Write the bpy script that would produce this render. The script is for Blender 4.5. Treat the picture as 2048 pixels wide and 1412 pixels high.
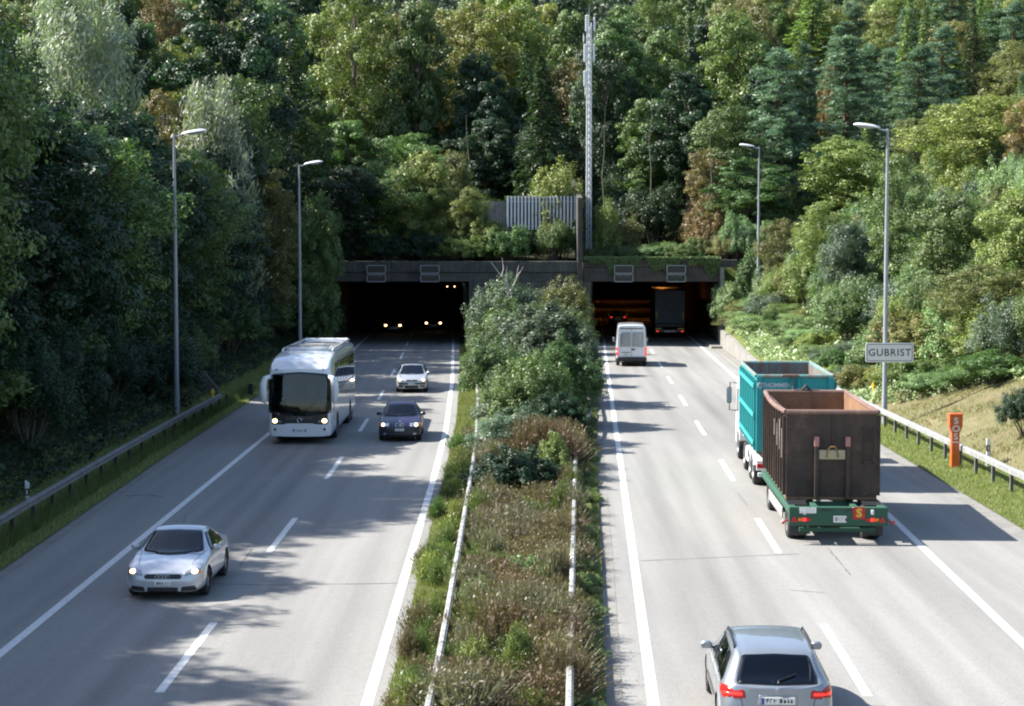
import bpy, bmesh, math, random
import numpy as np
from mathutils import Vector, Matrix
from mathutils.bvhtree import BVHTree

for o in list(bpy.data.objects):
    bpy.data.objects.remove(o)
scene = bpy.context.scene
R = math.radians
rng = np.random.default_rng(7)
random.seed(7)

# ------------------------------------------------------------ camera, sky, sun, exposure
F_PX, CAM_H, HORIZON = 3700.0, 7.9, 490.0
cam_d = bpy.data.cameras.new('camera')
cam = bpy.data.objects.new('camera', cam_d)
scene.collection.objects.link(cam)
cam.location = (0, 0, CAM_H)
cam.rotation_euler = (R(90) - math.atan((706 - HORIZON) / F_PX), 0, 0)
cam_d.sensor_width = 36.0
cam_d.lens = 36.0 * F_PX / 2048.0
cam_d.clip_start = 0.5
cam_d.clip_end = 3000
scene.camera = cam

SUN_EL = R(43)
SUN_TRAVEL = Vector((0.978, -0.21, 0)).normalized()      # where the light goes, seen from above
world = bpy.data.worlds.new('World')
scene.world = world
world.use_nodes = True
wn = world.node_tree
sky = wn.nodes.new('ShaderNodeTexSky')
sky.sky_type = 'NISHITA'
sky.sun_disc = False
sky.sun_elevation = SUN_EL
toward = -SUN_TRAVEL
sky.sun_rotation = math.atan2(toward.x, toward.y)
sky.air_density = 1.0
sky.dust_density = 1.0
bg = wn.nodes['Background']
bg.inputs['Strength'].default_value = 0.092
wn.links.new(sky.outputs[0], bg.inputs[0])
sun_d = bpy.data.lights.new('sun', 'SUN')
sun_d.energy = 5.0
sun_d.angle = R(0.53)
sun_d.color = (1.0, 0.955, 0.88)
sun = bpy.data.objects.new('sun', sun_d)
scene.collection.objects.link(sun)
ldir = Vector((SUN_TRAVEL.x * math.cos(SUN_EL), SUN_TRAVEL.y * math.cos(SUN_EL), -math.sin(SUN_EL)))
sun.rotation_euler = ldir.to_track_quat('-Z', 'Y').to_euler()
sun.location = (-60, 20, 60)
vs = scene.view_settings
vs.view_transform = 'Standard'
vs.look = 'None'
vs.gamma = 1.0
vs.use_curve_mapping = False
vs.exposure = 1.48
scene.display_settings.display_device = 'sRGB'
scene.render.engine = 'CYCLES'
cy = scene.cycles
cy.max_bounces = 6
cy.diffuse_bounces = 3
cy.glossy_bounces = 3
cy.transmission_bounces = 4
cy.transparent_max_bounces = 8
cy.use_denoising = True
cy.sample_clamp_indirect = 6.0
cy.pixel_filter_type = 'BLACKMAN_HARRIS'
cy.filter_width = 2.1
try:
    cy.denoiser = 'OPENIMAGEDENOISE'
    cy.denoising_input_passes = 'RGB_ALBEDO_NORMAL'
except Exception:
    pass

# ------------------------------------------------------------ helpers
def G(px, py, z=0.0):
    """world point at height z that stands under a pixel of the survey picture"""
    p = math.atan((706 - HORIZON) / F_PX)
    dx, dy = (px - 1024) / F_PX, (706 - py) / F_PX
    d = Vector((dx, math.cos(p) + dy * math.sin(p), -math.sin(p) + dy * math.cos(p)))
    t = (z - CAM_H) / d.z
    return Vector((0, 0, CAM_H)) + d * t

def link(o, parent=None):
    scene.collection.objects.link(o)
    if parent is not None:
        o.parent = parent
    return o

def tag(o, label=None, cat=None, group=None, kind=None):
    if label: o['label'] = label
    if cat: o['category'] = cat
    if group: o['group'] = group
    if kind: o['kind'] = kind
    return o

def empty(name, loc=(0, 0, 0), rz=0.0, label=None, cat=None, group=None):
    o = bpy.data.objects.new(name, None)
    o.empty_display_size = 0.3
    link(o)
    o.location = loc
    o.rotation_euler = (0, 0, rz)
    return tag(o, label, cat, group)

def npmesh(name, verts, faces, mats, smooth=False, tint=None, matidx=None):
    """faces: (n,k) int array or list of lists"""
    me = bpy.data.meshes.new(name)
    verts = np.asarray(verts, dtype=np.float32)
    if isinstance(faces, np.ndarray):
        n, k = faces.shape
        me.vertices.add(len(verts))
        me.vertices.foreach_set('co', verts.ravel())
        me.loops.add(n * k)
        me.loops.foreach_set('vertex_index', faces.astype(np.int32).ravel())
        me.polygons.add(n)
        me.polygons.foreach_set('loop_start', np.arange(0, n * k, k, dtype=np.int32))
        me.update(calc_edges=True)
    else:
        me.from_pydata(verts.tolist(), [], faces)
        me.update()
    for m in (mats if isinstance(mats, (list, tuple)) else [mats]):
        me.materials.append(m)
    if smooth:
        me.polygons.foreach_set('use_smooth', np.ones(len(me.polygons), dtype=bool))
    if matidx is not None:
        me.polygons.foreach_set('material_index', np.asarray(matidx, dtype=np.int32))
    if tint is not None:
        a = me.attributes.new('tint', 'FLOAT', 'FACE')
        a.data.foreach_set('value', np.asarray(tint, dtype=np.float32))
    return me

def ob(name, me, parent=None):
    return link(bpy.data.objects.new(name, me), parent)

class MB:
    """collects simple solids that become ONE mesh"""
    def __init__(s):
        s.v, s.f = [], []
    def add(s, v, f):
        b = len(s.v)
        s.v += [tuple(p) for p in v]
        s.f += [tuple(i + b for i in q) for q in f]
        return s
    def box(s, x0, x1, y0, y1, z0, z1, bev=0.0, M=None):
        if bev <= 0:
            v = [(x, y, z) for z in (z0, z1) for y in (y0, y1) for x in (x0, x1)]
            f = [(0, 2, 3, 1), (4, 5, 7, 6), (0, 1, 5, 4), (2, 6, 7, 3), (0, 4, 6, 2), (1, 3, 7, 5)]
        else:
            b = min(bev, (x1 - x0) * .49, (y1 - y0) * .49, (z1 - z0) * .49)
            bm = bmesh.new()
            bmesh.ops.create_cube(bm, size=1.0)
            for q in bm.verts:
                q.co = Vector(((x0 + x1) / 2 + q.co.x * (x1 - x0), (y0 + y1) / 2 + q.co.y * (y1 - y0), (z0 + z1) / 2 + q.co.z * (z1 - z0)))
            bmesh.ops.bevel(bm, geom=list(bm.edges), offset=b, segments=1, affect='EDGES')
            bm.verts.index_update()
            v = [tuple(q.co) for q in bm.verts]
            f = [tuple(q.index for q in p.verts) for p in bm.faces]
            bm.free()
        if M is not None:
            v = [tuple(M @ Vector(p)) for p in v]
        return s.add(v, f)
    def tube(s, pts, rad, n=8, cap=True, up=None):
        pts = [Vector(p) for p in pts]
        if not isinstance(rad, (list, tuple)): rad = [rad] * len(pts)
        base = len(s.v)
        t0 = (pts[1] - pts[0]).normalized()
        ref = Vector(up) if up else (Vector((0, 0, 1)) if abs(t0.z) < .9 else Vector((1, 0, 0)))
        for i, p in enumerate(pts):
            t = (pts[min(i + 1, len(pts) - 1)] - pts[max(i - 1, 0)]).normalized()
            a = t.cross(ref).normalized()
            b = t.cross(a).normalized()
            for k in range(n):
                th = 2 * math.pi * k / n
                s.v.append(tuple(p + (a * math.cos(th) + b * math.sin(th)) * rad[i]))
        for i in range(len(pts) - 1):
            for k in range(n):
                k2 = (k + 1) % n
                s.f.append((base + i * n + k, base + i * n + k2, base + (i + 1) * n + k2, base + (i + 1) * n + k))
        if cap:
            s.f.append(tuple(base + k for k in range(n))[::-1])
            s.f.append(tuple(base + (len(pts) - 1) * n + k for k in range(n)))
        return s
    def lathe(s, prof, n=24, axis='z', c=(0, 0, 0)):
        """prof: list of (r, h)"""
        base = len(s.v)
        for r, h in prof:
            for k in range(n):
                th = 2 * math.pi * k / n
                a, b = r * math.cos(th), r * math.sin(th)
                p = (a, b, h) if axis == 'z' else ((h, a, b) if axis == 'x' else (a, h, b))
                s.v.append((p[0] + c[0], p[1] + c[1], p[2] + c[2]))
        for i in range(len(prof) - 1):
            for k in range(n):
                k2 = (k + 1) % n
                s.f.append((base + i * n + k, base + i * n + k2, base + (i + 1) * n + k2, base + (i + 1) * n + k))
        return s
    def prism(s, poly, h0, h1, axis='y'):
        """poly: 2-D outline; axis: extrusion axis"""
        n = len(poly)
        def P(a, b, h):
            return (a, h, b) if axis == 'y' else ((h, a, b) if axis == 'x' else (a, b, h))
        b = len(s.v)
        s.v += [P(a, c, h0) for a, c in poly] + [P(a, c, h1) for a, c in poly]
        s.f.append(tuple(b + i for i in range(n)))
        s.f.append(tuple(b + n + i for i in range(n))[::-1])
        for i in range(n):
            j = (i + 1) % n
            s.f.append((b + i, b + n + i, b + n + j, b + j))
        return s
    def build(s, name, mat, parent=None, smooth=False, recalc=True):
        me = bpy.data.meshes.new(name)
        me.from_pydata(s.v, [], s.f)
        if recalc:
            bm = bmesh.new(); bm.from_mesh(me)
            bmesh.ops.recalc_face_normals(bm, faces=bm.faces)
            bm.to_mesh(me); bm.free()
        me.update()
        me.materials.append(mat)
        if smooth:
            me.polygons.foreach_set('use_smooth', np.ones(len(me.polygons), dtype=bool))
            try: me.set_sharp_from_angle(angle=R(40))
            except Exception: pass
        return ob(name, me, parent)

def share(name, me, parent, loc=(0, 0, 0), rot=(0, 0, 0), scale=(1, 1, 1)):
    o = ob(name, me, parent)
    o.location = loc; o.rotation_euler = rot; o.scale = scale
    return o

def text_obj(name, body, size, mat, parent, M, depth=0.0, sx=1.0, bold=0.0, spacing=1.0, align='CENTER'):
    cu = bpy.data.curves.new(name, 'FONT')
    cu.body = body; cu.size = size; cu.align_x = align; cu.align_y = 'CENTER'
    cu.extrude = depth; cu.offset = bold; cu.space_character = spacing
    cu.resolution_u = 3
    tmp = bpy.data.objects.new('tmp', cu)
    scene.collection.objects.link(tmp)
    dg = bpy.context.evaluated_depsgraph_get()
    me = bpy.data.meshes.new_from_object(tmp.evaluated_get(dg))
    scene.collection.objects.unlink(tmp)
    bpy.data.objects.remove(tmp)
    me.transform(M @ Matrix.Diagonal((sx, 1, 1, 1)))
    me.materials.clear(); me.materials.append(mat)
    return ob(name, me, parent)

MXZ = Matrix.Rotation(R(90), 4, 'X')                      # text that faces -y (read from behind a car going away)
MXZ_F = Matrix.Rotation(R(180), 4, 'Z') @ MXZ            # text that faces +y

# ------------------------------------------------------------ materials
def mat_new(name):
    m = bpy.data.materials.new(name); m.use_nodes = True
    nt = m.node_tree
    return m, nt, nt.nodes['Principled BSDF']

def noise(nt, scale, detail=4, rough=.6, coord='Object', vec_scale=None):
    tc = nt.nodes.new('ShaderNodeTexCoord')
    no = nt.nodes.new('ShaderNodeTexNoise')
    no.inputs['Scale'].default_value = scale
    no.inputs['Detail'].default_value = detail
    no.inputs['Roughness'].default_value = rough
    src = tc.outputs[coord]
    if vec_scale:
        mp = nt.nodes.new('ShaderNodeMapping')
        mp.inputs['Scale'].default_value = vec_scale
        nt.links.new(src, mp.inputs[0]); src = mp.outputs[0]
    nt.links.new(src, no.inputs['Vector'])
    return no.outputs['Fac']

def ramp(nt, fac, stops):
    r = nt.nodes.new('ShaderNodeValToRGB')
    el = r.color_ramp.elements
    while len(el) < len(stops): el.new(0.5)
    for e, (p, c) in zip(el, stops):
        e.position = p
        e.color = (c[0], c[1], c[2], 1) if hasattr(c, '__len__') else (c, c, c, 1)
    nt.links.new(fac, r.inputs[0])
    return r.outputs[0]

def mixc(nt, a, b, fac, mode='MIX'):
    m = nt.nodes.new('ShaderNodeMix'); m.data_type = 'RGBA'; m.blend_type = mode
    for sock, v in ((m.inputs[6], a), (m.inputs[7], b), (m.inputs[0], fac)):
        if hasattr(v, 'default_value') or hasattr(v, 'links'): nt.links.new(v, sock)
        elif isinstance(v, (int, float)): sock.default_value = v
        else: sock.default_value = (*v, 1)
    return m.outputs[2]

def bump(nt, bs, h, strength=.3, dist=.02):
    b = nt.nodes.new('ShaderNodeBump')
    b.inputs['Strength'].default_value = strength
    b.inputs['Distance'].default_value = dist
    nt.links.new(h, b.inputs['Height']); nt.links.new(b.outputs[0], bs.inputs['Normal'])

def plain(name, col, rough=.5, metal=0.0, coat=0.0, var=.12, nscale=6.0, spec=.5):
    """paint or plastic with faint dirt variation"""
    m, nt, bs = mat_new(name)
    f = noise(nt, nscale, 5, .65)
    lo = tuple(c * (1 - var) for c in col); hi = tuple(min(1, c * (1 + var * .6)) for c in col)
    nt.links.new(ramp(nt, f, [(.3, lo), (.7, hi)]), bs.inputs['Base Color'])
    bs.inputs['Roughness'].default_value = rough
    bs.inputs['Metallic'].default_value = metal
    bs.inputs['Coat Weight'].default_value = coat
    bs.inputs['Coat Roughness'].default_value = .05
    bs.inputs['Specular IOR Level'].default_value = spec
    return m

def glow(name, col, strength):
    m, nt, bs = mat_new(name)
    bs.inputs['Base Color'].default_value = (*col, 1)
    bs.inputs['Emission Color'].default_value = (*col, 1)
    bs.inputs['Emission Strength'].default_value = strength
    bs.inputs['Roughness'].default_value = .2
    return m

def glassy(name, tint, trans=.35, rough=.03):
    """car window: a tinted see-through pane that also mirrors"""
    m, nt, bs = mat_new(name)
    nt.nodes.remove(bs)
    out = nt.nodes['Material Output']
    tr = nt.nodes.new('ShaderNodeBsdfTransparent'); tr.inputs[0].default_value = (*tint, 1)
    gl = nt.nodes.new('ShaderNodeBsdfGlossy'); gl.inputs['Roughness'].default_value = rough
    gl.inputs[0].default_value = (.9, .95, 1, 1)
    fr = nt.nodes.new('ShaderNodeFresnel'); fr.inputs[0].default_value = 1.62
    mx = nt.nodes.new('ShaderNodeMixShader')
    nt.links.new(fr.outputs[0], mx.inputs[0]); nt.links.new(tr.outputs[0], mx.inputs[1]); nt.links.new(gl.outputs[0], mx.inputs[2])
    nt.links.new(mx.outputs[0], out.inputs['Surface'])
    return m

MID = {}
def leafmat(name, dark, mid, light, trans=.3, rough=.5, hue=.02, val=.35, spec=.4, by_object=False):
    MID[name] = mid
    m, nt, bs = mat_new(name)
    out = nt.nodes['Material Output']
    at = nt.nodes.new('ShaderNodeAttribute'); at.attribute_name = 'tint'
    c = ramp(nt, at.outputs['Fac'], [(0, dark), (.5, mid), (1, light)])
    oi = nt.nodes.new('ShaderNodeObjectInfo')
    if by_object: c = mixc(nt, c, oi.outputs['Color'], 1.0, 'MULTIPLY')
    hs = nt.nodes.new('ShaderNodeHueSaturation')
    def mr(a, b, src):
        q = nt.nodes.new('ShaderNodeMapRange')
        q.inputs[3].default_value = a; q.inputs[4].default_value = b
        nt.links.new(src, q.inputs[0]); return q.outputs[0]
    nt.links.new(mr(.5 - hue, .5 + hue, oi.outputs['Random']), hs.inputs['Hue'])
    mu = nt.nodes.new('ShaderNodeMath'); mu.operation = 'MULTIPLY'; mu.inputs[1].default_value = 7.31
    fr = nt.nodes.new('ShaderNodeMath'); fr.operation = 'FRACT'
    nt.links.new(oi.outputs['Random'], mu.inputs[0]); nt.links.new(mu.outputs[0], fr.inputs[0])
    nt.links.new(mr(1 - val * .6, 1 + val * .6, fr.outputs[0]), hs.inputs['Value'])
    nt.links.new(c, hs.inputs['Color'])
    col = hs.outputs[0]
    nt.links.new(col, bs.inputs['Base Color'])
    bs.inputs['Roughness'].default_value = rough
    bs.inputs['Specular IOR Level'].default_value = spec
    tl = nt.nodes.new('ShaderNodeBsdfTranslucent')
    tcol = mixc(nt, col, (1.0, 1.25, .55), 1.0, 'MULTIPLY')
    nt.links.new(tcol, tl.inputs[0])
    mx = nt.nodes.new('ShaderNodeMixShader'); mx.inputs[0].default_value = trans
    nt.links.new(bs.outputs[0], mx.inputs[1]); nt.links.new(tl.outputs[0], mx.inputs[2])
    nt.links.new(mx.outputs[0], out.inputs['Surface'])
    return m

def asphalt_mat():
    m, nt, bs = mat_new('asphalt')
    big = noise(nt, .12, 5, .6, vec_scale=(2.2, .35, 1))
    lng = noise(nt, 1.0, 3, .5, vec_scale=(1.6, .03, 1))
    fine = noise(nt, 26, 3, .75)
    mid = noise(nt, 5, 6, .75)
    a = ramp(nt, big, [(.3, (.205, .200, .190)), (.7, (.262, .257, .245))])
    b = mixc(nt, a, ramp(nt, lng, [(.3, .82), (.7, 1.08)]), .8, 'MULTIPLY')
    c = mixc(nt, b, ramp(nt, mid, [(.25, .8), (.75, 1.16)]), .6, 'MULTIPLY')
    d = mixc(nt, c, ramp(nt, fine, [(.3, .60), (.7, 1.30)]), .8, 'MULTIPLY')
    at = nt.nodes.new('ShaderNodeAttribute'); at.attribute_name = 'track'
    d = mixc(nt, d, ramp(nt, at.outputs['Fac'], [(0, 1.05), (1, .80)]), 1.0, 'MULTIPLY')
    nt.links.new(d, bs.inputs['Base Color'])
    bs.inputs['Roughness'].default_value = .78
    bs.inputs['Specular IOR Level'].default_value = .35
    bump(nt, bs, fine, .5, .006)
    return m

def linepaint_mat():
    m, nt, bs = mat_new('road_paint')
    f = noise(nt, 9, 6, .8)
    g = noise(nt, 60, 3, .7)
    a = ramp(nt, f, [(.28, (.40, .40, .39)), (.5, (.68, .68, .66)), (.8, (.78, .78, .76))])
    b = mixc(nt, a, ramp(nt, g, [(.3, .7), (.6, 1.0)]), .5, 'MULTIPLY')
    nt.links.new(b, bs.inputs['Base Color'])
    bs.inputs['Roughness'].default_value = .6
    return m

def concrete_mat(name, lo, hi, streak=True):
    m, nt, bs = mat_new(name)
    f = noise(nt, 1.2, 8, .7)
    s = noise(nt, 3.0, 4, .6, vec_scale=(2.5, 2.5, .12))
    g = noise(nt, 30, 3, .7)
    a = ramp(nt, f, [(.3, lo), (.7, hi)])
    b = mixc(nt, a, ramp(nt, s, [(.35, .5), (.62, 1.05)]), .75 if streak else .2, 'MULTIPLY')
    c = mixc(nt, b, ramp(nt, g, [(.3, .8), (.7, 1.1)]), .5, 'MULTIPLY')
    nt.links.new(c, bs.inputs['Base Color'])
    bs.inputs['Roughness'].default_value = .85
    bump(nt, bs, g, .3, .01)
    return m

def soil_mat(name, cols, scale=.6):
    m, nt, bs = mat_new(name)
    f = noise(nt, scale, 8, .75)
    g = noise(nt, 14, 6, .75)
    a = ramp(nt, f, [(.3, cols[0]), (.5, cols[1]), (.7, cols[2])])
    b = mixc(nt, a, ramp(nt, g, [(.25, .45), (.75, 1.35)]), .85, 'MULTIPLY')
    nt.links.new(b, bs.inputs['Base Color'])
    bs.inputs['Roughness'].default_value = .95
    bs.inputs['Specular IOR Level'].default_value = .15
    bump(nt, bs, g, .8, .08)
    return m

def bark_mat(name, lo, hi):
    m, nt, bs = mat_new(name)
    f = noise(nt, 5, 6, .7, vec_scale=(3, 3, .6))
    nt.links.new(ramp(nt, f, [(.3, lo), (.7, hi)]), bs.inputs['Base Color'])
    bs.inputs['Roughness'].default_value = .9
    bump(nt, bs, f, .6, .03)
    return m

def rust_mat(name, paint, amount, dark=(.06, .035, .025), rust=(.16, .075, .035), light=(.33, .17, .08)):
    m, nt, bs = mat_new(name)
    f = noise(nt, .9, 8, .7)
    s = noise(nt, 2.2, 6, .7, vec_scale=(3, 3, .3))
    g = noise(nt, 18, 5, .7)
    r = mixc(nt, ramp(nt, f, [(.3, dark), (.55, rust), (.8, light)]), ramp(nt, g, [(.3, .6), (.7, 1.3)]), .8, 'MULTIPLY')
    k = ramp(nt, s, [(1 - amount - .1, 0.0), (1 - amount + .06, 1.0)])
    c = mixc(nt, paint, r, k)
    nt.links.new(c, bs.inputs['Base Color'])
    bs.inputs['Roughness'].default_value = .7
    bump(nt, bs, g, .3, .01)
    return m

def carpaint(name, col, metal=.6, rough=.35, coat=1.0):
    m, nt, bs = mat_new(name)
    f = noise(nt, 2.0, 4, .6)
    lo = tuple(c * .9 for c in col)
    nt.links.new(ramp(nt, f, [(.3, lo), (.7, col)]), bs.inputs['Base Color'])
    bs.inputs['Metallic'].default_value = metal
    bs.inputs['Roughness'].default_value = rough
    bs.inputs['Coat Weight'].default_value = coat
    bs.inputs['Coat Roughness'].default_value = .04
    return m

M = {}
M['asphalt'] = asphalt_mat()
M['paint'] = linepaint_mat()
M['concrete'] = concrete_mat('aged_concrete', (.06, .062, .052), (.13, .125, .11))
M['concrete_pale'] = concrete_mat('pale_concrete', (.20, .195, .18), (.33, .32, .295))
M['concrete_dark'] = concrete_mat('sooty_shaded_concrete', (.045, .04, .036), (.11, .10, .09))  # on the left portal slabs this dark tone paints in tree shade
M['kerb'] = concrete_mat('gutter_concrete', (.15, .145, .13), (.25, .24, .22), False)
M['tar'] = plain('tar', (.03, .03, .03), .6, nscale=20)
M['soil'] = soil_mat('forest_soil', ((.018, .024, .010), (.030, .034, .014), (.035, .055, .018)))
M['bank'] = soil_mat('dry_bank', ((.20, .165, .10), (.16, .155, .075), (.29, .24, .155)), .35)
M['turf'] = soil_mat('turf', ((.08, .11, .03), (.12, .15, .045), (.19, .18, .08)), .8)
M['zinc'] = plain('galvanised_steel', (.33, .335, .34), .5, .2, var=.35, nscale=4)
M['zinc_old_shaded'] = plain('weathered_shaded_steel', (.17, .17, .17), .7, .1, var=.35, nscale=3)  # weathered steel, darkened further to carry tree shade on the left guard rail
M['post_dark'] = plain('shaded_dark_post', (.06, .055, .05), .8, var=.3)  # tree shade over the left rail posts, put into their colour
M['rail'] = plain('weathered_rail', (.30, .30, .295), .65, .0, var=.6, nscale=4)
M['pole'] = plain('pole_paint', (.30, .32, .35), .5, .1)
M['white'] = plain('white_paint', (.70, .71, .73), .4, coat=.2, var=.1)
M['lampshell'] = plain('lamp_shell', (.74, .75, .77), .35, var=.05)
M['lens'] = plain('lamp_lens', (.35, .35, .34), .15)
M['signwhite'] = plain('sign_white', (.74, .74, .73), .4, var=.05)
M['signblack'] = plain('sign_black', (.02, .02, .02), .4)
M['panelblack'] = plain('panel_black', (.012, .013, .015), .35)
M['sos'] = plain('orange_enamel', (.62, .11, .015), .4, coat=.2, var=.12)
M['rubber'] = plain('tyre_rubber', (.022, .022, .023), .8, nscale=15)
M['black'] = plain('black_plastic', (.018, .018, .02), .45)
M['interior'] = plain('dark_interior', (.03, .032, .036), .8)
M['seat'] = plain('grey_seat', (.10, .10, .11), .8)
M['alloy'] = plain('alloy_wheel', (.46, .47, .49), .35, .7)
M['chrome'] = plain('chrome', (.75, .76, .78), .12, 1.0, var=.03)
M['glass'] = glassy('window_glass', (.22, .29, .31))
M['glass_dark'] = glassy('dark_window_glass', (.10, .12, .13))
M['headlamp_on'] = glow('lit_headlamp', (1.0, .66, .34), 2.6)
M['headlamp_far'] = glow('lit_headlamp_far', (1.0, .60, .26), 3.5)
M['lampglass'] = plain('clear_lamp_glass', (.32, .34, .37), .1, .4)
M['amber'] = plain('amber_lens', (.75, .20, .02), .2)
M['red'] = plain('red_lens', (.42, .015, .015), .2)
M['red_on'] = glow('lit_tail_lamp', (.8, .03, .02), .55)
M['plate'] = plain('number_plate', (.72, .72, .70), .4)
M['plateblue'] = plain('plate_blue', (.03, .07, .35), .4)
M['cloth_white'] = plain('white_shirt', (.62, .66, .70), .8)
M['cloth_dark'] = plain('dark_cloth', (.04, .05, .08), .8)
M['skin'] = plain('skin', (.45, .27, .19), .55)
M['hair'] = plain('dark_hair', (.035, .025, .02), .7)
M['bark'] = bark_mat('grey_bark', (.06, .05, .04), (.17, .145, .12))
M['bark_red'] = bark_mat('pine_bark', (.06, .035, .025), (.16, .09, .06))
M['bark_pale'] = bark_mat('bare_wood', (.38, .35, .31), (.55, .52, .47))
# ============================================================ the lie of the land
def I(y, tab):
    ys, xs = zip(*tab)
    return np.interp(y, ys, xs)
T_DL = [(-60, -6.2), (35, -6.24), (65, -6.3), (81, -6.5), (97, -6.9), (133, -7.9), (146, -8.35), (170, -9.1), (330, -12.9), (520, -19)]
T_ML = [(-60, -2.45), (32, -2.5), (62, -2.65), (80, -2.85), (108, -3.5), (146, -4.65), (170, -5.4), (330, -9.2), (520, -15.3)]
T_SL = [(-60, -9.85), (35.6, -9.9), (77, -10.2), (97, -10.6), (133, -11.7), (146, -12.15), (330, -16.7), (520, -22.8)]
T_EL = [(-60, -12.3), (45, -12.4), (68, -12.9), (97, -13.3), (120, -13.7), (146, -14.1), (330, -18.7), (520, -24.8)]
T_ME = [(-60, -2.1), (31.7, -2.15), (62, -2.3), (80, -2.45), (108, -3.05), (146, -4.15), (330, -8.7), (520, -14.8)]
T_RM = [(-60, -1.5), (31.7, 1.62), (44.3, 2.17), (71.3, 3.25), (108, 5.05), (146, 6.6), (330, 14.4), (520, 22.5)]
T_RL = [(-60, -1.3), (31.7, 2.45), (71, 4.12), (121.8, 6.25), (146, 7.3), (330, 15.1), (520, 23.2)]
T_RD = [(-60, 2.3), (34.8, 6.36), (64.7, 7.56), (93.7, 8.7), (122.8, 9.83), (146, 10.75), (330, 18.4), (520, 26.5)]
T_RR = [(-60, 6.2), (36.5, 10.15), (53, 11.0), (146, 14.8), (330, 22.2), (520, 30.2)]
T_RE = [(-60, 12.4), (40, 13.9), (51, 14.2), (72, 14.6), (100, 15.1), (122, 15.3), (146, 16.25), (330, 23.7), (520, 31.7)]

def sm(a, b, t):
    t = np.clip((t - a) / (b - a), 0, 1)
    return t * t * (3 - 2 * t)

def wob(x, y, s=1.0, k=0.0):
    return (np.sin(x * .53 * s + k) * np.cos(y * .41 * s + 1.3 + k) + .6 * np.sin(x * 1.27 * s + y * .93 * s + k)
            + .3 * np.sin(x * 2.9 * s - y * 2.3 * s + 2 * k))

def hill_z(x, y):
    base = 6.6 + np.clip(y - 150, 0, 70) * .12 + np.clip(y - 220, 0, 600) * .215
    rise = sm(12, 55, x - .05 * (y - 146)) * (3.0 + 6 * sm(150, 240, y)) + sm(-12, -50, x) * 5.0
    return base + rise + wob(x, y, .25) * .8 * sm(148, 175, y)

def T(x, y):
    x = np.asarray(x, dtype=float); y = np.asarray(y, dtype=float)
    eL, eR = I(y, T_EL), I(y, T_RE)
    # left cutting slope
    dl = np.clip(eL - 1.9 - x, 0, None)
    sl = .42 + .5 * sm(112, 146, y)
    hl = np.minimum(dl * sl, 7.0 + np.clip(dl - 8, 0, None) * .16)
    # right cutting slope, held by a low wall near the portal
    wb = 1.25 * sm(104, 141, y)
    off = 2.3 * (1 - sm(96, 118, y)) + .35 * sm(96, 118, y)
    dr = np.clip(x - eR - off, 0, None)
    sr = .42 + .13 * sm(70, 140, y)
    hr = np.where(x > eR + off, wb, 0) + np.minimum(dr * sr, 9.0 + np.clip(dr - 14, 0, None) * .12)
    h = np.where(x < (eL + eR) / 2, hl, hr)
    f = sm(138, 152, y) * (np.clip(np.minimum(dl, 8) / 8, 0, 1) + np.clip(np.minimum(dr, 6) / 6, 0, 1))
    hz = hill_z(x, y)
    h = np.where(y > 146.9, np.maximum(h, hz), h * (1 - f) + np.maximum(h, hz) * f)
    rough = np.where((dl > .8) | (dr > .8), .12, .0)
    return h + rough * wob(x, y, 1.0, .7) + .03

def ribbon(ys, cols, zf):
    """cols: list of functions x(y); rows along ys"""
    X = np.array([[c(y) for c in cols] for y in ys])
    Y = np.repeat(np.array(ys)[:, None], len(cols), 1)
    Z = zf(X, Y)
    V = np.stack([X, Y, Z], -1).reshape(-1, 3)
    n, k = len(ys), len(cols)
    i = np.arange(n - 1)[:, None] * k + np.arange(k - 1)[None]
    Fq = np.stack([i, i + 1, i + k + 1, i + k], -1).reshape(-1, 4)
    return V, Fq

YS = list(np.arange(-60, 30, 6.0)) + list(np.arange(30, 147.1, 1.3)) 
YS[-1] = 147.0
offs = [0, .25, .5, .8, 1.2, 1.6, 2.0, 2.4, 2.9, 3.5, 4.2, 5, 6, 7, 8.2, 9.5, 11, 13, 15, 18, 22, 27, 34, 44, 60, 90, 140]
V, Fq = ribbon(YS, [(lambda y, d=d: I(y, T_EL) - d) for d in offs][::-1], lambda X, Y: T(X, Y))
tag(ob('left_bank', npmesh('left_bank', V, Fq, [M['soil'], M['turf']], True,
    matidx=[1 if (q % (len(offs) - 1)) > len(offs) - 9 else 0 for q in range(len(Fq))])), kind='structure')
offs2 = [0, .25, .5, .8, 1.2, 1.6, 2.0, 2.25, 2.6, 3.0, 3.5, 4.2, 5, 6, 7, 8.2, 9.5, 11, 13, 15, 18, 22, 27, 34, 44, 60, 90, 140]
V, Fq = ribbon(YS, [(lambda y, d=d: I(y, T_RE) + d) for d in offs2], lambda X, Y: T(X, Y))
tag(ob('right_bank', npmesh('right_bank', V, Fq, [M['turf'], M['bank']], True,
    matidx=[0 if (q % (len(offs2) - 1)) < 8 else 1 for q in range(len(Fq))])), kind='structure')
V, Fq = ribbon(YS, [(lambda y, a=a: I(y, T_ME) * (1 - a) + I(y, T_RM) * a) for a in np.linspace(0, 1, 9)],
               lambda X, Y: .04 + .10 * np.clip(wob(X, Y, 1.6), 0, 1))
tag(ob('median_ground', npmesh('median_ground', V, Fq, M['turf'], True)), kind='structure')
hy = np.concatenate([np.arange(147.0, 200, 2.5), np.arange(200, 700, 12)])
hx = np.concatenate([np.arange(-260, -40, 12), np.arange(-40, 60, 2.5), np.arange(60, 320, 12)])
XX, YY = np.meshgrid(hx, hy)
V = np.stack([XX, YY, np.maximum(T(XX, YY), hill_z(XX, YY))], -1).reshape(-1, 3)
k = len(hx); i = np.arange(len(hy) - 1)[:, None] * k + np.arange(k - 1)[None]
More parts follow.
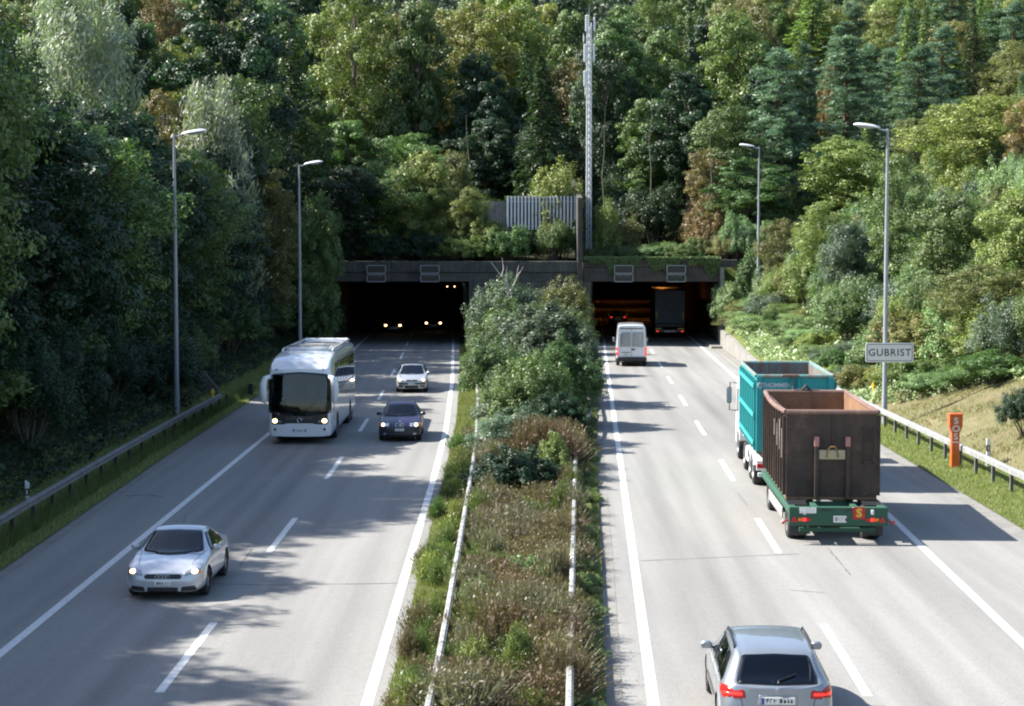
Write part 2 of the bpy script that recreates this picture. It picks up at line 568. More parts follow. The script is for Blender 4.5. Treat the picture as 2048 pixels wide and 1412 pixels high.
tag(ob('hillside', npmesh('hillside', V, np.stack([i, i + 1, i + k + 1, i + k], -1).reshape(-1, 4), M['soil'], True)), kind='structure')
# wide ground under everything, to the horizon
g = MB(); g.box(-1500, 1500, -1500, 1500, -3.0, -.6)
tag(g.build('ground', M['soil']), kind='structure')

# roads (two sheets that run on into the tunnel)
RY = list(np.arange(-60, 30, 6.0)) + list(np.arange(30, 520, 3.0))
def sheet(name, y0, y1, fl, fr, z, mat, parent=None, step=3.0, nx=2):
    n = max(2, int((y1 - y0) / step) + 1)
    ys = np.linspace(y0, y1, n)
    cols = [(lambda y, a=a: fl(y) * (1 - a) + fr(y) * a) for a in np.linspace(0, 1, nx)]
    V, Fq = ribbon(list(ys), cols, lambda X, Y: np.full_like(X, z))
    return ob(name, npmesh(name, V, Fq, mat), parent)
def wear(o, tabs):
    # rubber and oil worn into the wheel paths of each lane
    me = o.data; co = np.zeros(len(me.vertices) * 3); me.vertices.foreach_get('co', co); co = co.reshape(-1, 3)
    x, y = co[:, 0], co[:, 1]; t = np.zeros(len(x))
    for a, b in zip(tabs[:-1], tabs[1:]):
        c = (I(y, a) + I(y, b)) / 2
        for off, amp, wd in ((-.85, .8, .32), (.85, .8, .32), (0, .55, .25)): t = np.maximum(t, amp * np.exp(-((x - c - off) / wd) ** 2))
    t *= .75 + .25 * np.sin(y * .05 + x)
    at_ = me.attributes.new('track', 'FLOAT', 'POINT'); at_.data.foreach_set('value', t.astype(np.float32))
road_l = tag(sheet('road', -60, 520, lambda y: I(y, T_EL), lambda y: I(y, T_ME), 0, M['asphalt'], nx=61), kind='structure')
road_r = tag(sheet('road', -60, 520, lambda y: I(y, T_RM), lambda y: I(y, T_RE), 0, M['asphalt'], nx=71), kind='structure')
wear(road_l, (T_SL, T_DL, T_ML)); wear(road_r, (T_RL, T_RD, T_RR))
def line(road, tab, w, y0, y1, name='edge_line'):
    return sheet(name, y0, y1, lambda y: I(y, tab) - w / 2, lambda y: I(y, tab) + w / 2, .005, M['paint'], road)
line(road_l, T_SL, .2, -20, 300); line(road_l, T_ML, .2, -20, 300)
line(road_r, T_RL, .2, -20, 300); line(road_r, T_RR, .2, -20, 300)
# dashes: measured near ends of the strips
yl = [31.7, 47.3, 62.4, 78.3, 93.2]; 
def zy(p): return CAM_H * F_PX / (p - HORIZON)
DL = [(zy(1395), zy(1252)), (zy(1109), zy(1039)), (zy(960), zy(915)), (zy(864), zy(838)), (zy(800), zy(781)), (zy(752), zy(738)), (zy(718), zy(705)), (zy(692), zy(683))]
DR = [(zy(1402), zy(1256)), (zy(1110), zy(1040)), (zy(963), zy(921)), (zy(871), zy(843)), (zy(812), zy(791)), (zy(767), zy(753)), (zy(735), zy(723)), (zy(708), zy(699)), (zy(688), zy(681))]
for k in range(9):
    DL.append((DL[-1][0] + 14.7, DL[-1][1] + 14.7)); DR.append((DR[-1][0] + 14.7, DR[-1][1] + 14.7))
DL.insert(0, (17, 23)); DR.insert(0, (17, 23))
for a, b in DL: line(road_l, T_DL, .17, a, b, 'lane_dash')
for a, b in DR: line(road_r, T_RD, .17, a, b, 'lane_dash')
# concrete gutters along the outer edges
sheet('gutter', -20, 146, lambda y: I(y, T_EL) - .02, lambda y: I(y, T_EL) + .32, .006, M['kerb'], road_l)
sheet('gutter', -20, 146, lambda y: I(y, T_RM) - .02, lambda y: I(y, T_RM) + .3, .006, M['kerb'], road_r)
sheet('gutter', -20, 146, lambda y: I(y, T_RE) - .5, lambda y: I(y, T_RE) + .02, .006, M['kerb'], road_r)
# fine sealed cracks and joints across the lanes
def crack(road, pts, w=.03, name='crack'):
    mb = MB(); P = []
    for (x0, y0), (x1, y1) in zip(pts[:-1], pts[1:]):
        n = max(2, int(math.hypot(x1 - x0, y1 - y0) / .25))
        for q in range(n):
            t = q / n
            P.append((x0 + (x1 - x0) * t + random.uniform(-.02, .02), y0 + (y1 - y0) * t + random.uniform(-.02, .02)))
    P.append(pts[-1]); v = []; f = []
    for q, (x, y) in enumerate(P):
        a = P[max(q - 1, 0)]; b = P[min(q + 1, len(P) - 1)]
        d = Vector((b[0] - a[0], b[1] - a[1])); d.normalize()
        ww = w * random.uniform(.3, 1.0)
        v += [(x - d.y * ww, y + d.x * ww, .004), (x + d.y * ww, y - d.x * ww, .004)]
        if q: f.append((2 * q - 2, 2 * q - 1, 2 * q + 1, 2 * q))
    mb.add(v, f); return mb.build(name, M['tar'], road, recalc=False)
def g2(px, py): p = G(px, py); return (p.x, p.y)
crack(road_l, [g2(372, 1166), g2(520, 1170), g2(700, 1168), g2(835, 1166)], .022, 'joint')
crack(road_r, [g2(1280, 1122), g2(1420, 1116), g2(1600, 1108)], .02, 'joint')
crack(road_l, [g2(355, 1350), g2(430, 1353), g2(550, 1348)], .012)
crack(road_l, [g2(505, 1098), g2(492, 1115), g2(482, 1130)], .02)
crack(road_l, [g2(250, 992), g2(300, 990), g2(325, 994)], .06, 'tar_patch')
crack(road_l, [g2(700, 868), g2(735, 868)], .03)
crack(road_r, [g2(1655, 1095), g2(1700, 1150)], .012)
crack(road_r, [g2(1475, 985), g2(1494, 1010)], .012)
crack(road_r, [g2(1580, 1180), g2(1650, 1186)], .012)
crack(road_r, [g2(1500, 1395), g2(1560, 1330)], .012)
crack(road_l, [g2(560, 990), g2(575, 985)], .02)

# ------------------------------------------------------------ tunnel
PY = 146.0
def tube(name, tabL, tabR, padL, padR, label, walkR=0.0):
    t = empty(name, (0, 0, 0), 0, label, 'tunnel')
    ys = np.concatenate([np.arange(PY + .8, 400, 6.0)])
    L = lambda y: I(y, tabL) - padL
    Rr = lambda y: I(y, tabR) + padR
    def strip(nm, fa, fb, za, zb, mat):
        V = []; 
        for y in ys: V += [(fa(y), y, za), (fb(y), y, zb)]
        Fq = np.array([[2 * q, 2 * q + 1, 2 * q + 3, 2 * q + 2] for q in range(len(ys) - 1)])
        return ob(nm, npmesh(nm, np.array(V), Fq, mat), t)
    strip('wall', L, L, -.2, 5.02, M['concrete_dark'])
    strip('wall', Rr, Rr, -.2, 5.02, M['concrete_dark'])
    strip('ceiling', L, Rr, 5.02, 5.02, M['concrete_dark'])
    e = ys[-1]
    ob('end_wall', npmesh('end_wall', [(L(e), e, -.2), (Rr(e), e, -.2), (Rr(e), e, 5.02), (L(e), e, 5.02)], np.array([[0, 1, 2, 3]]), M['concrete_dark']), t)
    return t
tl_ = tube('tunnel', T_EL, T_ME, 0.0, .75, 'dark left tunnel tube with oncoming headlights inside')
tr_ = tube('tunnel', T_RM, T_RE, .35, .12, 'dark right tunnel tube with orange ceiling lamps')

# portal front wall above and beside the mouths (butt-jointed slabs)
p = empty('tunnel_portal', (0, PY, 0), 0, 'concrete tunnel portal wall with two dark rectangular mouths', 'portal')
LX0, LX1 = float(I(PY, T_EL)), float(I(PY, T_ME)) + .75
RX0, RX1 = float(I(PY, T_RM)) - .35, float(I(PY, T_RE)) + .12
p.location = (0, 0, 0)
def slab(nm, x0, x1, z0, z1, y0=PY, y1=PY + .8, mat=None):
    mb = MB(); mb.box(x0, x1, y0, y1, z0, z1, .03); return mb.build(nm, mat or M['concrete'], p)
for xa, xb, m_ in ((LX0 - 3.0, -9.5, 'concrete_dark'), (-9.48, -6.0, 'concrete_dark'), (-5.98, -.5, 'concrete'), (-.48, 5.1, 'concrete')):  # left slabs take the darker mix: tree shade put into their colour
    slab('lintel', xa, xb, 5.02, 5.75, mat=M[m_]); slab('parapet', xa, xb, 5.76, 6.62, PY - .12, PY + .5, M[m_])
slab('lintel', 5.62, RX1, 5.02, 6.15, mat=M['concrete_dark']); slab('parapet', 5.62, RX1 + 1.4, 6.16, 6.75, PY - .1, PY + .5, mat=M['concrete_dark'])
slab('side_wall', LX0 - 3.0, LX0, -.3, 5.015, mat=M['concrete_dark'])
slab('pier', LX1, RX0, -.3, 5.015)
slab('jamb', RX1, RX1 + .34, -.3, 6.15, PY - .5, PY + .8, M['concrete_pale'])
# fin wall between the mouths, running back up the slope
mb = MB(); mb.prism([(PY - .4, -.2), (PY - .4, 11.6), (PY + 4, 12.0), (PY + 22, 14.2), (PY + 22, 4), (PY + .9, -.2)], 5.16, 5.55, 'x')
mb.build('fin_wall', M['concrete_dark'], p)

# low wall along the right verge by the portal
w = empty('retaining_wall', (0, 0, 0), 0, 'low tapering pale concrete wall running from the right tunnel mouth along the road', 'wall')
yy = list(np.arange(104, 145.6, 4.15))
for a, b in zip(yy[:-1], yy[1:]):
    b2 = b - .03
    def hh(y): return float(.45 + .85 * sm(106, 141, y))
    xa, xb = float(I(a, T_RE)) + .02, float(I(b2, T_RE)) + .02
    mb = MB()
    v = [(xa, a, -.2), (xa + .3, a, -.2), (xa + .3, a, hh(a)), (xa, a, hh(a)), (xb, b2, -.2), (xb + .3, b2, -.2), (xb + .3, b2, hh(b2)), (xb, b2, hh(b2))]
    mb.add(v, [(0, 1, 2, 3), (4, 7, 6, 5), (0, 4, 5, 1), (1, 5, 6, 2), (2, 6, 7, 3), (3, 7, 4, 0)])
    mb.build('wall_panel', M['concrete_pale'], w)
# raised walkways inside the right tube mouth and their kerb
wk = tag(sheet('walkway', PY - 5, 400, lambda y: I(y, T_RR) + .62, lambda y: I(y, T_RE) + .1, .16, M['kerb']), kind='structure')
mb = MB(); ysw = np.arange(PY - 5, 300, 5.0); v = []; f = []
for q, y in enumerate(ysw):
    x = float(I(y, T_RR)) + .62
    v += [(x, y, .16), (x, y, -.02)]
    if q: f.append((2 * q - 2, 2 * q - 1, 2 * q + 1, 2 * q))
x0, x1 = float(I(PY - 5, T_RR)) + .62, float(I(PY - 5, T_RE)) + .1
b = len(v); v += [(x0, PY - 5, -.02), (x1, PY - 5, -.02), (x1, PY - 5, .16), (x0, PY - 5, .16)]; f.append((b, b + 1, b + 2, b + 3))
mb.add(v, f); mb.build('kerb', M['concrete_pale'], wk, recalc=False)
sheet('walkway_line', 118, PY - 5, lambda y: I(y, T_RR) + .6, lambda y: I(y, T_RR) + .75, .008, M['kerb'], road_r)

# sodium lamps in the tubes (each gives off its own light)
M['sodium'] = glow('sodium_lamp', (1.0, .30, .04), 9.0)
def tlamp(x, y, energy, label, spill=True):
    t = empty('tunnel_lamp', (x, y, 4.72), 0, label, 'lamp', 'orange lamps under the tunnel ceilings')
    mb = MB(); mb.box(-.18, .18, -.7, .7, .06, .24, .03); mb.build('housing', M['zinc_old_shaded'], t)
    mb = MB(); mb.box(-.14, .14, -.6, .6, .0, .055, .01); mb.build('lens', M['sodium'], t)
    if spill:
        ld = bpy.data.lights.new('lamp_light', 'AREA'); ld.shape = 'RECTANGLE'; ld.size = .3; ld.size_y = 1.2
        ld.energy = energy; ld.color = (1, .32, .06)
        lo = bpy.data.objects.new('lamp_light', ld); link(lo, t); lo.location = (0, 0, -.02)
    return t
for k, y in enumerate((168, 196, 226, 260)):
    tlamp(float(I(y, T_RD)) + (1.9 if k == 0 else 0), y, (14, 1.6, 1.2, .8)[k], ('glowing orange lamp on the ceiling just above the lorry in the right tunnel', 'orange lamp on the right tube ceiling behind the lorry', 'orange lamp halfway down the right tube ceiling', 'orange lamp deepest inside the right tube')[k])
# ============================================================ vegetation
def unit(v): return v / np.maximum(np.linalg.norm(v, axis=-1, keepdims=True), 1e-6)
def rnd_dir(n): return unit(rng.normal(size=(n, 3)))

def leaves(C, Nn, size, aspect=.55, along=None, jitter=.6, fold=.0):
    """rhombic leaves: centres C, facing Nn; along = preferred long axis"""
    n = len(C)
    nn = unit(Nn + rnd_dir(n) * jitter)
    a = rnd_dir(n) if along is None else along + rnd_dir(n) * .35
    a = unit(a - nn * (a * nn).sum(-1, keepdims=True))
    b = np.cross(nn, a)
    s = (np.asarray(size) * np.clip(rng.lognormal(-.05, .36, n), .4, 2.2))[:, None] * .5
    w = s * aspect
    V = np.stack([C - a * s, C + b * w - a * s * .1 , C + a * s, C - b * w - a * s * .1], 1).reshape(-1, 3)
    Fq = np.arange(n * 4).reshape(n, 4)
    return V, Fq

def cloud_mesh(name, parts, mat):
    V = np.concatenate([p[0] for p in parts]); 
    o = 0; Fs = []; Ts = []
    for p in parts:
        Fs.append(p[1] + o); o += len(p[0]); Ts.append(p[2])
    return npmesh(name, V, np.concatenate(Fs), mat, tint=np.concatenate(Ts))

def limb_mesh(name, tubes, mat):
    mb = MB()
    for pts, rad in tubes: mb.tube(pts, rad, 6, False)
    me = bpy.data.meshes.new(name); me.from_pydata(mb.v, [], mb.f); me.update(); me.materials.append(mat)
    me.polygons.foreach_set('use_smooth', np.ones(len(me.polygons), dtype=bool))
    return me

def bend(p0, p1, k=.08, n=4):
    p0, p1 = Vector(p0), Vector(p1); L = (p1 - p0).length
    out = []
    for i in range(n + 1):
        t = i / n
        j = Vector([random.uniform(-k, k) * L * (t * (1 - t) * 3) for _ in range(3)])
        out.append(p0.lerp(p1, t) + j)
    return out

def broadleaf(name, H, Rr, n_leaf, lsize, nlobe=11, low=.22, aspect=.6, bark='bark', clump=.85, updir=.5, seedk=0, spread=1.0):
    """crown of uneven lobes, each a shell of leaf clumps"""
    lobes = []
    for k in range(nlobe):
        t = low + (1 - low) * (k + .5) / nlobe * .92
        prof = math.sin(math.pi * min(1, max(.06, (t - low * .6) / (1.05 - low * .6)))) ** .62
        th = k * 2.4 + random.uniform(-.5, .5)
        rr = Rr * prof * random.uniform(.35, .72) * spread if k < nlobe - 1 else 0
        sr = Rr * random.uniform(.34, .56) * (.65 + .35 * prof)
        lobes.append((np.array([rr * math.cos(th), rr * math.sin(th), H * t]), sr, sr * random.uniform(.75, 1.15)))
    tubes = [(bend((0, 0, -.4), (random.uniform(-.3, .3), random.uniform(-.3, .3), H * .86), .02, 6), [H * .018 * (1 - q / 7.5) + .02 for q in range(7)])]
    Cs, Ns, Ts = [], [], []
    vols = np.array([l[1] ** 2 for l in lobes]); vols = vols / vols.sum()
    for (c, a, b), w in zip(lobes, vols):
        tubes.append((bend((0, 0, max(.1 * H, c[2] - a * 1.3 - .06 * H)), tuple(c * np.array([1, 1, 1])), .06), [H * .008, H * .007, H * .005, H * .004, .015]))
        ncl = max(5, int(30 * a / Rr * 2 / clump ** 2 * .5))
        d = rnd_dir(ncl); d[:, 2] = d[:, 2] * .8 + .12; d = unit(d)
        cc = c + d * np.array([a, a, b]) * rng.uniform(.55, 1.08, (ncl, 1))
        per = max(8, int(n_leaf * w / ncl))
        tone = rng.uniform(-.28, .28, ncl)
        for q in range(ncl):
            r = clump * a * rng.uniform(.32, .56)
            e = rnd_dir(per)
            rad = r * rng.uniform(.2, 1.0, (per, 1)) ** .45
            pt = cc[q] + e * rad * np.array([1.1, 1.1, .7])
            Cs.append(pt); Ns.append(unit(e * .7 + d[q] * .5 + np.array([0, 0, updir])))
            Ts.append(np.clip(.5 + tone[q] + rng.normal(0, .2, per), 0, 1))
        # some leaves inside the lobe
        m = int(n_leaf * w * .12); e = rnd_dir(m)
        Cs.append(c + e * np.array([a, a, b]) * rng.uniform(0, .8, (m, 1))); Ns.append(e); Ts.append(np.clip(rng.normal(.4, .15, m), 0, 1))
    C = np.concatenate(Cs); Nn = np.concatenate(Ns)
    keep = C[:, 2] > .02 * H
    V, Fq = leaves(C[keep], Nn[keep], lsize, aspect)
    return (cloud_mesh(name + '_crown', [(V, Fq, np.concatenate(Ts)[keep])], M['leaf_dark']), limb_mesh(name + '_trunk', tubes, M[bark]), H, Rr)

def willow(name, H, Rr, n):
    tubes = [(bend((0, 0, -.4), (.2, .1, H * .6), .03, 5), [H * .02 * (1 - q / 7) for q in range(6)])]
    Cs, Ns, As, Ts = [], [], [], []
    nb = 120
    for k in range(nb):
        th = random.uniform(0, 2 * math.pi); u = random.random()
        p0 = np.array([0, 0, H * random.uniform(.12, .55)])
        t = random.uniform(.25, 1.0)
        rr = Rr * math.sqrt(random.random()) * (math.sin(math.pi * min(.97, t * .82 + .12)) ** .6)
        p1 = np.array([rr * math.cos(th), rr * math.sin(th), H * t])
        if k < 26: tubes.append((bend(p0, p1, .05), [H * .007, H * .005, H * .004, H * .003, .01]))
        ax = unit((p1 - p0) * np.array([1, 1, .8]) + np.array([0, 0, H * .25]))
        m = n // nb
        s = rng.uniform(-1, 1, m) * rng.uniform(.8, 1.7)
        pt = p1 + ax * s[:, None] + rng.normal(0, .26, (m, 3)) * (1.15 - s[:, None] * .3)
        Cs.append(pt); As.append(np.repeat(ax[None], m, 0)); Ns.append(unit(pt - np.array([0, 0, H * .45])))
        Ts.append(np.clip(.5 + random.uniform(-.15, .15) + rng.normal(0, .2, m), 0, 1))
    C = np.concatenate(Cs)
    V, Fq = leaves(C, np.concatenate(Ns), .26, .30, np.concatenate(As), .9)
    return (cloud_mesh(name + '_crown', [(V, Fq, np.concatenate(Ts))], M['leaf_willow']), limb_mesh(name + '_trunk', tubes, M['bark']), H, Rr)

def spruce(name, H, Rr, per=34, droop=.35, size=.36, asp=.32, mat='leaf_spruce', gap=.46, start=.06, pw=.85, light=False, up=.12):
    tubes = [([(0, 0, -.4), (.05, 0, H * .5), (0, 0, H)], [H * .014, H * .008, .015])]
    Cs, Ns, As, Ts = [], [], [], []
    z = H * start
    while z < H * .985:
        t = z / H
        r = Rr * (1 - t) ** pw * (.25 + .75 * min(1, (t / .14 + .35))) + .12
        nb = 9 if r > 1 else 6
        ph = random.uniform(0, 6.28)
        for b in range(nb):
            th = ph + b * 2 * math.pi / nb + random.uniform(-.25, .25)
            L = r * random.uniform(.62, 1.15)
            m = max(7, int(per * L / Rr * 1.25))
            u = rng.uniform(.08, 1, m) ** .6
            zz = z + up * L * np.sin(u * 2.2) - droop * L * u ** 1.7
            d = np.array([math.cos(th), math.sin(th)])
            lat = rng.normal(0, .22, m) * L * (.28 + .5 * (1 - u))
            pt = np.stack([d[0] * L * u - d[1] * lat, d[1] * L * u + d[0] * lat, zz - np.abs(rng.normal(0, .10, m)) - np.abs(lat) * .25], -1)
            ax = np.stack([d[0] - d[1] * np.sign(lat) * .9, d[1] + d[0] * np.sign(lat) * .9, -np.full(m, droop * 1.2)], -1)
            Cs.append(pt); As.append(unit(ax)); Ns.append(np.tile(np.array([0.15 * d[0], .15 * d[1], 1.0]), (m, 1)))
            tone = random.uniform(-.15, .15)
            Ts.append(np.clip(.3 + .45 * u + tone + rng.normal(0, .15, m), 0, 1))
            if b % 3 == 0 and L > .8: tubes.append(([(0, 0, z), (d[0] * L * .6, d[1] * L * .6, z + up * L * .9 - droop * L * .4)], [.04, .012]))
        z += gap * (.55 + .6 * (1 - t)) * random.uniform(.8, 1.2)
    C = np.concatenate(Cs)
    V, Fq = leaves(C, np.concatenate(Ns), size, asp, np.concatenate(As), .75)
    return (cloud_mesh(name + '_crown', [(V, Fq, np.concatenate(Ts))], M[mat]), limb_mesh(name + '_trunk', tubes, M['bark']), H, Rr)

def pine(name, H, Rr, ntuft=170, per=110):
    """whorled boughs that end in round needle tufts, bare red stem between"""
    tubes = [(bend((0, 0, -.4), (.1, .15, H * .97), .012, 6), [H * .016 * (1 - q / 7.3) + .01 for q in range(7)])]
    Cs, As, Ts = [], [], []
    z = H * .13; lv = []
    while z < H * .985: lv.append(z); z += H * .026 * random.uniform(.6, 1.4)
    for z in lv:
        t = z / H
        r = Rr * (1 - t ** 1.6) ** .75 * (.55 + .45 * min(1, t / .25)) * random.uniform(.8, 1.12) + .25
        nb = random.randint(2, 4) if t < .85 else 4
        ph = random.uniform(0, 6.28)
        z0_ = z
        for b in range(nb):
            z = z0_ + random.uniform(-.25, .25)
            th = ph + b * 6.283 / nb + random.uniform(-.3, .3)
            L = r * random.uniform(.6, 1.1)
            end = np.array([math.cos(th) * L, math.sin(th) * L, z + L * random.uniform(-.12, .42)])
            tubes.append((bend((0, 0, z), end, .06, 3), [.06, .045, .03, .012]))
            nt = max(2, int(ntuft / len(lv) / nb * (.5 + L / Rr) * 1.3))
            for q in range(nt):
                u = random.uniform(.3, 1.05)
                c = np.array([0, 0, z]) * (1 - u) + end * u + rng.normal(0, .26, 3) * np.array([1, 1, .8]) * max(.6, L * .5)
                rad = random.uniform(.36, .62)
                e = rnd_dir(per); e[:, 2] = np.abs(e[:, 2]) * .8 - .15; e = unit(e)
                Cs.append(c + e * rad * rng.uniform(.35, 1, (per, 1)) * np.array([1.1, 1.1, .75])); As.append(e)
                Ts.append(np.clip(.5 + random.uniform(-.2, .2) + .25 * e[:, 2] + rng.normal(0, .12, per), 0, 1))
    C = np.concatenate(Cs); A = np.concatenate(As)
    V, Fq = leaves(C, rnd_dir(len(C)) + np.array([0, 0, .5]), .24, .24, A, .4)
    return (cloud_mesh(name + '_crown', [(V, Fq, np.concatenate(Ts))], M['leaf_pine']), limb_mesh(name + '_trunk', tubes, M['bark_red']), H, Rr)

def shrub(name, H, Rr, n_leaf, lsize, nl=9, aspect=.6, upright=.0):
    Cs, Ns, Ts, tubes = [], [], [], []
    for k in range(nl):
        th = k * 2.4; rr = Rr * math.sqrt((k + .4) / nl) * .72
        z = H * (random.uniform(.35, .72) * (1 - .35 * (rr / Rr))) 
        c = np.array([rr * math.cos(th), rr * math.sin(th), z])
        a = Rr * random.uniform(.30, .46); b = min(z * .98, H * random.uniform(.26, .4))
        tubes.append((bend((c[0] * .2, c[1] * .2, -.1), tuple(c + np.array([0, 0, b * .6])), .08, 3), [.05, .035, .02, .008]))
        ncl = 26; d = rnd_dir(ncl); d[:, 2] = np.abs(d[:, 2]) * .9 - .25; d = unit(d)
        cc = c + d * np.array([a, a, b]) * rng.uniform(.6, 1.12, (ncl, 1)); per = max(6, n_leaf // (nl * ncl))
        for q in range(ncl):
            e = rnd_dir(per); r = a * rng.uniform(.25, .48)
            Cs.append(cc[q] + e * r * rng.uniform(.2, 1, (per, 1)) ** .5); Ns.append(unit(e * .6 + d[q] * .5 + np.array([0, 0, .5])))
            Ts.append(np.clip(.5 + random.uniform(-.2, .2) + rng.normal(0, .2, per), 0, 1))
    C = np.concatenate(Cs); keep = C[:, 2] > .02
    V, Fq = leaves(C[keep], np.concatenate(Ns)[keep], lsize, aspect)
    return (cloud_mesh(name + '_foliage', [(V, Fq, np.concatenate(Ts)[keep])], M['leaf_mid']), limb_mesh(name + '_stem', tubes, M['bark']), H, Rr)

def heather(name, H, Rr, nst, leaf=True, mat='dry_twig'):
    """many thin stems that fan up from one root, with tiny brown leaves"""
    th = rng.uniform(0, 6.283, nst); tilt = np.abs(rng.normal(0, .5, nst)).clip(0, 1.15)
    b0 = np.stack([np.cos(th), np.sin(th), np.zeros(nst)], -1) * rng.uniform(0, Rr * .35, (nst, 1))
    L = H * rng.uniform(.55, 1.08, nst)
    d = np.stack([np.cos(th) * np.sin(tilt), np.sin(th) * np.sin(tilt), np.cos(tilt)], -1)
    tip = b0 + d * L[:, None] + rng.normal(0, .03, (nst, 3))
    side = unit(np.cross(d, rnd_dir(nst))) * (.006 + H * .0045)
    V = np.stack([b0 - side, b0 + side, tip], 1).reshape(-1, 3)
    V4 = np.stack([b0 - side, b0 + side, tip + side * .3, tip - side * .3], 1).reshape(-1, 3)
    parts = [(V4, np.arange(nst * 4).reshape(-1, 4), np.clip(rng.normal(.35, .2, nst), 0, 1))]
    m = nst * 5
    idx = rng.integers(0, nst, m); u = rng.uniform(.35, 1.02, m)[:, None]
    C = b0[idx] * (1 - u) + tip[idx] * u + rng.normal(0, .03, (m, 3))
    lv = leaves(C, rnd_dir(m), .045 + .02 * H, .4, d[idx], 1.0)
    parts.append((lv[0], lv[1], np.clip(rng.normal(.55, .22, m), 0, 1)))
    return (cloud_mesh(name + '_twigs', parts, M[mat]), None, H, Rr)

# leaf materials (albedo of each kind of foliage)
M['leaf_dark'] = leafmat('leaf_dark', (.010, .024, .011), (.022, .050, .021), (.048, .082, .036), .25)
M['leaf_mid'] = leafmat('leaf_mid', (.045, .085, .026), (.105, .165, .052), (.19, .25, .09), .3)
M['leaf_light'] = leafmat('leaf_light', (.10, .14, .035), (.19, .235, .065), (.29, .33, .11), .35)
M['leaf_yellow'] = leafmat('leaf_yellow', (.12, .14, .035), (.215, .235, .065), (.33, .34, .12), .35)
M['leaf_olive'] = leafmat('leaf_olive', (.09, .10, .032), (.165, .17, .058), (.25, .235, .09), .3)
M['leaf_willow'] = leafmat('leaf_willow', (.15, .18, .13), (.30, .34, .25), (.50, .54, .43), .25, .42)
M['leaf_spruce'] = leafmat('leaf_spruce', (.016, .030, .013), (.036, .06, .022), (.075, .105, .034), .15, .6)
M['leaf_pine'] = leafmat('leaf_pine', (.05, .095, .062), (.10, .165, .105), (.17, .24, .15), .2, .5, hue=.012)
M['leaf_larch'] = leafmat('leaf_larch', (.075, .12, .04), (.14, .20, .065), (.22, .28, .095), .3)
M['leaf_autumn'] = leafmat('leaf_autumn', (.11, .07, .03), (.19, .125, .055), (.23, .20, .08), .3, hue=.03)
M['leaf_brown'] = leafmat('leaf_brown', (.09, .07, .03), (.16, .13, .05), (.21, .18, .07), .3)
M['leaf_grey'] = leafmat('leaf_grey', (.045, .08, .05), (.105, .15, .095), (.20, .25, .17), .2)
M['dry_twig'] = leafmat('dry_twig', (.085, .065, .042), (.17, .13, .08), (.27, .22, .13), .2, .7, hue=.012)
M['leaf_far'] = leafmat('leaf_far', (.022, .038, .03), (.045, .075, .05), (.10, .14, .075), .2)  # blue cast of distant haze mixed into the leaf colour
M['rust_twig'] = leafmat('rust_twig', (.085, .055, .035), (.15, .105, .065), (.22, .165, .105), .2, .7)
M['grey_twig'] = leafmat('grey_twig', (.11, .10, .07), (.21, .19, .135), (.33, .30, .22), .2, .7)
M['green_twig'] = leafmat('green_twig', (.06, .08, .025), (.125, .155, .05), (.22, .23, .09), .25, .7)
M['blade'] = leafmat('grass_blade', (.13, .15, .05), (.22, .245, .085), (.34, .35, .16), .35, .55)
M['blade_dry'] = leafmat('dry_blade', (.20, .17, .09), (.32, .27, .155), (.43, .37, .23), .3, .6)
M['foliage'] = leafmat('foliage', (.48, .52, .45), (1, 1, 1), (1.75, 1.62, 1.85), .28, .46, by_object=True)
M['leaf_bramble'] = leafmat('leaf_bramble', (.08, .14, .055), (.19, .28, .12), (.34, .43, .22), .3, .42)

P = {}
P['bA'] = broadleaf('dense_tree', 15, 4.6, 44000, .20, 15)
P['bB'] = broadleaf('tall_tree', 18, 4.2, 44000, .20, 18, low=.2)
P['bC'] = broadleaf('round_tree', 12, 4.4, 40000, .18, 13, low=.1)
P['bD'] = broadleaf('open_tree', 16, 4.6, 36000, .20, 19, low=.14, clump=.7)
P['bE'] = broadleaf('fine_tree', 14, 4.0, 46000, .15, 20, low=.1, clump=.75)
P['wA'] = willow('willow', 14, 4.2, 42000)
P['wB'] = willow('willow_young', 9, 2.8, 26000)
P['sA'] = spruce('spruce', 18, 3.4, 40)
P['sB'] = spruce('spruce_wide', 16, 3.9, 44, droop=.5, size=.42)
P['pA'] = pine('pine', 15, 3.2, 330, 75)
P['pB'] = pine('pine_tall', 17, 3.0, 340, 75)
P['lA'] = spruce('larch', 16, 2.8, 40, droop=.12, size=.26, asp=.5, mat='leaf_larch', gap=.42, pw=.8, up=.3)
P['hA'] = shrub('bush', 4, 2.6, 24000, .12, 11)
P['hB'] = shrub('bush_tall', 6, 2.6, 30000, .13, 14)
P['hC'] = shrub('bush_fine', 3.5, 2.4, 28000, .09, 12, .5)
P['hM'] = shrub('bush_near', 3.0, 1.6, 17000, .095, 10)
P['hN'] = shrub('bush_near_big', 5.5, 2.5, 56000, .095, 16)
P['hO'] = shrub('bush_near_tall', 5.5, 2.2, 50000, .11, 15, .45)
P['hL'] = shrub('bush_glossy', 2.0, 1.3, 9000, .085, 9, .55)
P['dA'] = heather('heather', .8, .55, 620)
P['dB'] = heather('heather_tall', 1.05, .6, 560)
P['dC'] = heather('heather_sparse', 1.0, .75, 300)
P['gA'] = heather('green_herb', .6, .5, 380, mat='green_twig')

for k_ in P:
    nm_ = P[k_][0].materials[0].name
    P[k_][0]['leaf_colour'] = nm_
    P[k_][0].materials[0] = M['foliage']

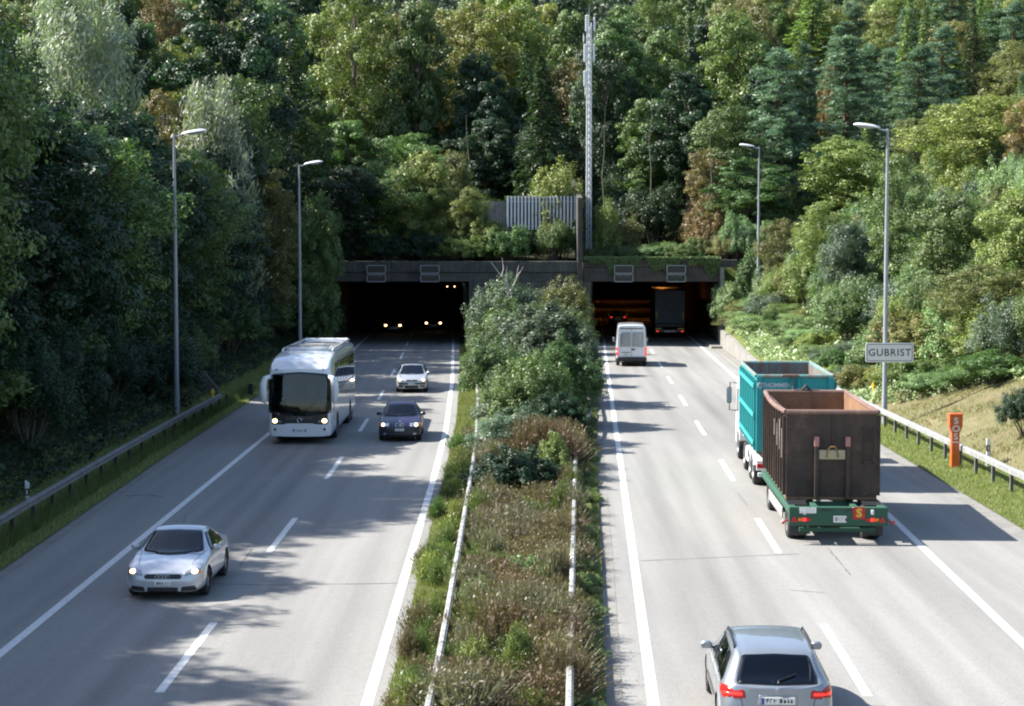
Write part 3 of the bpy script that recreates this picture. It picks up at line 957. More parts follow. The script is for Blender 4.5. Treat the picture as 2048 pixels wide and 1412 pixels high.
def plant(kind, x, y, h=None, w=None, mat=None, name='tree', label=None, cat='tree', group=None, z=None, lean=0.0):
    """one plant: an Empty at its foot with trunk and crown"""
    cm, tm, H, Rr = P[kind]
    z = float(T(x, y)) if z is None else z
    if y > 147: z = max(z, float(hill_z(x, y))) if z > 1 else z
    h = H if h is None else h
    sx = (w / (2 * Rr)) if w else h / H
    e = empty(name, (x, y, z - .05), random.uniform(0, 6.28), label, cat, group)
    e.rotation_euler = (random.uniform(-.03, .03), random.uniform(-.03, .03) + lean, random.uniform(0, 6.28))
    e.scale = (sx, sx * random.uniform(.93, 1.07), h / H)
    leafy = cat in ('tree', 'willow', 'conifer')
    c = ob('crown' if leafy else 'foliage', cm, e)
    c.color = (*MID[mat or cm['leaf_colour']], 1)
    if tm is not None: ob('trunk' if leafy else 'stem', tm, e)
    return e

SPOT = [(130, 'at the left edge of the view'), (280, 'behind the tall silvery willow'), (400, 'behind the nearest left lamp head'), (540, 'between the two left lamp heads'), (650, 'behind the second left lamp head'),
        (760, 'above the left end of the portal wall'), (900, 'above the left tunnel mouth'), (1010, 'left of the white slatted screen'), (1150, 'above the white slatted screen'), (1200, 'straight behind the antenna mast'),
        (1300, 'just right of the antenna mast'), (1440, 'above the right tunnel mouth'), (1570, 'behind the further right lamp head'), (1700, 'between the two right lamp heads'), (1800, 'behind the near right lamp head'), (1920, 'right of the near right lamp head'), (9999, 'at the right edge of the view')]
HUE = {'leaf_dark': 'dark green', 'leaf_mid': 'mid green', 'leaf_light': 'light green', 'leaf_yellow': 'yellowish', 'leaf_olive': 'olive', 'leaf_spruce': 'blackish green', 'leaf_pine': 'blue green', 'leaf_larch': 'soft green', 'leaf_autumn': 'rusty orange', 'leaf_brown': 'brownish', 'leaf_grey': 'grey green', 'leaf_bramble': 'bright green'}
def spot(x, y):
    px = 1024 + F_PX * x / y
    return next(n for lim, n in SPOT if px < lim)
def lspot(y):
    return ('below the near left lamp head' if 62 < y < 84 else 'left of the silver coupe' if y < 50 else 'at the left edge of the view' if y <= 62 else 'between the left lamp posts' if y < 116 else 'beside the left tunnel mouth')
def XZ(px, Z): return (px - 1024) * Z / F_PX
def at(px, py, Z): return XZ(px, Z), Z, CAM_H + (HORIZON - py) * Z / F_PX
def tree_px(kind, px, ptop, Z, wpx=None, **kw):
    x, y, ztop = at(px, ptop, Z)
    zb = float(T(x, y))
    w = wpx * Z / F_PX if wpx else None
    return plant(kind, x, y, max(1.0, ztop - zb), w, **kw)

# ---- singled-out trees, front left (their shade falls on the road)
S = 'tree'
named = [
 ('wA', 150, 0, 108, 290, 'leaf_willow', 'tall silvery pale willow at the upper left, brightest tree of the left slope', 'willow'),
 ('wB', 440, 236, 119, 170, 'leaf_willow', 'grey green willow bush between the two left lamp posts', 'willow'),
 ('bA', 60, 225, 82, 330, 'leaf_dark', 'dark glossy broadleaf tree at the left edge below the silvery willow', S),
 ('bC', 215, 330, 88, 260, 'leaf_dark', 'round dark tree just left of the nearest left lamp post', S),
 ('bE', 320, 170, 126, 150, 'leaf_brown', 'slender brownish tree behind the nearest left lamp head', S),
 ('bE', 395, 225, 122, 90, 'leaf_autumn', 'small orange tinged tree above the left lamp head', S),
 ('bB', 460, -35, 146, 270, 'leaf_dark', 'big dark broadleaf tree rising between the silvery willow and the spruce', S),
 ('sA', 592, 22, 158, 165, 'leaf_spruce', 'dark pointed spruce above the second left lamp post', 'conifer'),
 ('bE', 700, -30, 182, 220, 'leaf_light', 'light green airy tree right of the left spruce', S),
 ('bD', 812, 40, 190, 190, 'leaf_olive', 'olive brown thinning tree high above the left tunnel mouth', S),
 ('bE', 935, -5, 200, 200, 'leaf_yellow', 'yellowish green tree in the middle of the top edge', S),
 ('bB', 1015, -20, 206, 190, 'leaf_light', 'tall yellow green tree left of the antenna mast', S),
 ('sB', 1085, 105, 166, 190, 'leaf_spruce', 'broad drooping spruce just left of the antenna mast', 'conifer'),
 ('bB', 1230, 30, 182, 170, 'leaf_mid', 'tall green tree right behind the antenna mast top', S),
 ('bA', 1330, 60, 186, 170, 'leaf_mid', 'dark green tree with bare stem halfway between mast and pale maple', S),
 ('bD', 1455, 22, 184, 190, 'leaf_light', 'pale yellow green maple, brightest crown right of the mast', S),
 ('lA', 1612, -45, 232, 190, 'leaf_larch', 'feathery green larch above the tall blue green pine', 'conifer'),
 ('pA', 1552, 100, 170, 185, 'leaf_pine', 'tall blue green pine behind the further right lamp post', 'conifer'),
 ('pB', 1692, 70, 176, 175, 'leaf_pine', 'blue green pine with forked reddish stem left of the near right lamp head', 'conifer'),
 ('pA', 1826, 95, 186, 160, 'leaf_pine', 'blue green pine right of the near right lamp head', 'conifer'),
 ('lA', 1760, -8, 262, 110, 'leaf_larch', 'bright green pointed larch at the top edge, left one of the pair', 'conifer'),
 ('lA', 1812, -20, 270, 90, 'leaf_larch', 'narrow bright larch at the top edge, right one of the pair', 'conifer'),
 ('lA', 1868, 12, 240, 120, 'leaf_larch', 'spire shaped larch standing out against the dark far wood', 'conifer'),
 ('lA', 1900, 60, 205, 150, 'leaf_larch', 'soft olive larch in front of the spire shaped larch', 'conifer'),
 ('pB', 1985, 20, 215, 165, 'leaf_pine', 'grey green pine below the dark far wood in the top right corner', 'conifer'),
 ('bE', 1955, 185, 128, 280, 'leaf_light', 'spreading bright green acacia on the right slope', S),
 ('bD', 2052, 190, 122, 110, 'leaf_autumn', 'rust brown tree at the right edge beside the acacia', S),
 ('bA', 1660, 130, 190, 60, 'leaf_autumn', 'thin orange tree squeezed between the two big pines', S),
 ('bE', 1420, 292, 160, 100, 'leaf_brown', 'small bare topped rusty larch above the right tunnel mouth', S),
 ('bC', 855, 300, 152, 130, 'leaf_light', 'green round tree above the left tunnel mouth', S),
 ('bC', 905, 300, 158, 90, 'leaf_olive', 'olive tree behind the pale slope slab', S),
 ('bC', 938, 372, 150, 85, 'leaf_yellow', 'bright yellow green tree left of the pale slab', S),
 ('bC', 700, 330, 150, 190, 'leaf_dark', 'dark tree right of the second left lamp head', S),
 ('bC', 640, 380, 138, 110, 'leaf_mid', 'leafy green tree just behind the second left lamp post', S),
 ('bE', 545, 330, 134, 120, 'leaf_olive', 'brown tinged tree left of the second left lamp post', S),
]
cap_names = {'wA': 'willow_tree', 'wB': 'willow_tree', 'sA': 'spruce_tree', 'sB': 'spruce_tree', 'lA': 'larch_tree', 'pA': 'pine_tree', 'pB': 'pine_tree'}
for kd, px, pt, Z, w, mt, lb, ct in named:
    tree_px(kd, px, pt, Z, w, mat=mt, label=lb, cat=ct, name=cap_names.get(kd, 'broadleaf_tree'))

# left row along the cutting: heights set how far the shade reaches over the road
row = [  # (y, x, top z)
 (30, -20.5, 13.0), (35.5, -21.0, 14.2), (40.5, -20, 13.0), (46, -21, 14.6), (52, -22, 12.6), (57.5, -20, 16.5), (62.5, -19.5, 18.4), (68, -20.5, 14.2),
 (73.5, -19.5, 13.6), (79, -20, 14.4), (85, -19.5, 13.8), (91, -20.5, 14.8), (97, -20, 15.2), (103, -20, 14.0), (110, -19.6, 14.0), (117, -19.4, 14.2), (124, -20.2, 16), (131, -20, 18), (138, -20.5, 21), (144, -20, 22)]
for k, (y, x, zt) in enumerate(row):
    zb = float(T(x, y))
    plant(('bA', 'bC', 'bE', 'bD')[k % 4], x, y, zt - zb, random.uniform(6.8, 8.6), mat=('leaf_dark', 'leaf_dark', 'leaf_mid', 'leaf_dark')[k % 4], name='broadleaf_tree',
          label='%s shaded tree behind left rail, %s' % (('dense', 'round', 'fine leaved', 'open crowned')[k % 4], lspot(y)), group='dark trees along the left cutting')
for k in range(25):
    y = 18 + k * 3.0; x = -25.5 - (k % 2) * 6 - random.uniform(0, 3)
    zt = float(np.interp(y, [q_[0] for q_ in row], [q_[2] for q_ in row])) + (-20 - x) * .9 - .5  # heights shaped so this mostly unseen row shades the crowns in front
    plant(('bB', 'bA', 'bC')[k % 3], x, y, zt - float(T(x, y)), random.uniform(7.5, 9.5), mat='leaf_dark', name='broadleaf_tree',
          label='dark tree raised for shade, second row on left slope, %s' % lspot(y), group='dark trees raised for shade in the second row on the left slope')
for k in range(40):
    y = 52 + k * 2.35; x = float(I(y, T_EL)) - random.uniform(3.6, 6.2)
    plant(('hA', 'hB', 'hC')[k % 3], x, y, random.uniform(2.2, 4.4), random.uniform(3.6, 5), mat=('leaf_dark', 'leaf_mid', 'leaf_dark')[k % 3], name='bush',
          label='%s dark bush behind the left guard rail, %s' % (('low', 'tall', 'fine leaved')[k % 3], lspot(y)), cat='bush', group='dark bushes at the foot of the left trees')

for k in range(9):  # trees added to throw more shade on the row below them
    y = 113 + k * 3.6; x = -32 - (k % 3) * 1.6
    plant(('bB', 'bA')[k % 2], x, y, 21.5 - float(T(x, y)), random.uniform(7.5, 9), mat='leaf_dark', name='broadleaf_tree',
          label='tall dark tree added for shade behind the silvery willow', group='tall dark trees added for shade behind the silvery willow')
plant('bC', -16.6, 143.2, 9.0, 6.0, mat='leaf_dark', name='broadleaf_tree', label='dark leaning tree hiding the left end of the portal wall')
plant('hB', -14.9, 144.6, 5.2, 3.4, mat='leaf_dark', name='bush', label='dark bush against the left edge of the left tunnel mouth', cat='bush')
# hillside wood behind the tunnel
pts = []
tries = 0
while len(pts) < 215 and tries < 14000:
    tries += 1
    y = 152 + 130 * random.random() ** 1.0
    hw = y * .30 + 14
    x = random.uniform(-hw, hw)
    dmin = 4.4 + (y - 150) * .010
    if y < 168 and -6 < x < 16: continue
    if all((x - a) ** 2 + (y - b) ** 2 > dmin ** 2 for a, b in pts): pts.append((x, y))
for k in range(900):
    y = random.uniform(200, 290); x = random.uniform(-.28, .31) * y
    if len(pts) < 250 and all((x - a) ** 2 + (y - b) ** 2 > 5.4 ** 2 for a, b in pts): pts.append((x, y))
for k in range(900):
    y = random.uniform(225, 285); x = random.uniform(.10, .32) * y
    if all((x - a) ** 2 + (y - b) ** 2 > (4.6 + (y - 225) * .008) ** 2 for a, b in pts): pts.append((x, y))
for x, y in pts:
    u = x / y
    right = u > .14
    r = random.random()
    if right: kd, mt = [('pA', 'leaf_pine'), ('pB', 'leaf_pine'), ('lA', 'leaf_larch'), ('lA', 'leaf_larch'), ('sA', 'leaf_spruce'), ('bE', 'leaf_olive'), ('bD', 'leaf_light')][int(r * 7)]
    else: kd, mt = [('bA', 'leaf_mid'), ('bB', 'leaf_dark'), ('bD', 'leaf_olive'), ('bE', 'leaf_light'), ('bB', 'leaf_mid'), ('sA', 'leaf_spruce'), ('bA', 'leaf_yellow'), ('bD', 'leaf_mid'), ('bE', 'leaf_brown')][int(r * 9)]
    if y < 190 and not right and mt in ('leaf_olive', 'leaf_light', 'leaf_yellow', 'leaf_brown'): mt = random.choice(['leaf_dark', 'leaf_mid', 'leaf_dark'])
    if y < 160: h = random.uniform(6, 10)
    elif y < 178: h = random.uniform(10, 15) if not right else random.uniform(8, 12)
    else: h = random.uniform(14, 21) if not right else random.uniform(11, 16)
    if y > 360: h = random.uniform(15, 20); mt = 'leaf_spruce' if random.random() < .6 else 'leaf_dark'
    con = kd[0] in 'spl'
    nm = cap_names.get(kd, 'broadleaf_tree')
    plant(kd, x, y, h, None if con else random.uniform(6.5, 9), mat=mt, name=nm, cat='conifer' if con else 'tree',
          label='%s %s in the %s wood, %s' % (HUE[mt], {'p': 'pine', 'l': 'larch', 's': 'spruce', 'b': 'leafy tree'}[kd[0]], 'near' if y < 185 else 'middle' if y < 250 else 'distant', spot(x, y)),
          group={'p': 'pines of the hillside wood', 'l': 'larches of the hillside wood', 's': 'spruces of the hillside wood', 'b': 'broadleaf trees of the hillside wood'}[kd[0]])
# the far wood beyond: one uncountable mass of crowns
fp = []
for k in range(9000):
    y = random.uniform(280, 520); x = random.uniform(-.31, .34) * y
    if all((x - a) ** 2 + (y - b) ** 2 > (5.2 + (y - 280) * .006) ** 2 for a, b, *_ in fp): fp.append((x, y, random.random()))
FV, FT = [], []
for x, y, u in fp:
    z = float(hill_z(x, y)); h = random.uniform(13, 20); con = u < .5; m = 900
    t = rng.random(m); th = rng.uniform(0, 6.283, m)
    if con: rr = 3.0 * (1 - t) ** .85 * (.75 + .35 * np.sin(t * 46 + u * 9)) * rng.uniform(.55, 1, m) ** .5 + .1
    else: rr = 4.2 * np.sin(np.pi * np.clip(t * .86 + .12, 0, 1)) ** .55 * (.8 + .2 * np.sin(th * 3 + t * 9 + u * 20)) * rng.uniform(.4, 1, m) ** .4
    C = np.stack([x + rr * np.cos(th), y + rr * np.sin(th), z + .5 + t * h], -1)
    Nn = unit(np.stack([np.cos(th), np.sin(th), np.full(m, .8)], -1))
    V, _ = leaves(C, Nn, .55 if not con else .5, .6)
    FV.append(V); FT.append(np.clip(.35 + .3 * (u * 7 % 1 - .5) + rng.normal(0, .2, m) + .2 * t, 0, 1))
FV = np.concatenate(FV)
tag(ob('far_wood', npmesh('far_wood', FV, np.arange(len(FV)).reshape(-1, 4), M['leaf_far'], tint=np.concatenate(FT))), 'far blue green wood closing the view along the top edge', 'wood', None, 'stuff')
# understorey filling the wood floor
for k in range(150):
    y = 150 + 130 * random.random() ** 1.3; hw = y * .29 + 6; x = random.uniform(-hw, hw)
    if y < 153 and 4.5 < x < 16.5: y += 4
    if abs(x - 6.4) < 3.2 and y < 157: continue
    plant(('hA', 'hB')[k % 2], x, y, random.uniform(3.0, 6.5), random.uniform(4.5, 6.5), mat=random.choice(['leaf_mid', 'leaf_dark', 'leaf_dark', 'leaf_mid', 'leaf_dark', 'leaf_olive']), name='shrub',
          label='undergrowth shrub on the wood floor, %s' % spot(x, y), cat='shrub', group='undergrowth shrubs on the hillside')

for k in range(9):
    plant(('hA', 'hC')[k % 2], 16.9 + (k % 5) * .9, 145.2 + (k // 5) * 2.2, random.uniform(2.2, 4.2), random.uniform(2.4, 3.4), mat=random.choice(['leaf_mid', 'leaf_grey', 'leaf_bramble', 'leaf_olive']), name='bush', cat='bush',
          label='green bush crowding the pale wall edge right of the right tunnel mouth', group='bushes right of the right tunnel mouth')
# bushes right on top of the portal wall
for k in range(24):
    x = -19 + k * 1.0 + random.uniform(-.3, .3)
    y = 148.0 + random.uniform(0, 3.5)
    plant(('hA', 'hC', 'hB')[k % 3], x, y, random.uniform(1.7, 3.0) + (1.2 if k > 16 else 0), random.uniform(3, 4.2), mat=random.choice(['leaf_mid', 'leaf_dark', 'leaf_mid', 'leaf_light'] if k > 13 else ['leaf_dark', 'leaf_dark', 'leaf_mid']), name='shrub', z=6.4,
          label='leafy shrub growing on top of the left portal wall', cat='shrub', group='shrubs on the left portal wall')
for k in range(17):
    x = 6.6 + k * .72
    plant(('hC', 'hA')[k % 2], x, 148.2 + random.uniform(-.3, 2.6), random.uniform(1.1, 1.9) if k < 12 else random.uniform(2, 3.2), random.uniform(2.4, 3.4), mat=random.choice(['leaf_mid', 'leaf_olive', 'leaf_bramble']), name='bush', z=6.4,
          label='low bush spilling over the right tunnel mouth', cat='bush', group='bushes spilling over the right portal wall')
tree_px('hB', 1305, 352, 158, 120, mat='leaf_spruce', label='dense dark round conifer bush on the slope right of the mast', cat='bush', name='bush')
tree_px('hB', 1415, 385, 152, 110, mat='leaf_autumn', label='rusty orange bush over the right tunnel mouth', cat='bush', name='bush')
tree_px('hA', 1215, 385, 150, 60, mat='leaf_light', label='pale leafed sapling right beside the mast foot', cat='bush', name='bush')
tree_px('hB', 1250, 420, 151, 70, mat='leaf_olive', label='light olive sapling between mast and dark conifer bush', cat='bush', name='bush')
plant('hA', XZ(1098, 149.2), 149.0, 3.6, 2.0, mat='leaf_yellow', z=6.6, label='thin yellow leafed bush in front of the white slatted screen', cat='bush', name='bush')
plant('hB', XZ(1112, 151.6), 151.9, 9.0, 4.8, mat='leaf_yellow', z=6.9, label='yellow leafed tree rising behind the white slatted screen', cat='bush', name='bush')
plant('hA', XZ(1010, 148), 148.0, 3.2, 4.2, mat='leaf_mid', z=6.4, label='green bush at the foot of the white slatted screen', cat='bush', name='bush')

# shrubs on the sunny right slope
rs = 0; cand = []
for k in range(2200):
    y = random.uniform(62, 146); d = random.uniform(.6, 26)
    er = float(I(y, T_RE))
    lo = 6.9 - 4.4 * sm(72, 100, y) - 1.4 * sm(118, 140, y)
    if y < 97: lo = 7.0 - 4.4 * float(sm(76, 94, y))
    if d < lo: continue
    x = er + d
    if x > y * .30 + 2: continue
    if all((x - a) ** 2 + (y - b) ** 2 > (2.1 if d > 6 else 1.7) ** 2 for a, b, _ in cand): cand.append((x, y, d - lo))
for x, y, d in cand:
    near = d < 2.2
    kd = random.choice(['hC', 'hA', 'hC'] if near else ['hA', 'hB', 'hB', 'hC'])
    h = random.uniform(1.2, 2.0) if near else random.uniform(2.4, 4.4) + min(2.0, d * .12)
    if near and y > 104: h *= .8
    mt = random.choice(['leaf_mid', 'leaf_mid', 'leaf_bramble', 'leaf_grey', 'leaf_light', 'leaf_olive', 'leaf_bramble'])
    plant(kd, x, y, h, random.uniform(3.0, 4.4), mat=mt, name='bush',
          label='%s bush %s the sunny right slope, %s' % (HUE[mt], 'at the foot of' if near else 'high on' if d > 9 else 'halfway up', 'near the tunnel' if y > 125 else 'by the further lamp post' if y > 108 else 'by the retaining wall end' if y > 95 else 'behind the near lamp post' if y > 80 else 'above the bare bank'), cat='bush', group='bushes covering the right slope')
for px, pt, Z, w, kd, mt, lb in [(1790, 300, 112, 150, 'bE', 'leaf_mid', 'leafy green tree right behind the near right lamp post'), (1900, 380, 100, 190, 'bC', 'leaf_mid', 'broad green tree on the right slope above the bare bank'),
        (2040, 380, 92, 200, 'bC', 'leaf_light', 'yellow green tree at the right edge above the bare bank'), (1640, 395, 128, 130, 'bE', 'leaf_light', 'light green tree between the two right lamp posts'), (1700, 440, 112, 140, 'bC', 'leaf_grey', 'grey green tree left of the near right lamp post'),
        (1560, 430, 138, 100, 'bE', 'leaf_olive', 'olive tree just right of the further right lamp post'), (1960, 520, 88, 210, 'bE', 'leaf_olive', 'feathery olive bush tree above the orange emergency post')]:
    tree_px(kd, px, pt, Z, w, mat=mt, label=lb, name='broadleaf_tree')
plant('hC', XZ(1545, 132), 132, 2.6, 4.2, mat='leaf_grey', label='dark grey green rounded bush at the foot of the further right lamp post', cat='bush', name='bush')
plant('hN', XZ(2056, 68), 68, 2.2, 2.3, mat='leaf_dark', label='dark bush at the right edge beyond the white marker post', cat='bush', name='bush')

# ---- median: tall evergreen thicket, then brown heather
med = [  # px, ptop, Z, width px, kind, mat, label
 (1012, 520, 132, 130, 'hN', 'leaf_grey', 'grey green shrub at the back left of the median thicket, under the bare branches'),
 (1128, 528, 134, 110, 'hN', 'leaf_olive', 'olive shrub at the back of the median thicket against the pier'),
 (972, 585, 120, 80, 'hM', 'leaf_grey', 'greyish small shrub leaning over the left edge of the median thicket'),
 (1050, 572, 112, 160, 'hN', 'leaf_mid', 'yellowish green shrub in the upper middle of the median thicket'),
 (1138, 590, 112, 100, 'hN', 'leaf_mid', 'green shrub leaning to the right carriageway near the tunnel'),
 (1090, 585, 92, 200, 'hO', 'leaf_grey', 'tall grey green evergreen shrub in the middle of the median'),
 (1012, 640, 95, 120, 'hN', 'leaf_grey', 'grey leaved shrub at the left flank of the median thicket'),
 (1130, 665, 80, 150, 'hO', 'leaf_mid', 'evergreen shrub at the right flank of the median thicket'),
 (1030, 720, 76, 165, 'hN', 'leaf_grey', 'pale leaved shrub behind the foremost evergreen of the thicket'),
 (1110, 775, 71, 130, 'hO', 'leaf_dark', 'dense evergreen shrub with deep shadow beside the right median rail'),
 (1022, 800, 66, 150, 'hN', 'leaf_grey', 'foremost glossy evergreen of the median thicket beside the left rail'),
]
for px, pt, Z, w, kd, mt, lb in med:
    x, y, zt = at(px, pt, Z)
    plant(kd, x, y, zt, w * Z / F_PX * 1.15, mat=mt, z=.05, label=lb, cat='shrub', name='shrub')
for k in range(9):
    y = 74 + k * 7.4; a = .52 + .3 * math.sin(k * 2.1)
    x = float(I(y, T_ME)) * (1 - a) + float(I(y, T_RM)) * a
    plant('hN', x, y, random.uniform(3.4, 4.6), 3.6, mat=random.choice(['leaf_dark', 'leaf_grey', 'leaf_mid']), z=.05, name='shrub', cat='shrub',
          label='dark evergreen shrub inside the median thicket', group='evergreen shrubs packed in the median thicket')
# low spreading evergreen in front
plant('hM', G(1000, 1035).x, 57.0, 1.75, 2.5, mat='leaf_dark', z=.05, label='low dark glossy bush spreading over the left median rail', cat='shrub', name='shrub')
plant('hM', G(1085, 1040).x, 57.8, 1.6, 2.2, mat='leaf_dark', z=.05, label='low dark bush against the right median rail before the heather mound', cat='shrub', name='shrub')
plant('hM', G(1105, 1000).x, 60.2, 1.9, 1.4, mat='leaf_light', z=.05, label='small light green bush before the reddish heather mound', cat='shrub', name='shrub')
for k, (px, py, w, h, mt, lb) in enumerate([(950, 1370, 85, 1.25, 'leaf_light', 'pale big leaved sapling in the heather, left one of the two'), (1037, 1345, 64, 1.3, 'leaf_light', 'pale big leaved sapling in the heather, right one near the rail'),
     (960, 1220, 110, 1.05, 'leaf_mid', 'low green bramble with reddish leaves in the middle of the heather'), (1060, 1160, 120, .95, 'leaf_mid', 'low green patch beside the right median rail')]):
    q = G(px, py + 30); plant('hL', q.x, q.y, h, w * q.y / F_PX, mat=mt, z=.1, label=lb, cat='shrub', name='shrub')
for k in range(34):
    y = 30 + 32 * random.random(); sd = random.random() < .5
    x = float(I(y, T_ME)) + random.uniform(1.25, 1.75) if sd else float(I(y, T_RM)) - random.uniform(.75, 1.15)
    plant('gA', x, y, random.uniform(.85, 1.15), random.uniform(.6, .9), mat=random.choice(['green_twig', 'dry_twig', 'grey_twig']), z=.03, name='herb', cat='weed',
          label='tall straggly stalks leaning over a median guard rail', group='tall stalks beside the median guard rails')
# reddish heather mound and the rest
for k in range(270):
    y = 29.5 + 38 * (k / 270) + random.uniform(-.4, .4)
    a = random.uniform(.27, .83)
    x = float(I(y, T_ME)) * (1 - a) + float(I(y, T_RM)) * a
    if 54 < y < 61: continue
    pv_ = math.sin(x * 1.9 + y * .55) + .7 * math.sin(y * 1.1 - x) + random.uniform(-.5, .5)
    kd = random.choice(['dA', 'dB', 'dC'])
    plant(kd, x, y, max(.4, .72 + .2 * pv_ + random.uniform(-.15, .2)), random.uniform(.8, 1.5), mat=('green_twig' if pv_ < -.55 else 'grey_twig' if pv_ > 1.0 else 'rust_twig' if random.random() < .3 else 'dry_twig'), z=.05, name='heather', cat='heather',
          label='%s heather clump %s, %s' % ('greenish' if pv_ < -.55 else 'greyish' if pv_ > 1.0 else 'brown', 'beside the left median rail' if a < .42 else 'beside the right median rail' if a > .68 else 'in the middle of the median', 'at the bottom edge' if y < 36 else 'level with the silver coupe' if y < 45 else 'level with the trailer' if y < 54 else 'before the evergreen thicket'), group='heather clumps on the median')
for k in range(16):
    y = 62 + random.uniform(0, 4.5); x = random.uniform(.3, 1.9)
    plant('dB', x, y, random.uniform(1.3, 2.0), random.uniform(1.4, 1.9), mat='rust_twig', z=.05, name='heather', cat='heather',
          label='tall reddish brown heather mound in front of the evergreen thicket', group='tall reddish heather mound on the median')
for k in range(80):
    y = 30 + 45 * random.random() ** 1.5; x = float(I(y, T_ME)) + random.uniform(.12, 1.0)
    plant('gA', x, y, random.uniform(.3, .85), random.uniform(.5, .95), mat=random.choice(['green_twig', 'leaf_mid', 'leaf_light', 'dry_twig', 'leaf_mid']), z=.03, name='herb', cat='weed',
          label='straggly herb at the left edge of the median', group='herbs along the left edge of the median')
for k in range(46):
    y = 30 + k * 1.6 + random.uniform(-.5, .5); x = float(I(y, T_RM)) - random.uniform(.3, .62)
    plant('hL', x, y, random.uniform(.3, .55), random.uniform(.7, 1.1), mat=random.choice(['leaf_mid', 'leaf_light', 'leaf_mid']), z=.02, name='weed', cat='weed',
          label='low green weed between the right median rail and the road', group='weeds along the right edge of the median')

# bare dead branches over the thicket
db = empty('dead_branch', (XZ(1010, 124), 124, 4.6), 0, 'bare bleached forked branch sticking out above the median thicket', 'branch')
def q(px, py): return Vector((XZ(px, 124) - XZ(1010, 124), 0, CAM_H + (HORIZON - py) * 124 / F_PX - 4.6))
for k, (pl, r0) in enumerate([([(1022, 590), (1012, 565), (1000, 548), (982, 524)], .07), ([(1003, 553), (1007, 536), (1004, 515)], .045), ([(1015, 570), (1012, 550), (1014, 530)], .045),
                   ([(1020, 582), (1032, 560), (1037, 530)], .055), ([(1033, 556), (1046, 534)], .04)]):
    mb = MB(); mb.tube([q(*p) + Vector((0, random.uniform(-.2, .2), 0)) for p in pl], [r0 * (1 - .75 * i / (len(pl) - 1)) for i in range(len(pl))], 6)
    mb.build('twig', M['bark_pale'], db, True)

# ---- grass and ground cover (uncountable)
def blades(name, X, Y, Zb, h, w, mat, lean=.5, label=None, cat='grass'):
    n = len(X)
    base = np.stack([X, Y, Zb], -1)
    th = rng.uniform(0, 6.283, n); l = np.abs(rng.normal(0, lean, n))
    d = np.stack([np.cos(th) * np.sin(l), np.sin(th) * np.sin(l), np.cos(l)], -1)
    hh = h * rng.uniform(.45, 1.25, n)[:, None]
    s = unit(np.cross(d, rnd_dir(n))) * w
    V = np.stack([base - s, base + s, base + d * hh], 1).reshape(-1, 3)
    o = ob(name, npmesh(name, V, np.arange(n * 3).reshape(n, 3), mat, tint=np.clip(rng.normal(.5, .22, n), 0, 1)))
    return tag(o, label, cat, None, 'stuff')
def patchy(n, y0, y1, xf, zf=None, pw=1.0, freq=1.2, bias=0.0):
    y = y0 + (y1 - y0) * rng.random(n) ** pw
    x = xf(y, rng.random(n))
    keep = wob(x, y, freq) + rng.normal(0, .6, n) > bias
    return x[keep], y[keep]
x, y = patchy(42000, 40, 104, lambda y, u: I(y, T_RE) + .02 + u * 2.6, pw=1.3, bias=-1.5)
blades('grass', x, y, T(x, y), .12, .012, M['blade'], label='green verge grass under the right guard rail')
x, y = patchy(52000, 52, 100, lambda y, u: I(y, T_RE) + 2.0 + u * 9, bias=-.1)
blades('dry_grass', x, y, T(x, y), .17, .014, M['blade_dry'], .8, label='straw coloured dry grass on the right bank')
x, y = patchy(30000, 52, 104, lambda y, u: I(y, T_RE) + 2.0 + u * 10, bias=.5)
blades('grass', x, y, T(x, y), .14, .014, M['blade'], .8, label='green grass patches on the dry right bank')
x, y = patchy(40000, 36, 130, lambda y, u: I(y, T_EL) - .05 - u * 3.2, pw=1.4, bias=-1.5)
blades('grass', x, y, T(x, y), .13, .013, M['blade'], label='shaded grass strip along the left road edge')
x, y = patchy(38000, 29, 140, lambda y, u: I(y, T_ME) + .02 + u * .95, pw=1.6, bias=-1.5)
blades('grass', x, y, np.full(len(x), .05), .22, .012, M['blade'], label='bright grass along the left edge of the median')
x, y = patchy(22000, 29, 140, lambda y, u: I(y, T_RM) - .02 - u * .9, pw=1.6, bias=-1.2)
blades('grass', x, y, np.full(len(x), .05), .14, .010, M['blade'], label='grass along the right edge of the median')
x, y = patchy(26000, 29, 80, lambda y, u: I(y, T_ME) * (1 - .2 - u * .6) + I(y, T_RM) * (.2 + u * .6), pw=1.3, bias=-1.2)
blades('dry_grass', x, y, np.full(len(x), .05), .34, .008, M['dry_twig'], .5, label='brown dry stalks among the median heather')
def cover(name, X, Y, Zb, size, hgt, mat, label):
    n = len(X)
    C = np.stack([X, Y, Zb + hgt * rng.random(n) ** .7], -1)
    V, Fq = leaves(C, np.tile(np.array([-.15, -.35, 1.0]), (n, 1)), size, .7, None, .8)
    o = ob(name, npmesh(name, V, Fq, mat, tint=np.clip(.5 + .18 * wob(X, Y, 1.7) + rng.normal(0, .15, n), 0, 1)))
    return tag(o, label, 'ground cover', None, 'stuff')
x, y = patchy(70000, 74, 146, lambda y, u: I(y, T_RE) + .5 + (6.6 * (1 - sm(76, 96, y))) + u * 13, bias=-1.4)
cover('bramble_cover', x, y, T(x, y), .17, .55, M['leaf_bramble'], 'bright bramble cover on the lower right slope')
x, y = patchy(36000, 34, 146, lambda y, u: I(y, T_EL) - 2.2 - u * 7, bias=-.9)
cover('ivy_cover', x, y, T(x, y), .15, .35, M['leaf_dark'], 'dark ivy cover on the left slope behind the rail')
x, y = patchy(16000, 34, 100, lambda y, u: I(y, T_EL) - .55 - u * .55, pw=1.4, bias=-1.6)
blades('grass', x, y, T(x, y), .42, .010, M['green_twig'], .3, label='taller grass hiding the posts of the left guard rail')
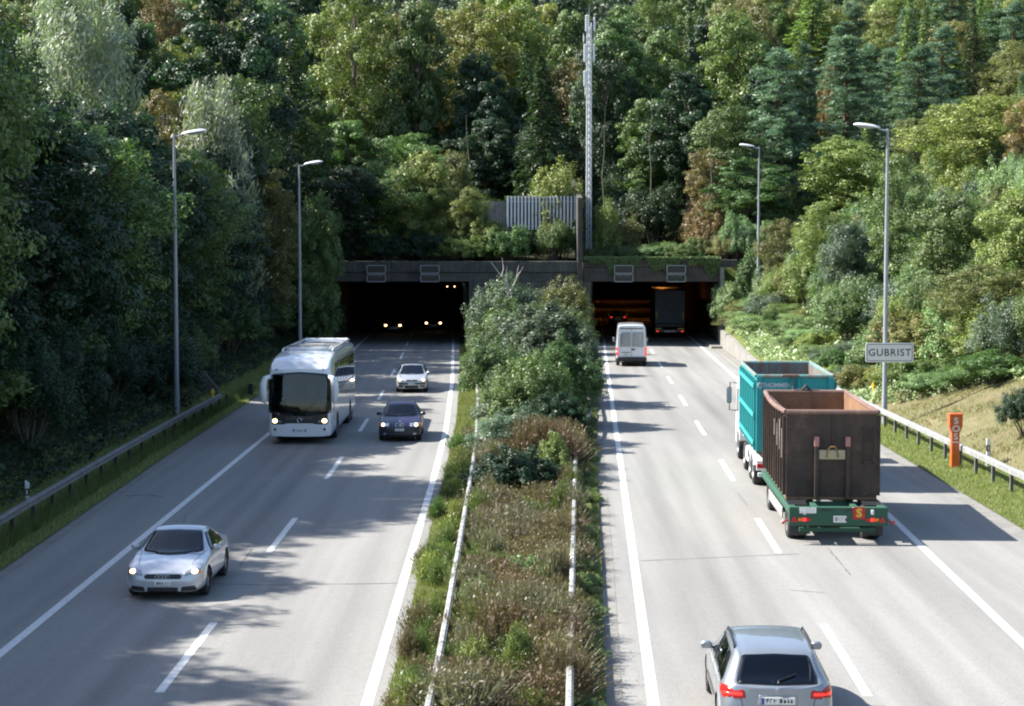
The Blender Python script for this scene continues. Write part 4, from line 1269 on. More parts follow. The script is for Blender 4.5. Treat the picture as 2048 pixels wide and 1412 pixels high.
# ivy hanging over the right parapet and the slope above
n = 26000
x = rng.uniform(5.7, 16.4, n); y = rng.uniform(146.9, 158, n)
cover('ivy_cover', x, y, np.maximum(T(x, y), hill_z(x, y)) - .1, .18, .4, M['leaf_mid'], 'green ivy cover on the slope over the right tunnel mouth')
n = 9000
x = rng.uniform(5.7, 16.4, n); dz = rng.random(n) ** 1.6 * (.75 + .5 * np.sin(x * 1.7) + .3 * np.sin(x * 4.1))
V, Fq = leaves(np.stack([x, 145.86 - rng.random(n) * .22, 6.95 - dz], -1), np.tile(np.array([0, -1, .4]), (n, 1)), .17, .6)
tag(ob('hanging_ivy', npmesh('hanging_ivy', V, Fq, M['leaf_mid'], tint=np.clip(rng.normal(.5, .2, n), 0, 1))), 'ivy fringe hanging over the right portal parapet', 'ivy', None, 'stuff')
# ============================================================ vehicles
def catmull(Pc, sub):
    """Pc: (n,...) control values -> smooth resampling through them along axis 0"""
    n = len(Pc); out = []
    for i in range(n - 1):
        p0, p1, p2, p3 = Pc[max(i - 1, 0)], Pc[i], Pc[i + 1], Pc[min(i + 2, n - 1)]
        for k in range(sub):
            t = k / sub
            m1 = (p2 - p0) * .42; m2 = (p3 - p1) * .42
            out.append((2 * t ** 3 - 3 * t * t + 1) * p1 + (t ** 3 - 2 * t * t + t) * m1 + (-2 * t ** 3 + 3 * t * t) * p2 + (t ** 3 - t * t) * m2)
    out.append(Pc[-1])
    return np.array(out)

def in_poly(px, pz, poly):
    c = np.zeros(len(px), bool); n = len(poly)
    for i in range(n):
        (x1, y1), (x2, y2) = poly[i], poly[(i + 1) % n]
        cond = ((y1 > pz) != (y2 > pz)) & (px < (x2 - x1) * (pz - y1) / (y2 - y1 + 1e-12) + x1)
        c ^= cond
    return c

def shrink(poly, k):
    """move an outline inward (k>0) by k metres"""
    n = len(poly); A = sum(poly[i][0] * poly[(i + 1) % n][1] - poly[(i + 1) % n][0] * poly[i][1] for i in range(n))
    sg = 1 if A > 0 else -1; out = []
    for i in range(n):
        p0, p1, p2 = Vector(poly[i - 1]), Vector(poly[i]), Vector(poly[(i + 1) % n])
        a = (p1 - p0).normalized(); b = (p2 - p1).normalized()
        n1 = Vector((-a.y, a.x)) * sg; n2 = Vector((-b.y, b.x)) * sg
        m = (n1 + n2); L = m.length
        m = m / L if L > 1e-6 else n1
        out.append(tuple(p1 + m * (k / max(.35, m.dot(n1)))))
    return out

def rounded(poly, r=.05, seg=4):
    n = len(poly); out = []
    for i in range(n):
        p0, p1, p2 = Vector(poly[i - 1]), Vector(poly[i]), Vector(poly[(i + 1) % n])
        a = (p0 - p1); b = (p2 - p1); rr = min(r, a.length * .4, b.length * .4)
        A = p1 + a.normalized() * rr; B = p1 + b.normalized() * rr
        for k in range(seg + 1):
            t = k / seg
            out.append(tuple(A * (1 - t) ** 2 + p1 * 2 * t * (1 - t) + B * t * t))
    # densify
    res = []
    for i in range(len(out)):
        p, q = Vector(out[i]), Vector(out[(i + 1) % len(out)])
        m = max(1, int((q - p).length / .12))
        for k in range(m): res.append(tuple(p.lerp(q, k / m)))
    return res

class Shell:
    """a smooth car body lofted through cross-sections, with window holes and wheel arches"""
    def __init__(s, stations, ring, subu=7, subv=5):
        rows = np.array([ring(st) for st in stations])          # (n, m, 3) half sections
        fine = catmull(rows, subu)
        fine = np.swapaxes(catmull(np.swapaxes(fine, 0, 1), subv), 0, 1)
        n, m, _ = fine.shape
        mir = fine[:, ::-1, :].copy(); mir[..., 0] *= -1
        full = np.concatenate([fine, mir[:, 1:, :]], 1)
        s.k = full.shape[1]
        s.V = full.reshape(-1, 3)
        i = np.arange(n - 1)[:, None] * s.k + np.arange(s.k - 1)[None]
        s.F = np.stack([i, i + s.k, i + s.k + 1, i + 1], -1).reshape(-1, 4)
        tris = np.concatenate([s.F[:, :3], s.F[:, [0, 2, 3]]])
        s.bvh = BVHTree.FromPolygons([tuple(v) for v in s.V.tolist()], [tuple(f) for f in tris.tolist()])
        s.keep = np.ones(len(s.F), bool)
    def centers(s): return s.V[s.F].mean(1)
    def hole(s, poly, view, side=0, inset=.015):
        c = s.centers(); poly = shrink(poly, inset)
        if view == 'front': s.keep &= ~(in_poly(c[:, 0], c[:, 2], poly) & (c[:, 1] > side))
        if view == 'rear': s.keep &= ~(in_poly(c[:, 0], c[:, 2], poly) & (c[:, 1] < side))
        if view == 'side': s.keep &= ~(in_poly(c[:, 1], c[:, 2], poly) & (c[:, 0] * side > 0))
    def arch(s, y, z, r, xmin):
        c = s.centers()
        d = np.hypot(c[:, 1] - y, c[:, 2] - z)
        inside = (d < r) & (np.abs(c[:, 0]) > xmin)
        s.keep &= ~inside
        used = np.unique(s.F[s.keep].ravel()); cut = np.unique(s.F[inside].ravel())
        rim = np.intersect1d(used, cut)
        v = s.V[rim]; dd = np.hypot(v[:, 1] - y, v[:, 2] - z)
        ok = (np.abs(v[:, 0]) > xmin) & (v[:, 2] > z - r * .55)
        f = np.where(ok, r / np.maximum(dd, 1e-3), 1)
        s.V[rim, 1] = y + (v[:, 1] - y) * f; s.V[rim, 2] = z + (v[:, 2] - z) * f
    def build(s, name, mat, parent):
        me = npmesh(name, s.V, s.F[s.keep], mat, True)
        bm = bmesh.new(); bm.from_mesh(me); bmesh.ops.remove_doubles(bm, verts=bm.verts, dist=.0008)
        bmesh.ops.recalc_face_normals(bm, faces=bm.faces); bm.to_mesh(me); bm.free()
        return ob(name, me, parent)
    def patch(s, name, poly, view, mat, parent, side=1, off=.006, rings=7, thick=0.0, rr=.04, y_hint=None):
        """piece that hugs the body, outlined in front/rear (x,z), side (y,z) or top (x,y) view"""
        pl = rounded(poly, rr); n = len(pl)
        cx = sum(p[0] for p in pl) / n; cz = sum(p[1] for p in pl) / n
        V = []
        for q in range(rings, 0, -1):
            t = q / rings
            V += [(cx + (a - cx) * t, cz + (b - cz) * t) for a, b in pl]
        V.append((cx, cz))
        P3 = []
        for a, b in V:
            if view == 'front': o, d = Vector((a, 20, b)), Vector((0, -1, 0))
            elif view == 'rear': o, d = Vector((a, -20, b)), Vector((0, 1, 0))
            elif view == 'side': o, d = Vector((20 * side, a, b)), Vector((-side, 0, 0))
            else: o, d = Vector((a, b, 20)), Vector((0, 0, -1))
            h, nn, _, _ = s.bvh.ray_cast(o, d)
            if h is None:
                h, nn, _, _ = s.bvh.find_nearest(Vector((a, y_hint or 0, b)) if view in ('front', 'rear') else (Vector((side, a, b)) if view == 'side' else Vector((a, b, 1.4))))
            if nn.dot(d) > 0: nn = -nn
            P3.append(h + nn * off)
        Fq = []
        for q in range(rings - 1):
            for k in range(n):
                Fq.append((q * n + k, q * n + (k + 1) % n, (q + 1) * n + (k + 1) % n, (q + 1) * n + k))
        L = (rings - 1) * n
        for k in range(n): Fq.append((L + k, L + (k + 1) % n, rings * n))
        # skirt back into the body so that the piece has an edge
        b0 = len(P3)
        for k in range(n):
            c3 = P3[-1] if False else P3[rings * n]
            P3.append(P3[k] + (Vector((0, -1, 0)) if view == 'front' else Vector((0, 1, 0)) if view == 'rear' else Vector((-side, 0, 0)) if view == 'side' else Vector((0, 0, -1))) * (off + .012))
        for k in range(n): Fq.append((k, b0 + k, b0 + (k + 1) % n, (k + 1) % n))
        me = bpy.data.meshes.new(name); me.from_pydata([tuple(p) for p in P3], [], Fq)
        bm = bmesh.new(); bm.from_mesh(me); bmesh.ops.recalc_face_normals(bm, faces=bm.faces); bm.to_mesh(me); bm.free()
        me.materials.append(mat); me.polygons.foreach_set('use_smooth', [len(f) == 3 or i < L for i, f in enumerate(Fq)][:len(me.polygons)])
        return ob(name, me, parent)

def mirx(poly): return [(-a, b) for a, b in poly][::-1]

def car_ring(st):
    y, w, zb, zs, zbelt, ztop, xr, rake = st
    R_ = [(0, zb), (.80 * w, zb), (.955 * w, zb + .05), (w, zb + (zs - zb) * .5), (w * .995, zs), (w * .955, zbelt),
          (xr, ztop - .065 * min(1, max(.15, (ztop - zbelt) / .45))), (.80 * xr, ztop - .012), (.42 * xr, ztop + .008), (0, ztop + .012)]
    return [(x, y + rake * max(0, z - zs), z) for x, z in R_]

def wheel(parent, x, y, r, w, side, spokes=5, mat='alloy', twin=False):
    ww = empty('wheel', (x, y, r)) if False else None
    mb = MB(); h = w / 2
    mb.lathe([(r * .62, -h), (r * .90, -h), (r * .985, -h * .75), (r, -h * .4), (r, h * .4), (r * .985, h * .75), (r * .90, h), (r * .62, h)], 28, 'x')
    if mb: t = mb.build('tyre', M['rubber'], parent, True)
    t.name = 'wheel'
    t.location = (x, y, r)
    mb = MB(); xo = side * (h - .01)
    # rim: outer ring, dish, spokes
    mb.lathe([(r * .66, xo), (r * .60, xo + side * .004), (r * .55, xo - side * .05)], 24, 'x')
    mb.lathe([(r * .60, xo - side * .07), (.001, xo - side * .07)], 24, 'x')
    rm = mb.build('rim', M[mat] if spokes == 0 else M['interior'], t)
    if spokes:
        mb = MB()
        for k in range(spokes):
            a = 2 * math.pi * k / spokes
            Mx = Matrix.Rotation(a, 4, 'X')
            xa, xb = sorted((xo - side * .045, xo - side * .006))
            mb.box(xa, xb, -r * .075, r * .075, r * .08, r * .63, .0, Mx)
        mb.lathe([(r * .17, xo - side * .05), (r * .16, xo - side * .002), (.001, xo)], 12, 'x')
        mb.lathe([(r * .66, xo), (r * .60, xo + side * .003), (r * .58, xo - side * .03)], 24, 'x')
        mb.build('spokes', M[mat], t)
    return t

def arch_liner(parent, y, r, w, wall=.3, R_=.36):
    """dark wheel-house box on both sides"""
    for sd in (-1, 1):
        mb = MB(); xi = sd * (w - wall); xo = sd * (w - .035)
        n = 14; v = []; f = []
        for k in range(n + 1):
            a = math.pi * k / n
            v += [(xo, y + R_ * math.cos(a), r + R_ * math.sin(a)), (xi, y + R_ * math.cos(a), r + R_ * math.sin(a))]
            if k: f.append((2 * k - 2, 2 * k - 1, 2 * k + 1, 2 * k))
        b = len(v); v.append((xi, y, r)); 
        for k in range(n): f.append((2 * k + 1, 2 * k + 3, b))
        mb.add(v, f); mb.build('wheel_arch', M['interior'], parent, recalc=False)

def mirror(parent, x, y, z, side, paint, w=.2, h=.13, face=-1):
    mb = MB(); mb.box(-w / 2, w / 2, -.06, .06, -h / 2, h / 2, .04)
    o = mb.build('wing_mirror', paint, parent, True); o.location = (x + side * w * .5, y, z)
    mb = MB(); mb.box(-w * .4, w * .4, -.064, -.058, -h * .36, h * .36); mb.build('mirror_glass', M['lampglass'], o)
    mb = MB(); mb.tube([(-side * w * .45, 0, -h * .3), (-side * (w * .5 + .06), .03, -h * .45)], .02, 6); mb.build('arm', M['black'], o)
    return o

def plate(parent, x, y, z, facing, w=.5, h=.11, blue=False, seed=1, tall=False):
    """number plate; the print is too blurred to read in the photograph, so only dark strokes"""
    mb = MB(); mb.box(x - w / 2, x + w / 2, y - .008, y + .008, z - h / 2, z + h / 2, .003)
    p_ = mb.build('number_plate', M['plate'], parent)
    rr = random.Random(seed); mb = MB(); yy = y + facing * .0095
    cx = x - w * .36
    while cx < x + w * .40:
        cw = rr.uniform(.025, .045)
        mb.box(cx, cx + .012, yy - .001, yy + .001, z - h * .3, z + h * .3)
        if rr.random() < .7: mb.box(cx + .0125, cx + cw, yy - .001, yy + .001, z + rr.choice([-.28, 0, .2]) * h, z + .01 + rr.choice([-.0, .22]) * h * .9 + .004)
        cx += cw + .022 + (.03 if rr.random() < .2 else 0)
    mb.build('plate_marks', M['signblack'], p_)
    if blue:
        for a in ((-1, 1) if blue == 2 else (-facing * -1,)):
            mb = MB(); xx = x + a * w * .46; mb.box(xx - .022, xx + .022, yy - .0012, yy + .0012, z - h * .48, z + h * .48)
            mb.build('blue_band', M['plateblue'], p_)
    return p_

def inner(parent, w, y0, y1, zb, zbelt, seats, dash_y=None, sz=1.0):
    """cabin: floor, seats, dashboard"""
    mb = MB(); mb.box(-w + .14, w - .14, y0, y1, zb + .05, zb + .16); mb.build('cabin_floor', M['interior'], parent)
    if dash_y: 
        mb = MB(); mb.box(-w + .16, w - .16, dash_y, dash_y + .4, zbelt - .28, zbelt - .05, .05); mb.build('dashboard', M['interior'], parent)
    for (x, y) in seats:
        mb = MB(); zb0 = zb;  mb.box(x - .23, x + .23, y - .1, y + .42, zb + .18, zb + .38, .05)
        mb.prism([(y - .26, zb + .95), (y - .18, zb + .98), (y + .02, zb + .32), (y - .12, zb + .30)], x - .23, x + .23, 'x')
        mb.box(x - .12, x + .12, y - .30, y - .20, zb + .99, zb + 1.15, .03)
        mb.v = [(a_, b_, (c_ - zb0) * sz + zb0) for a_, b_, c_ in mb.v]
        mb.build('seat', M['seat'], parent)

def person_sitting(loc, rz, label, shirt, hair=True, s=1.0, arms_fwd=.42):
    """seated figure: one continuous skinned body (hips at the origin)"""
    J = {  # name: (pos, radius)
        'hip': ((0, 0, 0), .15), 'belly': ((0, .0, .17), .145), 'chest': ((0, -.02, .36), .165), 'neck0': ((0, -.02, .51), .075), 'neck': ((0, 0, .57), .058),
        'head0': ((0, .015, .66), .085), 'head1': ((0, .01, .75), .092), 'head2': ((0, 0, .81), .06), 'nose': ((0, .105, .70), .018)}
    E = [('hip', 'belly'), ('belly', 'chest'), ('chest', 'neck0'), ('neck0', 'neck'), ('neck', 'head0'), ('head0', 'head1'), ('head1', 'head2')]
    J.pop('nose')
    for sd, n in ((-1, 'r'), (1, 'l')):
        J['sh' + n] = ((sd * .17, -.02, .45), .075); J['el' + n] = ((sd * .24, .12, .20), .05); J['wr' + n] = ((sd * .17, arms_fwd, .27), .034); J['ha' + n] = ((sd * .155, arms_fwd + .08, .30), .036)
        J['th' + n] = ((sd * .11, .05, -.01), .10); J['kn' + n] = ((sd * .13, .46, .03), .068); J['an' + n] = ((sd * .13, .52, -.34), .045); J['ft' + n] = ((sd * .13, .66, -.38), .045)
        E += [('chest', 'sh' + n), ('sh' + n, 'el' + n), ('el' + n, 'wr' + n), ('wr' + n, 'ha' + n), ('hip', 'th' + n), ('th' + n, 'kn' + n), ('kn' + n, 'an' + n), ('an' + n, 'ft' + n)]
        for fi, (dx, ln) in enumerate(((-.03, .07), (-.01, .08), (.01, .078), (.03, .06))):
            a, b = 'f%s%d' % (n, fi), 'g%s%d' % (n, fi)
            J[a] = ((sd * .155 + dx, arms_fwd + .08 + ln * .6, .315), .010); J[b] = ((sd * .155 + dx, arms_fwd + .08 + ln * .75, .29), .008)
            E += [('ha' + n, a), (a, b)]
        J['t' + n] = ((sd * .155 - sd * .045, arms_fwd + .09, .32), .011); E.append(('ha' + n, 't' + n))
    names = list(J); me = bpy.data.meshes.new('person')
    me.from_pydata([J[k][0] for k in names], [(names.index(a), names.index(b)) for a, b in E], [])
    o = bpy.data.objects.new('tmp', me); link(o)
    md = o.modifiers.new('skin', 'SKIN'); sv = me.skin_vertices[0].data
    for i, k in enumerate(names):
        sv[i].radius = (J[k][1],) * 2; sv[i].use_root = (k == 'hip')
    o.modifiers.new('sub', 'SUBSURF').levels = 1
    dg = bpy.context.evaluated_depsgraph_get()
    m2 = bpy.data.meshes.new_from_object(o.evaluated_get(dg)); bpy.data.objects.remove(o)
    m2.materials.clear()
    for k in (M['skin'], shirt, M['cloth_dark']): m2.materials.append(k)
    idx = []
    for p_ in m2.polygons:
        c = p_.center; r_ = abs(c.x)
        idx.append(0 if (c.z > .54 or (c.y > arms_fwd - .1 and c.z > .12 and r_ < .3 and c.z > .2)) else (1 if c.z > .02 and not (c.y > .2 and c.z < .12) else 2))
    m2.polygons.foreach_set('material_index', idx); m2.polygons.foreach_set('use_smooth', [True] * len(idx))
    p_ = ob('person', m2); p_.location = loc; p_.rotation_euler = (0, 0, rz); p_.scale = (s, s, s)
    tag(p_, label, 'person')
    if hair:
        mb = MB(); mb.lathe([(.001, .13), (.05, .12), (.085, .075), (.098, .02), (.09, -.03)], 14, 'z', (0, -.012, .75)); mb.build('hair', M['hair'], p_, True)
        mb = MB()
        for sd in (-1, 1): mb.box(sd * .034 - .011, sd * .034 + .011, .098, .104, .722, .734)
        mb.box(-.012, .012, .095, .122, .685, .715, .004); mb.box(-.025, .025, .092, .1, .655, .662)
        mb.build('face_features', M['hair'], p_)
    return p_

def strip_y(shell, parent, name, pts, view, w, mat, side=1, off=.004):
    """thin seam line on the body; pts in the view plane"""
    V = []; Fq = []
    dens = []
    for a, b in zip(pts[:-1], pts[1:]):
        m = max(2, int(math.dist(a, b) / .08))
        dens += [tuple(Vector(a).lerp(Vector(b), k / m)) for k in range(m)]
    dens.append(pts[-1])
    for i, p_ in enumerate(dens):
        a = Vector(dens[max(i - 1, 0)]); b = Vector(dens[min(i + 1, len(dens) - 1)]); d = (b - a).normalized(); nn = Vector((-d.y, d.x)) * w / 2
        for sgn in (-1, 1):
            q_ = Vector(p_) + nn * sgn
            if view == 'side': o, dd = Vector((20 * side, q_.x, q_.y)), Vector((-side, 0, 0))
            elif view == 'rear': o, dd = Vector((q_.x, -20, q_.y)), Vector((0, 1, 0))
            elif view == 'front': o, dd = Vector((q_.x, 20, q_.y)), Vector((0, -1, 0))
            else: o, dd = Vector((q_.x, q_.y, 20)), Vector((0, 0, -1))
            h, n2, _, _ = shell.bvh.ray_cast(o, dd)
            if h is None: h, n2, _, _ = shell.bvh.find_nearest(o + dd * 19)
            if n2.dot(dd) > 0: n2 = -n2
            V.append(tuple(h + n2 * off))
        if i: Fq.append((2 * i - 2, 2 * i - 1, 2 * i + 1, 2 * i))
    me = bpy.data.meshes.new(name); me.from_pydata(V, [], Fq); me.materials.append(mat)
    return ob(name, me, parent)

HEAD_R = -math.atan(.043)      # heading of the right carriageway
# ---------------------------------------------------------------- saloon / hatch / coupe builder
def make_car(name, loc, rz, label, cat, paint, L=4.45, w=.875, H=1.41, style='saloon', detail=1.0, lights='on', low=None, glass='glass', lit='headlamp_on', trim=None):
    e = empty(name, loc, rz, label, cat)
    F_ = L / 2; zb = .22
    if style == 'saloon':
        st = [(-F_, 0, .34, .62, .80, .90, .0, 0), (-F_ + .015, w * .45, .33, .62, .82, .93, w * .42, .06), (-F_ + .07, w * .80, .30, .62, .86, .96, w * .74, .10), (-F_ + .24, w * .95, zb, .62, .90, 1.0, w * .82, .05),
              (-F_ + .62, w, zb, .62, .93, 1.02, w * .84, 0), (-F_ + .92, w, zb, .62, .94, 1.04, w * .82, 0), (-F_ + 1.55, w, zb, .62, .94, H - .06, w * .68, 0), (-F_ + 2.0, w, zb, .62, .93, H, w * .69, 0),
              (-F_ + 2.45, w, zb, .62, .92, H - .03, w * .69, 0), (-F_ + 3.18, w, zb, .62, .90, .96, w * .82, 0), (-F_ + 3.5, w, zb, .60, .86, .92, w * .80, 0), (F_ - .50, w * .99, zb, .55, .76, .82, w * .76, 0),
              (F_ - .20, w * .93, .22, .50, .68, .73, w * .74, -.1), (F_ - .07, w * .78, .24, .48, .62, .665, w * .62, -.15), (F_ - .015, w * .45, .26, .47, .60, .64, w * .36, -.15), (F_, 0, .27, .47, .59, .63, 0, -.15)]
        cowl, hdr, rw0, rw1 = -F_ + 3.14, -F_ + 2.45, -F_ + .95, -F_ + 1.52
    elif style == 'coupe':
        st = [(-F_, 0, .36, .58, .78, .84, 0, 0), (-F_ + .02, w * .45, .34, .58, .80, .87, w * .42, .1), (-F_ + .10, w * .80, .30, .58, .83, .90, w * .74, .12), (-F_ + .30, w * .96, zb, .58, .86, .94, w * .82, .05),
              (-F_ + .65, w, zb, .58, .88, 1.02, w * .80, 0), (-F_ + 1.15, w, zb, .58, .88, H - .10, w * .68, 0), (-F_ + 1.65, w, zb, .58, .88, H, w * .66, 0), (-F_ + 2.05, w, zb, .58, .88, H - .04, w * .67, 0),
              (-F_ + 2.75, w, zb, .58, .86, .92, w * .80, 0), (-F_ + 3.05, w, zb, .57, .83, .88, w * .80, 0), (F_ - .45, w * .99, zb, .54, .74, .80, w * .76, 0),
              (F_ - .18, w * .90, .2, .48, .66, .70, w * .70, -.1), (F_ - .06, w * .72, .2, .46, .60, .64, w * .56, -.2), (F_ - .012, w * .4, .22, .45, .58, .62, w * .32, -.2), (F_, 0, .22, .45, .57, .61, 0, -.2)]
        cowl, hdr, rw0, rw1 = -F_ + 2.70, -F_ + 2.05, -F_ + .6, -F_ + 1.1
    elif style == 'hatch':
        st = [(-F_, 0, .36, .64, .86, .98, 0, 0), (-F_ + .015, w * .5, .34, .64, .88, 1.0, w * .45, .2), (-F_ + .07, w * .82, .30, .64, .90, 1.05, w * .72, .3), (-F_ + .26, w * .96, zb, .64, .92, 1.26, w * .70, .15),
              (-F_ + .6, w, zb, .64, .94, H - .03, w * .70, 0), (-F_ + 1.3, w, zb, .64, .94, H, w * .71, 0), (-F_ + 2.0, w, zb, .64, .93, H - .01, w * .71, 0), (-F_ + 2.25, w, zb, .64, .93, H - .06, w * .70, 0),
              (-F_ + 3.0, w, zb, .64, .92, .98, w * .82, 0), (-F_ + 3.25, w, zb, .60, .88, .94, w * .82, 0), (F_ - .45, w * .98, zb, .56, .78, .84, w * .78, 0),
              (F_ - .18, w * .92, .22, .52, .70, .74, w * .74, -.1), (F_ - .06, w * .76, .24, .5, .65, .69, w * .60, -.15), (F_ - .012, w * .42, .26, .48, .62, .66, w * .34, -.15), (F_, 0, .27, .47, .61, .65, 0, -.15)]
        cowl, hdr, rw0, rw1 = -F_ + 2.95, -F_ + 2.25, -F_ + .1, -F_ + .5
    elif style == 'estate':
        st = [(-F_, 0, .36, .66, .86, .96, 0, 0), (-F_ + .012, w * .5, .34, .66, .88, .98, w * .46, .10), (-F_ + .05, w * .83, .30, .66, .90, 1.02, w * .74, .22), (-F_ + .20, w * .955, zb, .66, .93, 1.12, w * .74, .25),
              (-F_ + .48, w, zb, .66, .95, 1.34, w * .70, .06), (-F_ + .72, w, zb, .66, .95, H - .02, w * .71, 0), (-F_ + 1.3, w, zb, .66, .94, H + .01, w * .72, 0), (-F_ + 2.1, w, zb, .66, .93, H, w * .72, 0),
              (-F_ + 2.6, w, zb, .66, .92, H - .05, w * .71, 0), (-F_ + 3.3, w, zb, .64, .90, .97, w * .82, 0), (-F_ + 3.6, w, zb, .60, .87, .92, w * .80, 0), (F_ - .50, w * .99, zb, .56, .77, .83, w * .76, 0),
              (F_ - .20, w * .93, .22, .52, .68, .73, w * .72, -.1), (F_ - .07, w * .78, .24, .5, .62, .67, w * .6, -.15), (F_ - .015, w * .45, .26, .47, .60, .64, w * .34, -.15), (F_, 0, .27, .47, .59, .63, 0, -.15)]
        cowl, hdr, rw0, rw1 = -F_ + 3.26, -F_ + 2.6, -F_ + .15, -F_ + .55
    sh = Shell(st, car_ring, subu=max(2, int(7 * detail)), subv=max(2, int(5 * detail)))
    H_ = H
    r = .31
    ax_f, ax_r = F_ - .82, -F_ + (.92 if style != 'coupe' else .80)
    # window outlines
    wsb = .985 if style != 'coupe' else .93
    wst = H_ - .075
    ws = [(-w * .76, wsb - .01), (-w * .40, wsb - .03), (0, wsb - .04), (w * .40, wsb - .03), (w * .76, wsb - .01), (w * .60, wst), (0, wst + .022), (-w * .60, wst)]
    if style == 'estate': rwz = (1.02, H_ - .10)
    elif style == 'hatch': rwz = (1.03, H_ - .12)
    elif style == 'coupe': rwz = (1.0, H_ - .12)
    else: rwz = (1.05, H_ - .08)
    rwp = [(-w * .70, rwz[0]), (0, rwz[0] - .01), (w * .70, rwz[0]), (w * .58, rwz[1]), (0, rwz[1] + .02), (-w * .58, rwz[1])]
    belt = {'saloon': .955, 'coupe': .905, 'hatch': .96, 'estate': .965}[style]
    top = H_ - .115
    if style == 'saloon': sw = [[(cowl - .12, belt), (cowl - .63, top), (.02 - F_ + 2.13, top + .01), (-F_ + 2.08, belt)], [(-F_ + 2.02, belt), (-F_ + 2.06, top + .01), (-F_ + 1.66, top - .01), (-F_ + 1.16, belt + .08), (-F_ + 1.20, belt)]]
    elif style == 'coupe': sw = [[(cowl - .15, belt), (cowl - .62, top), (-F_ + 1.50, top - .01), (-F_ + 1.10, belt + .12), (-F_ + 1.12, belt)]]
    elif style == 'hatch': sw = [[(cowl - .12, belt), (cowl - .62, top), (-F_ + 1.82, top + .02), (-F_ + 1.78, belt)], [(-F_ + 1.72, belt), (-F_ + 1.76, top + .02), (-F_ + .72, top), (-F_ + .52, belt + .06), (-F_ + .56, belt)]]
    else: sw = [[(cowl - .12, belt), (cowl - .62, top), (-F_ + 2.14, top + .02), (-F_ + 2.10, belt)], [(-F_ + 2.04, belt), (-F_ + 2.08, top + .02), (-F_ + 1.22, top + .01), (-F_ + 1.12, belt)], [(-F_ + 1.06, belt), (-F_ + 1.16, top + .01), (-F_ + .82, top - .02), (-F_ + .50, belt + .05), (-F_ + .55, belt)]]
    sh.hole(ws, 'front', 0.2 - .3); sh.hole(rwp, 'rear', -.3)
    for q_ in sw:
        sh.hole(q_, 'side', 1); sh.hole(q_, 'side', -1)
    for yy in (ax_f, ax_r): sh.arch(yy, r + .01, r + .055, w * .62)
    sh.build('body', paint, e)
    # patches
    sh.patch('windscreen', shrink(ws, -.012), 'front', M[glass], e, rr=.06)
    sh.patch('rear_window', shrink(rwp, -.012), 'rear', M['glass_dark' if style == 'estate' else glass], e, rr=.06)
    for sd in (-1, 1):
        for q_ in sw: sh.patch('side_window', shrink(q_, -.012), 'side', M[glass], e, side=sd, rr=.04)
    for sd in (-1, 1):
        for yy in (ax_f, ax_r): wheel(e, sd * (w - .115), yy, r, .2, sd, 5 if style != 'hatch' else 7)
    arch_liner(e, ax_f, r, w, .34, r + .06); arch_liner(e, ax_r, r, w, .34, r + .06)
    mb = MB(); mb.box(-w + .22, w - .22, -F_ + .25, F_ - .2, .17, .25); mb.build('underbody', M['interior'], e)
    inner(e, w, rw0 + .3, cowl + .05, .22, wsb, [(-.36, hdr - .55), (.36, hdr - .55)] + ([(-.36, hdr - 1.35), (.36, hdr - 1.35)] if style != 'coupe' else []), dash_y=cowl - .28, sz=.84 if style == 'coupe' else .97)
    for sd in (-1, 1): mirror(e, sd * (w * .93), cowl - .30, belt + .05, sd, paint)
    seam = M['black']
    for sd in (-1, 1):
        for xx in ([hdr + .55, -F_ + 2.08] + ([-F_ + 1.10] if style in ('estate', 'saloon') else [])) if style != 'coupe' else [cowl - .05, -F_ + 1.15]:
            strip_y(sh, e, 'door_seam', [(xx, belt - .04), (xx + .0, .32)], 'side', .012, seam, sd)
        if style in ('saloon', 'estate', 'hatch'): strip_y(sh, e, 'side_moulding', [(-F_ + 1.35, .53), (F_ - 1.3, .52)], 'side', .05, trim or M['black'], sd, .012)
        for xx in ([-F_ + 1.65, -F_ + 2.75] if style != 'coupe' else [-F_ + 1.4]):
            strip_y(sh, e, 'door_handle', [(xx - .09, .80), (xx + .09, .805)], 'side', .03, paint, sd, .03)
    strip_y(sh, e, 'bonnet_seam', [(-w * .80, cowl + .02), (-w * .66, F_ - .34)], 'top', .012, seam); strip_y(sh, e, 'bonnet_seam', [(w * .80, cowl + .02), (w * .66, F_ - .34)], 'top', .012, seam)
    return e, sh, F_, w

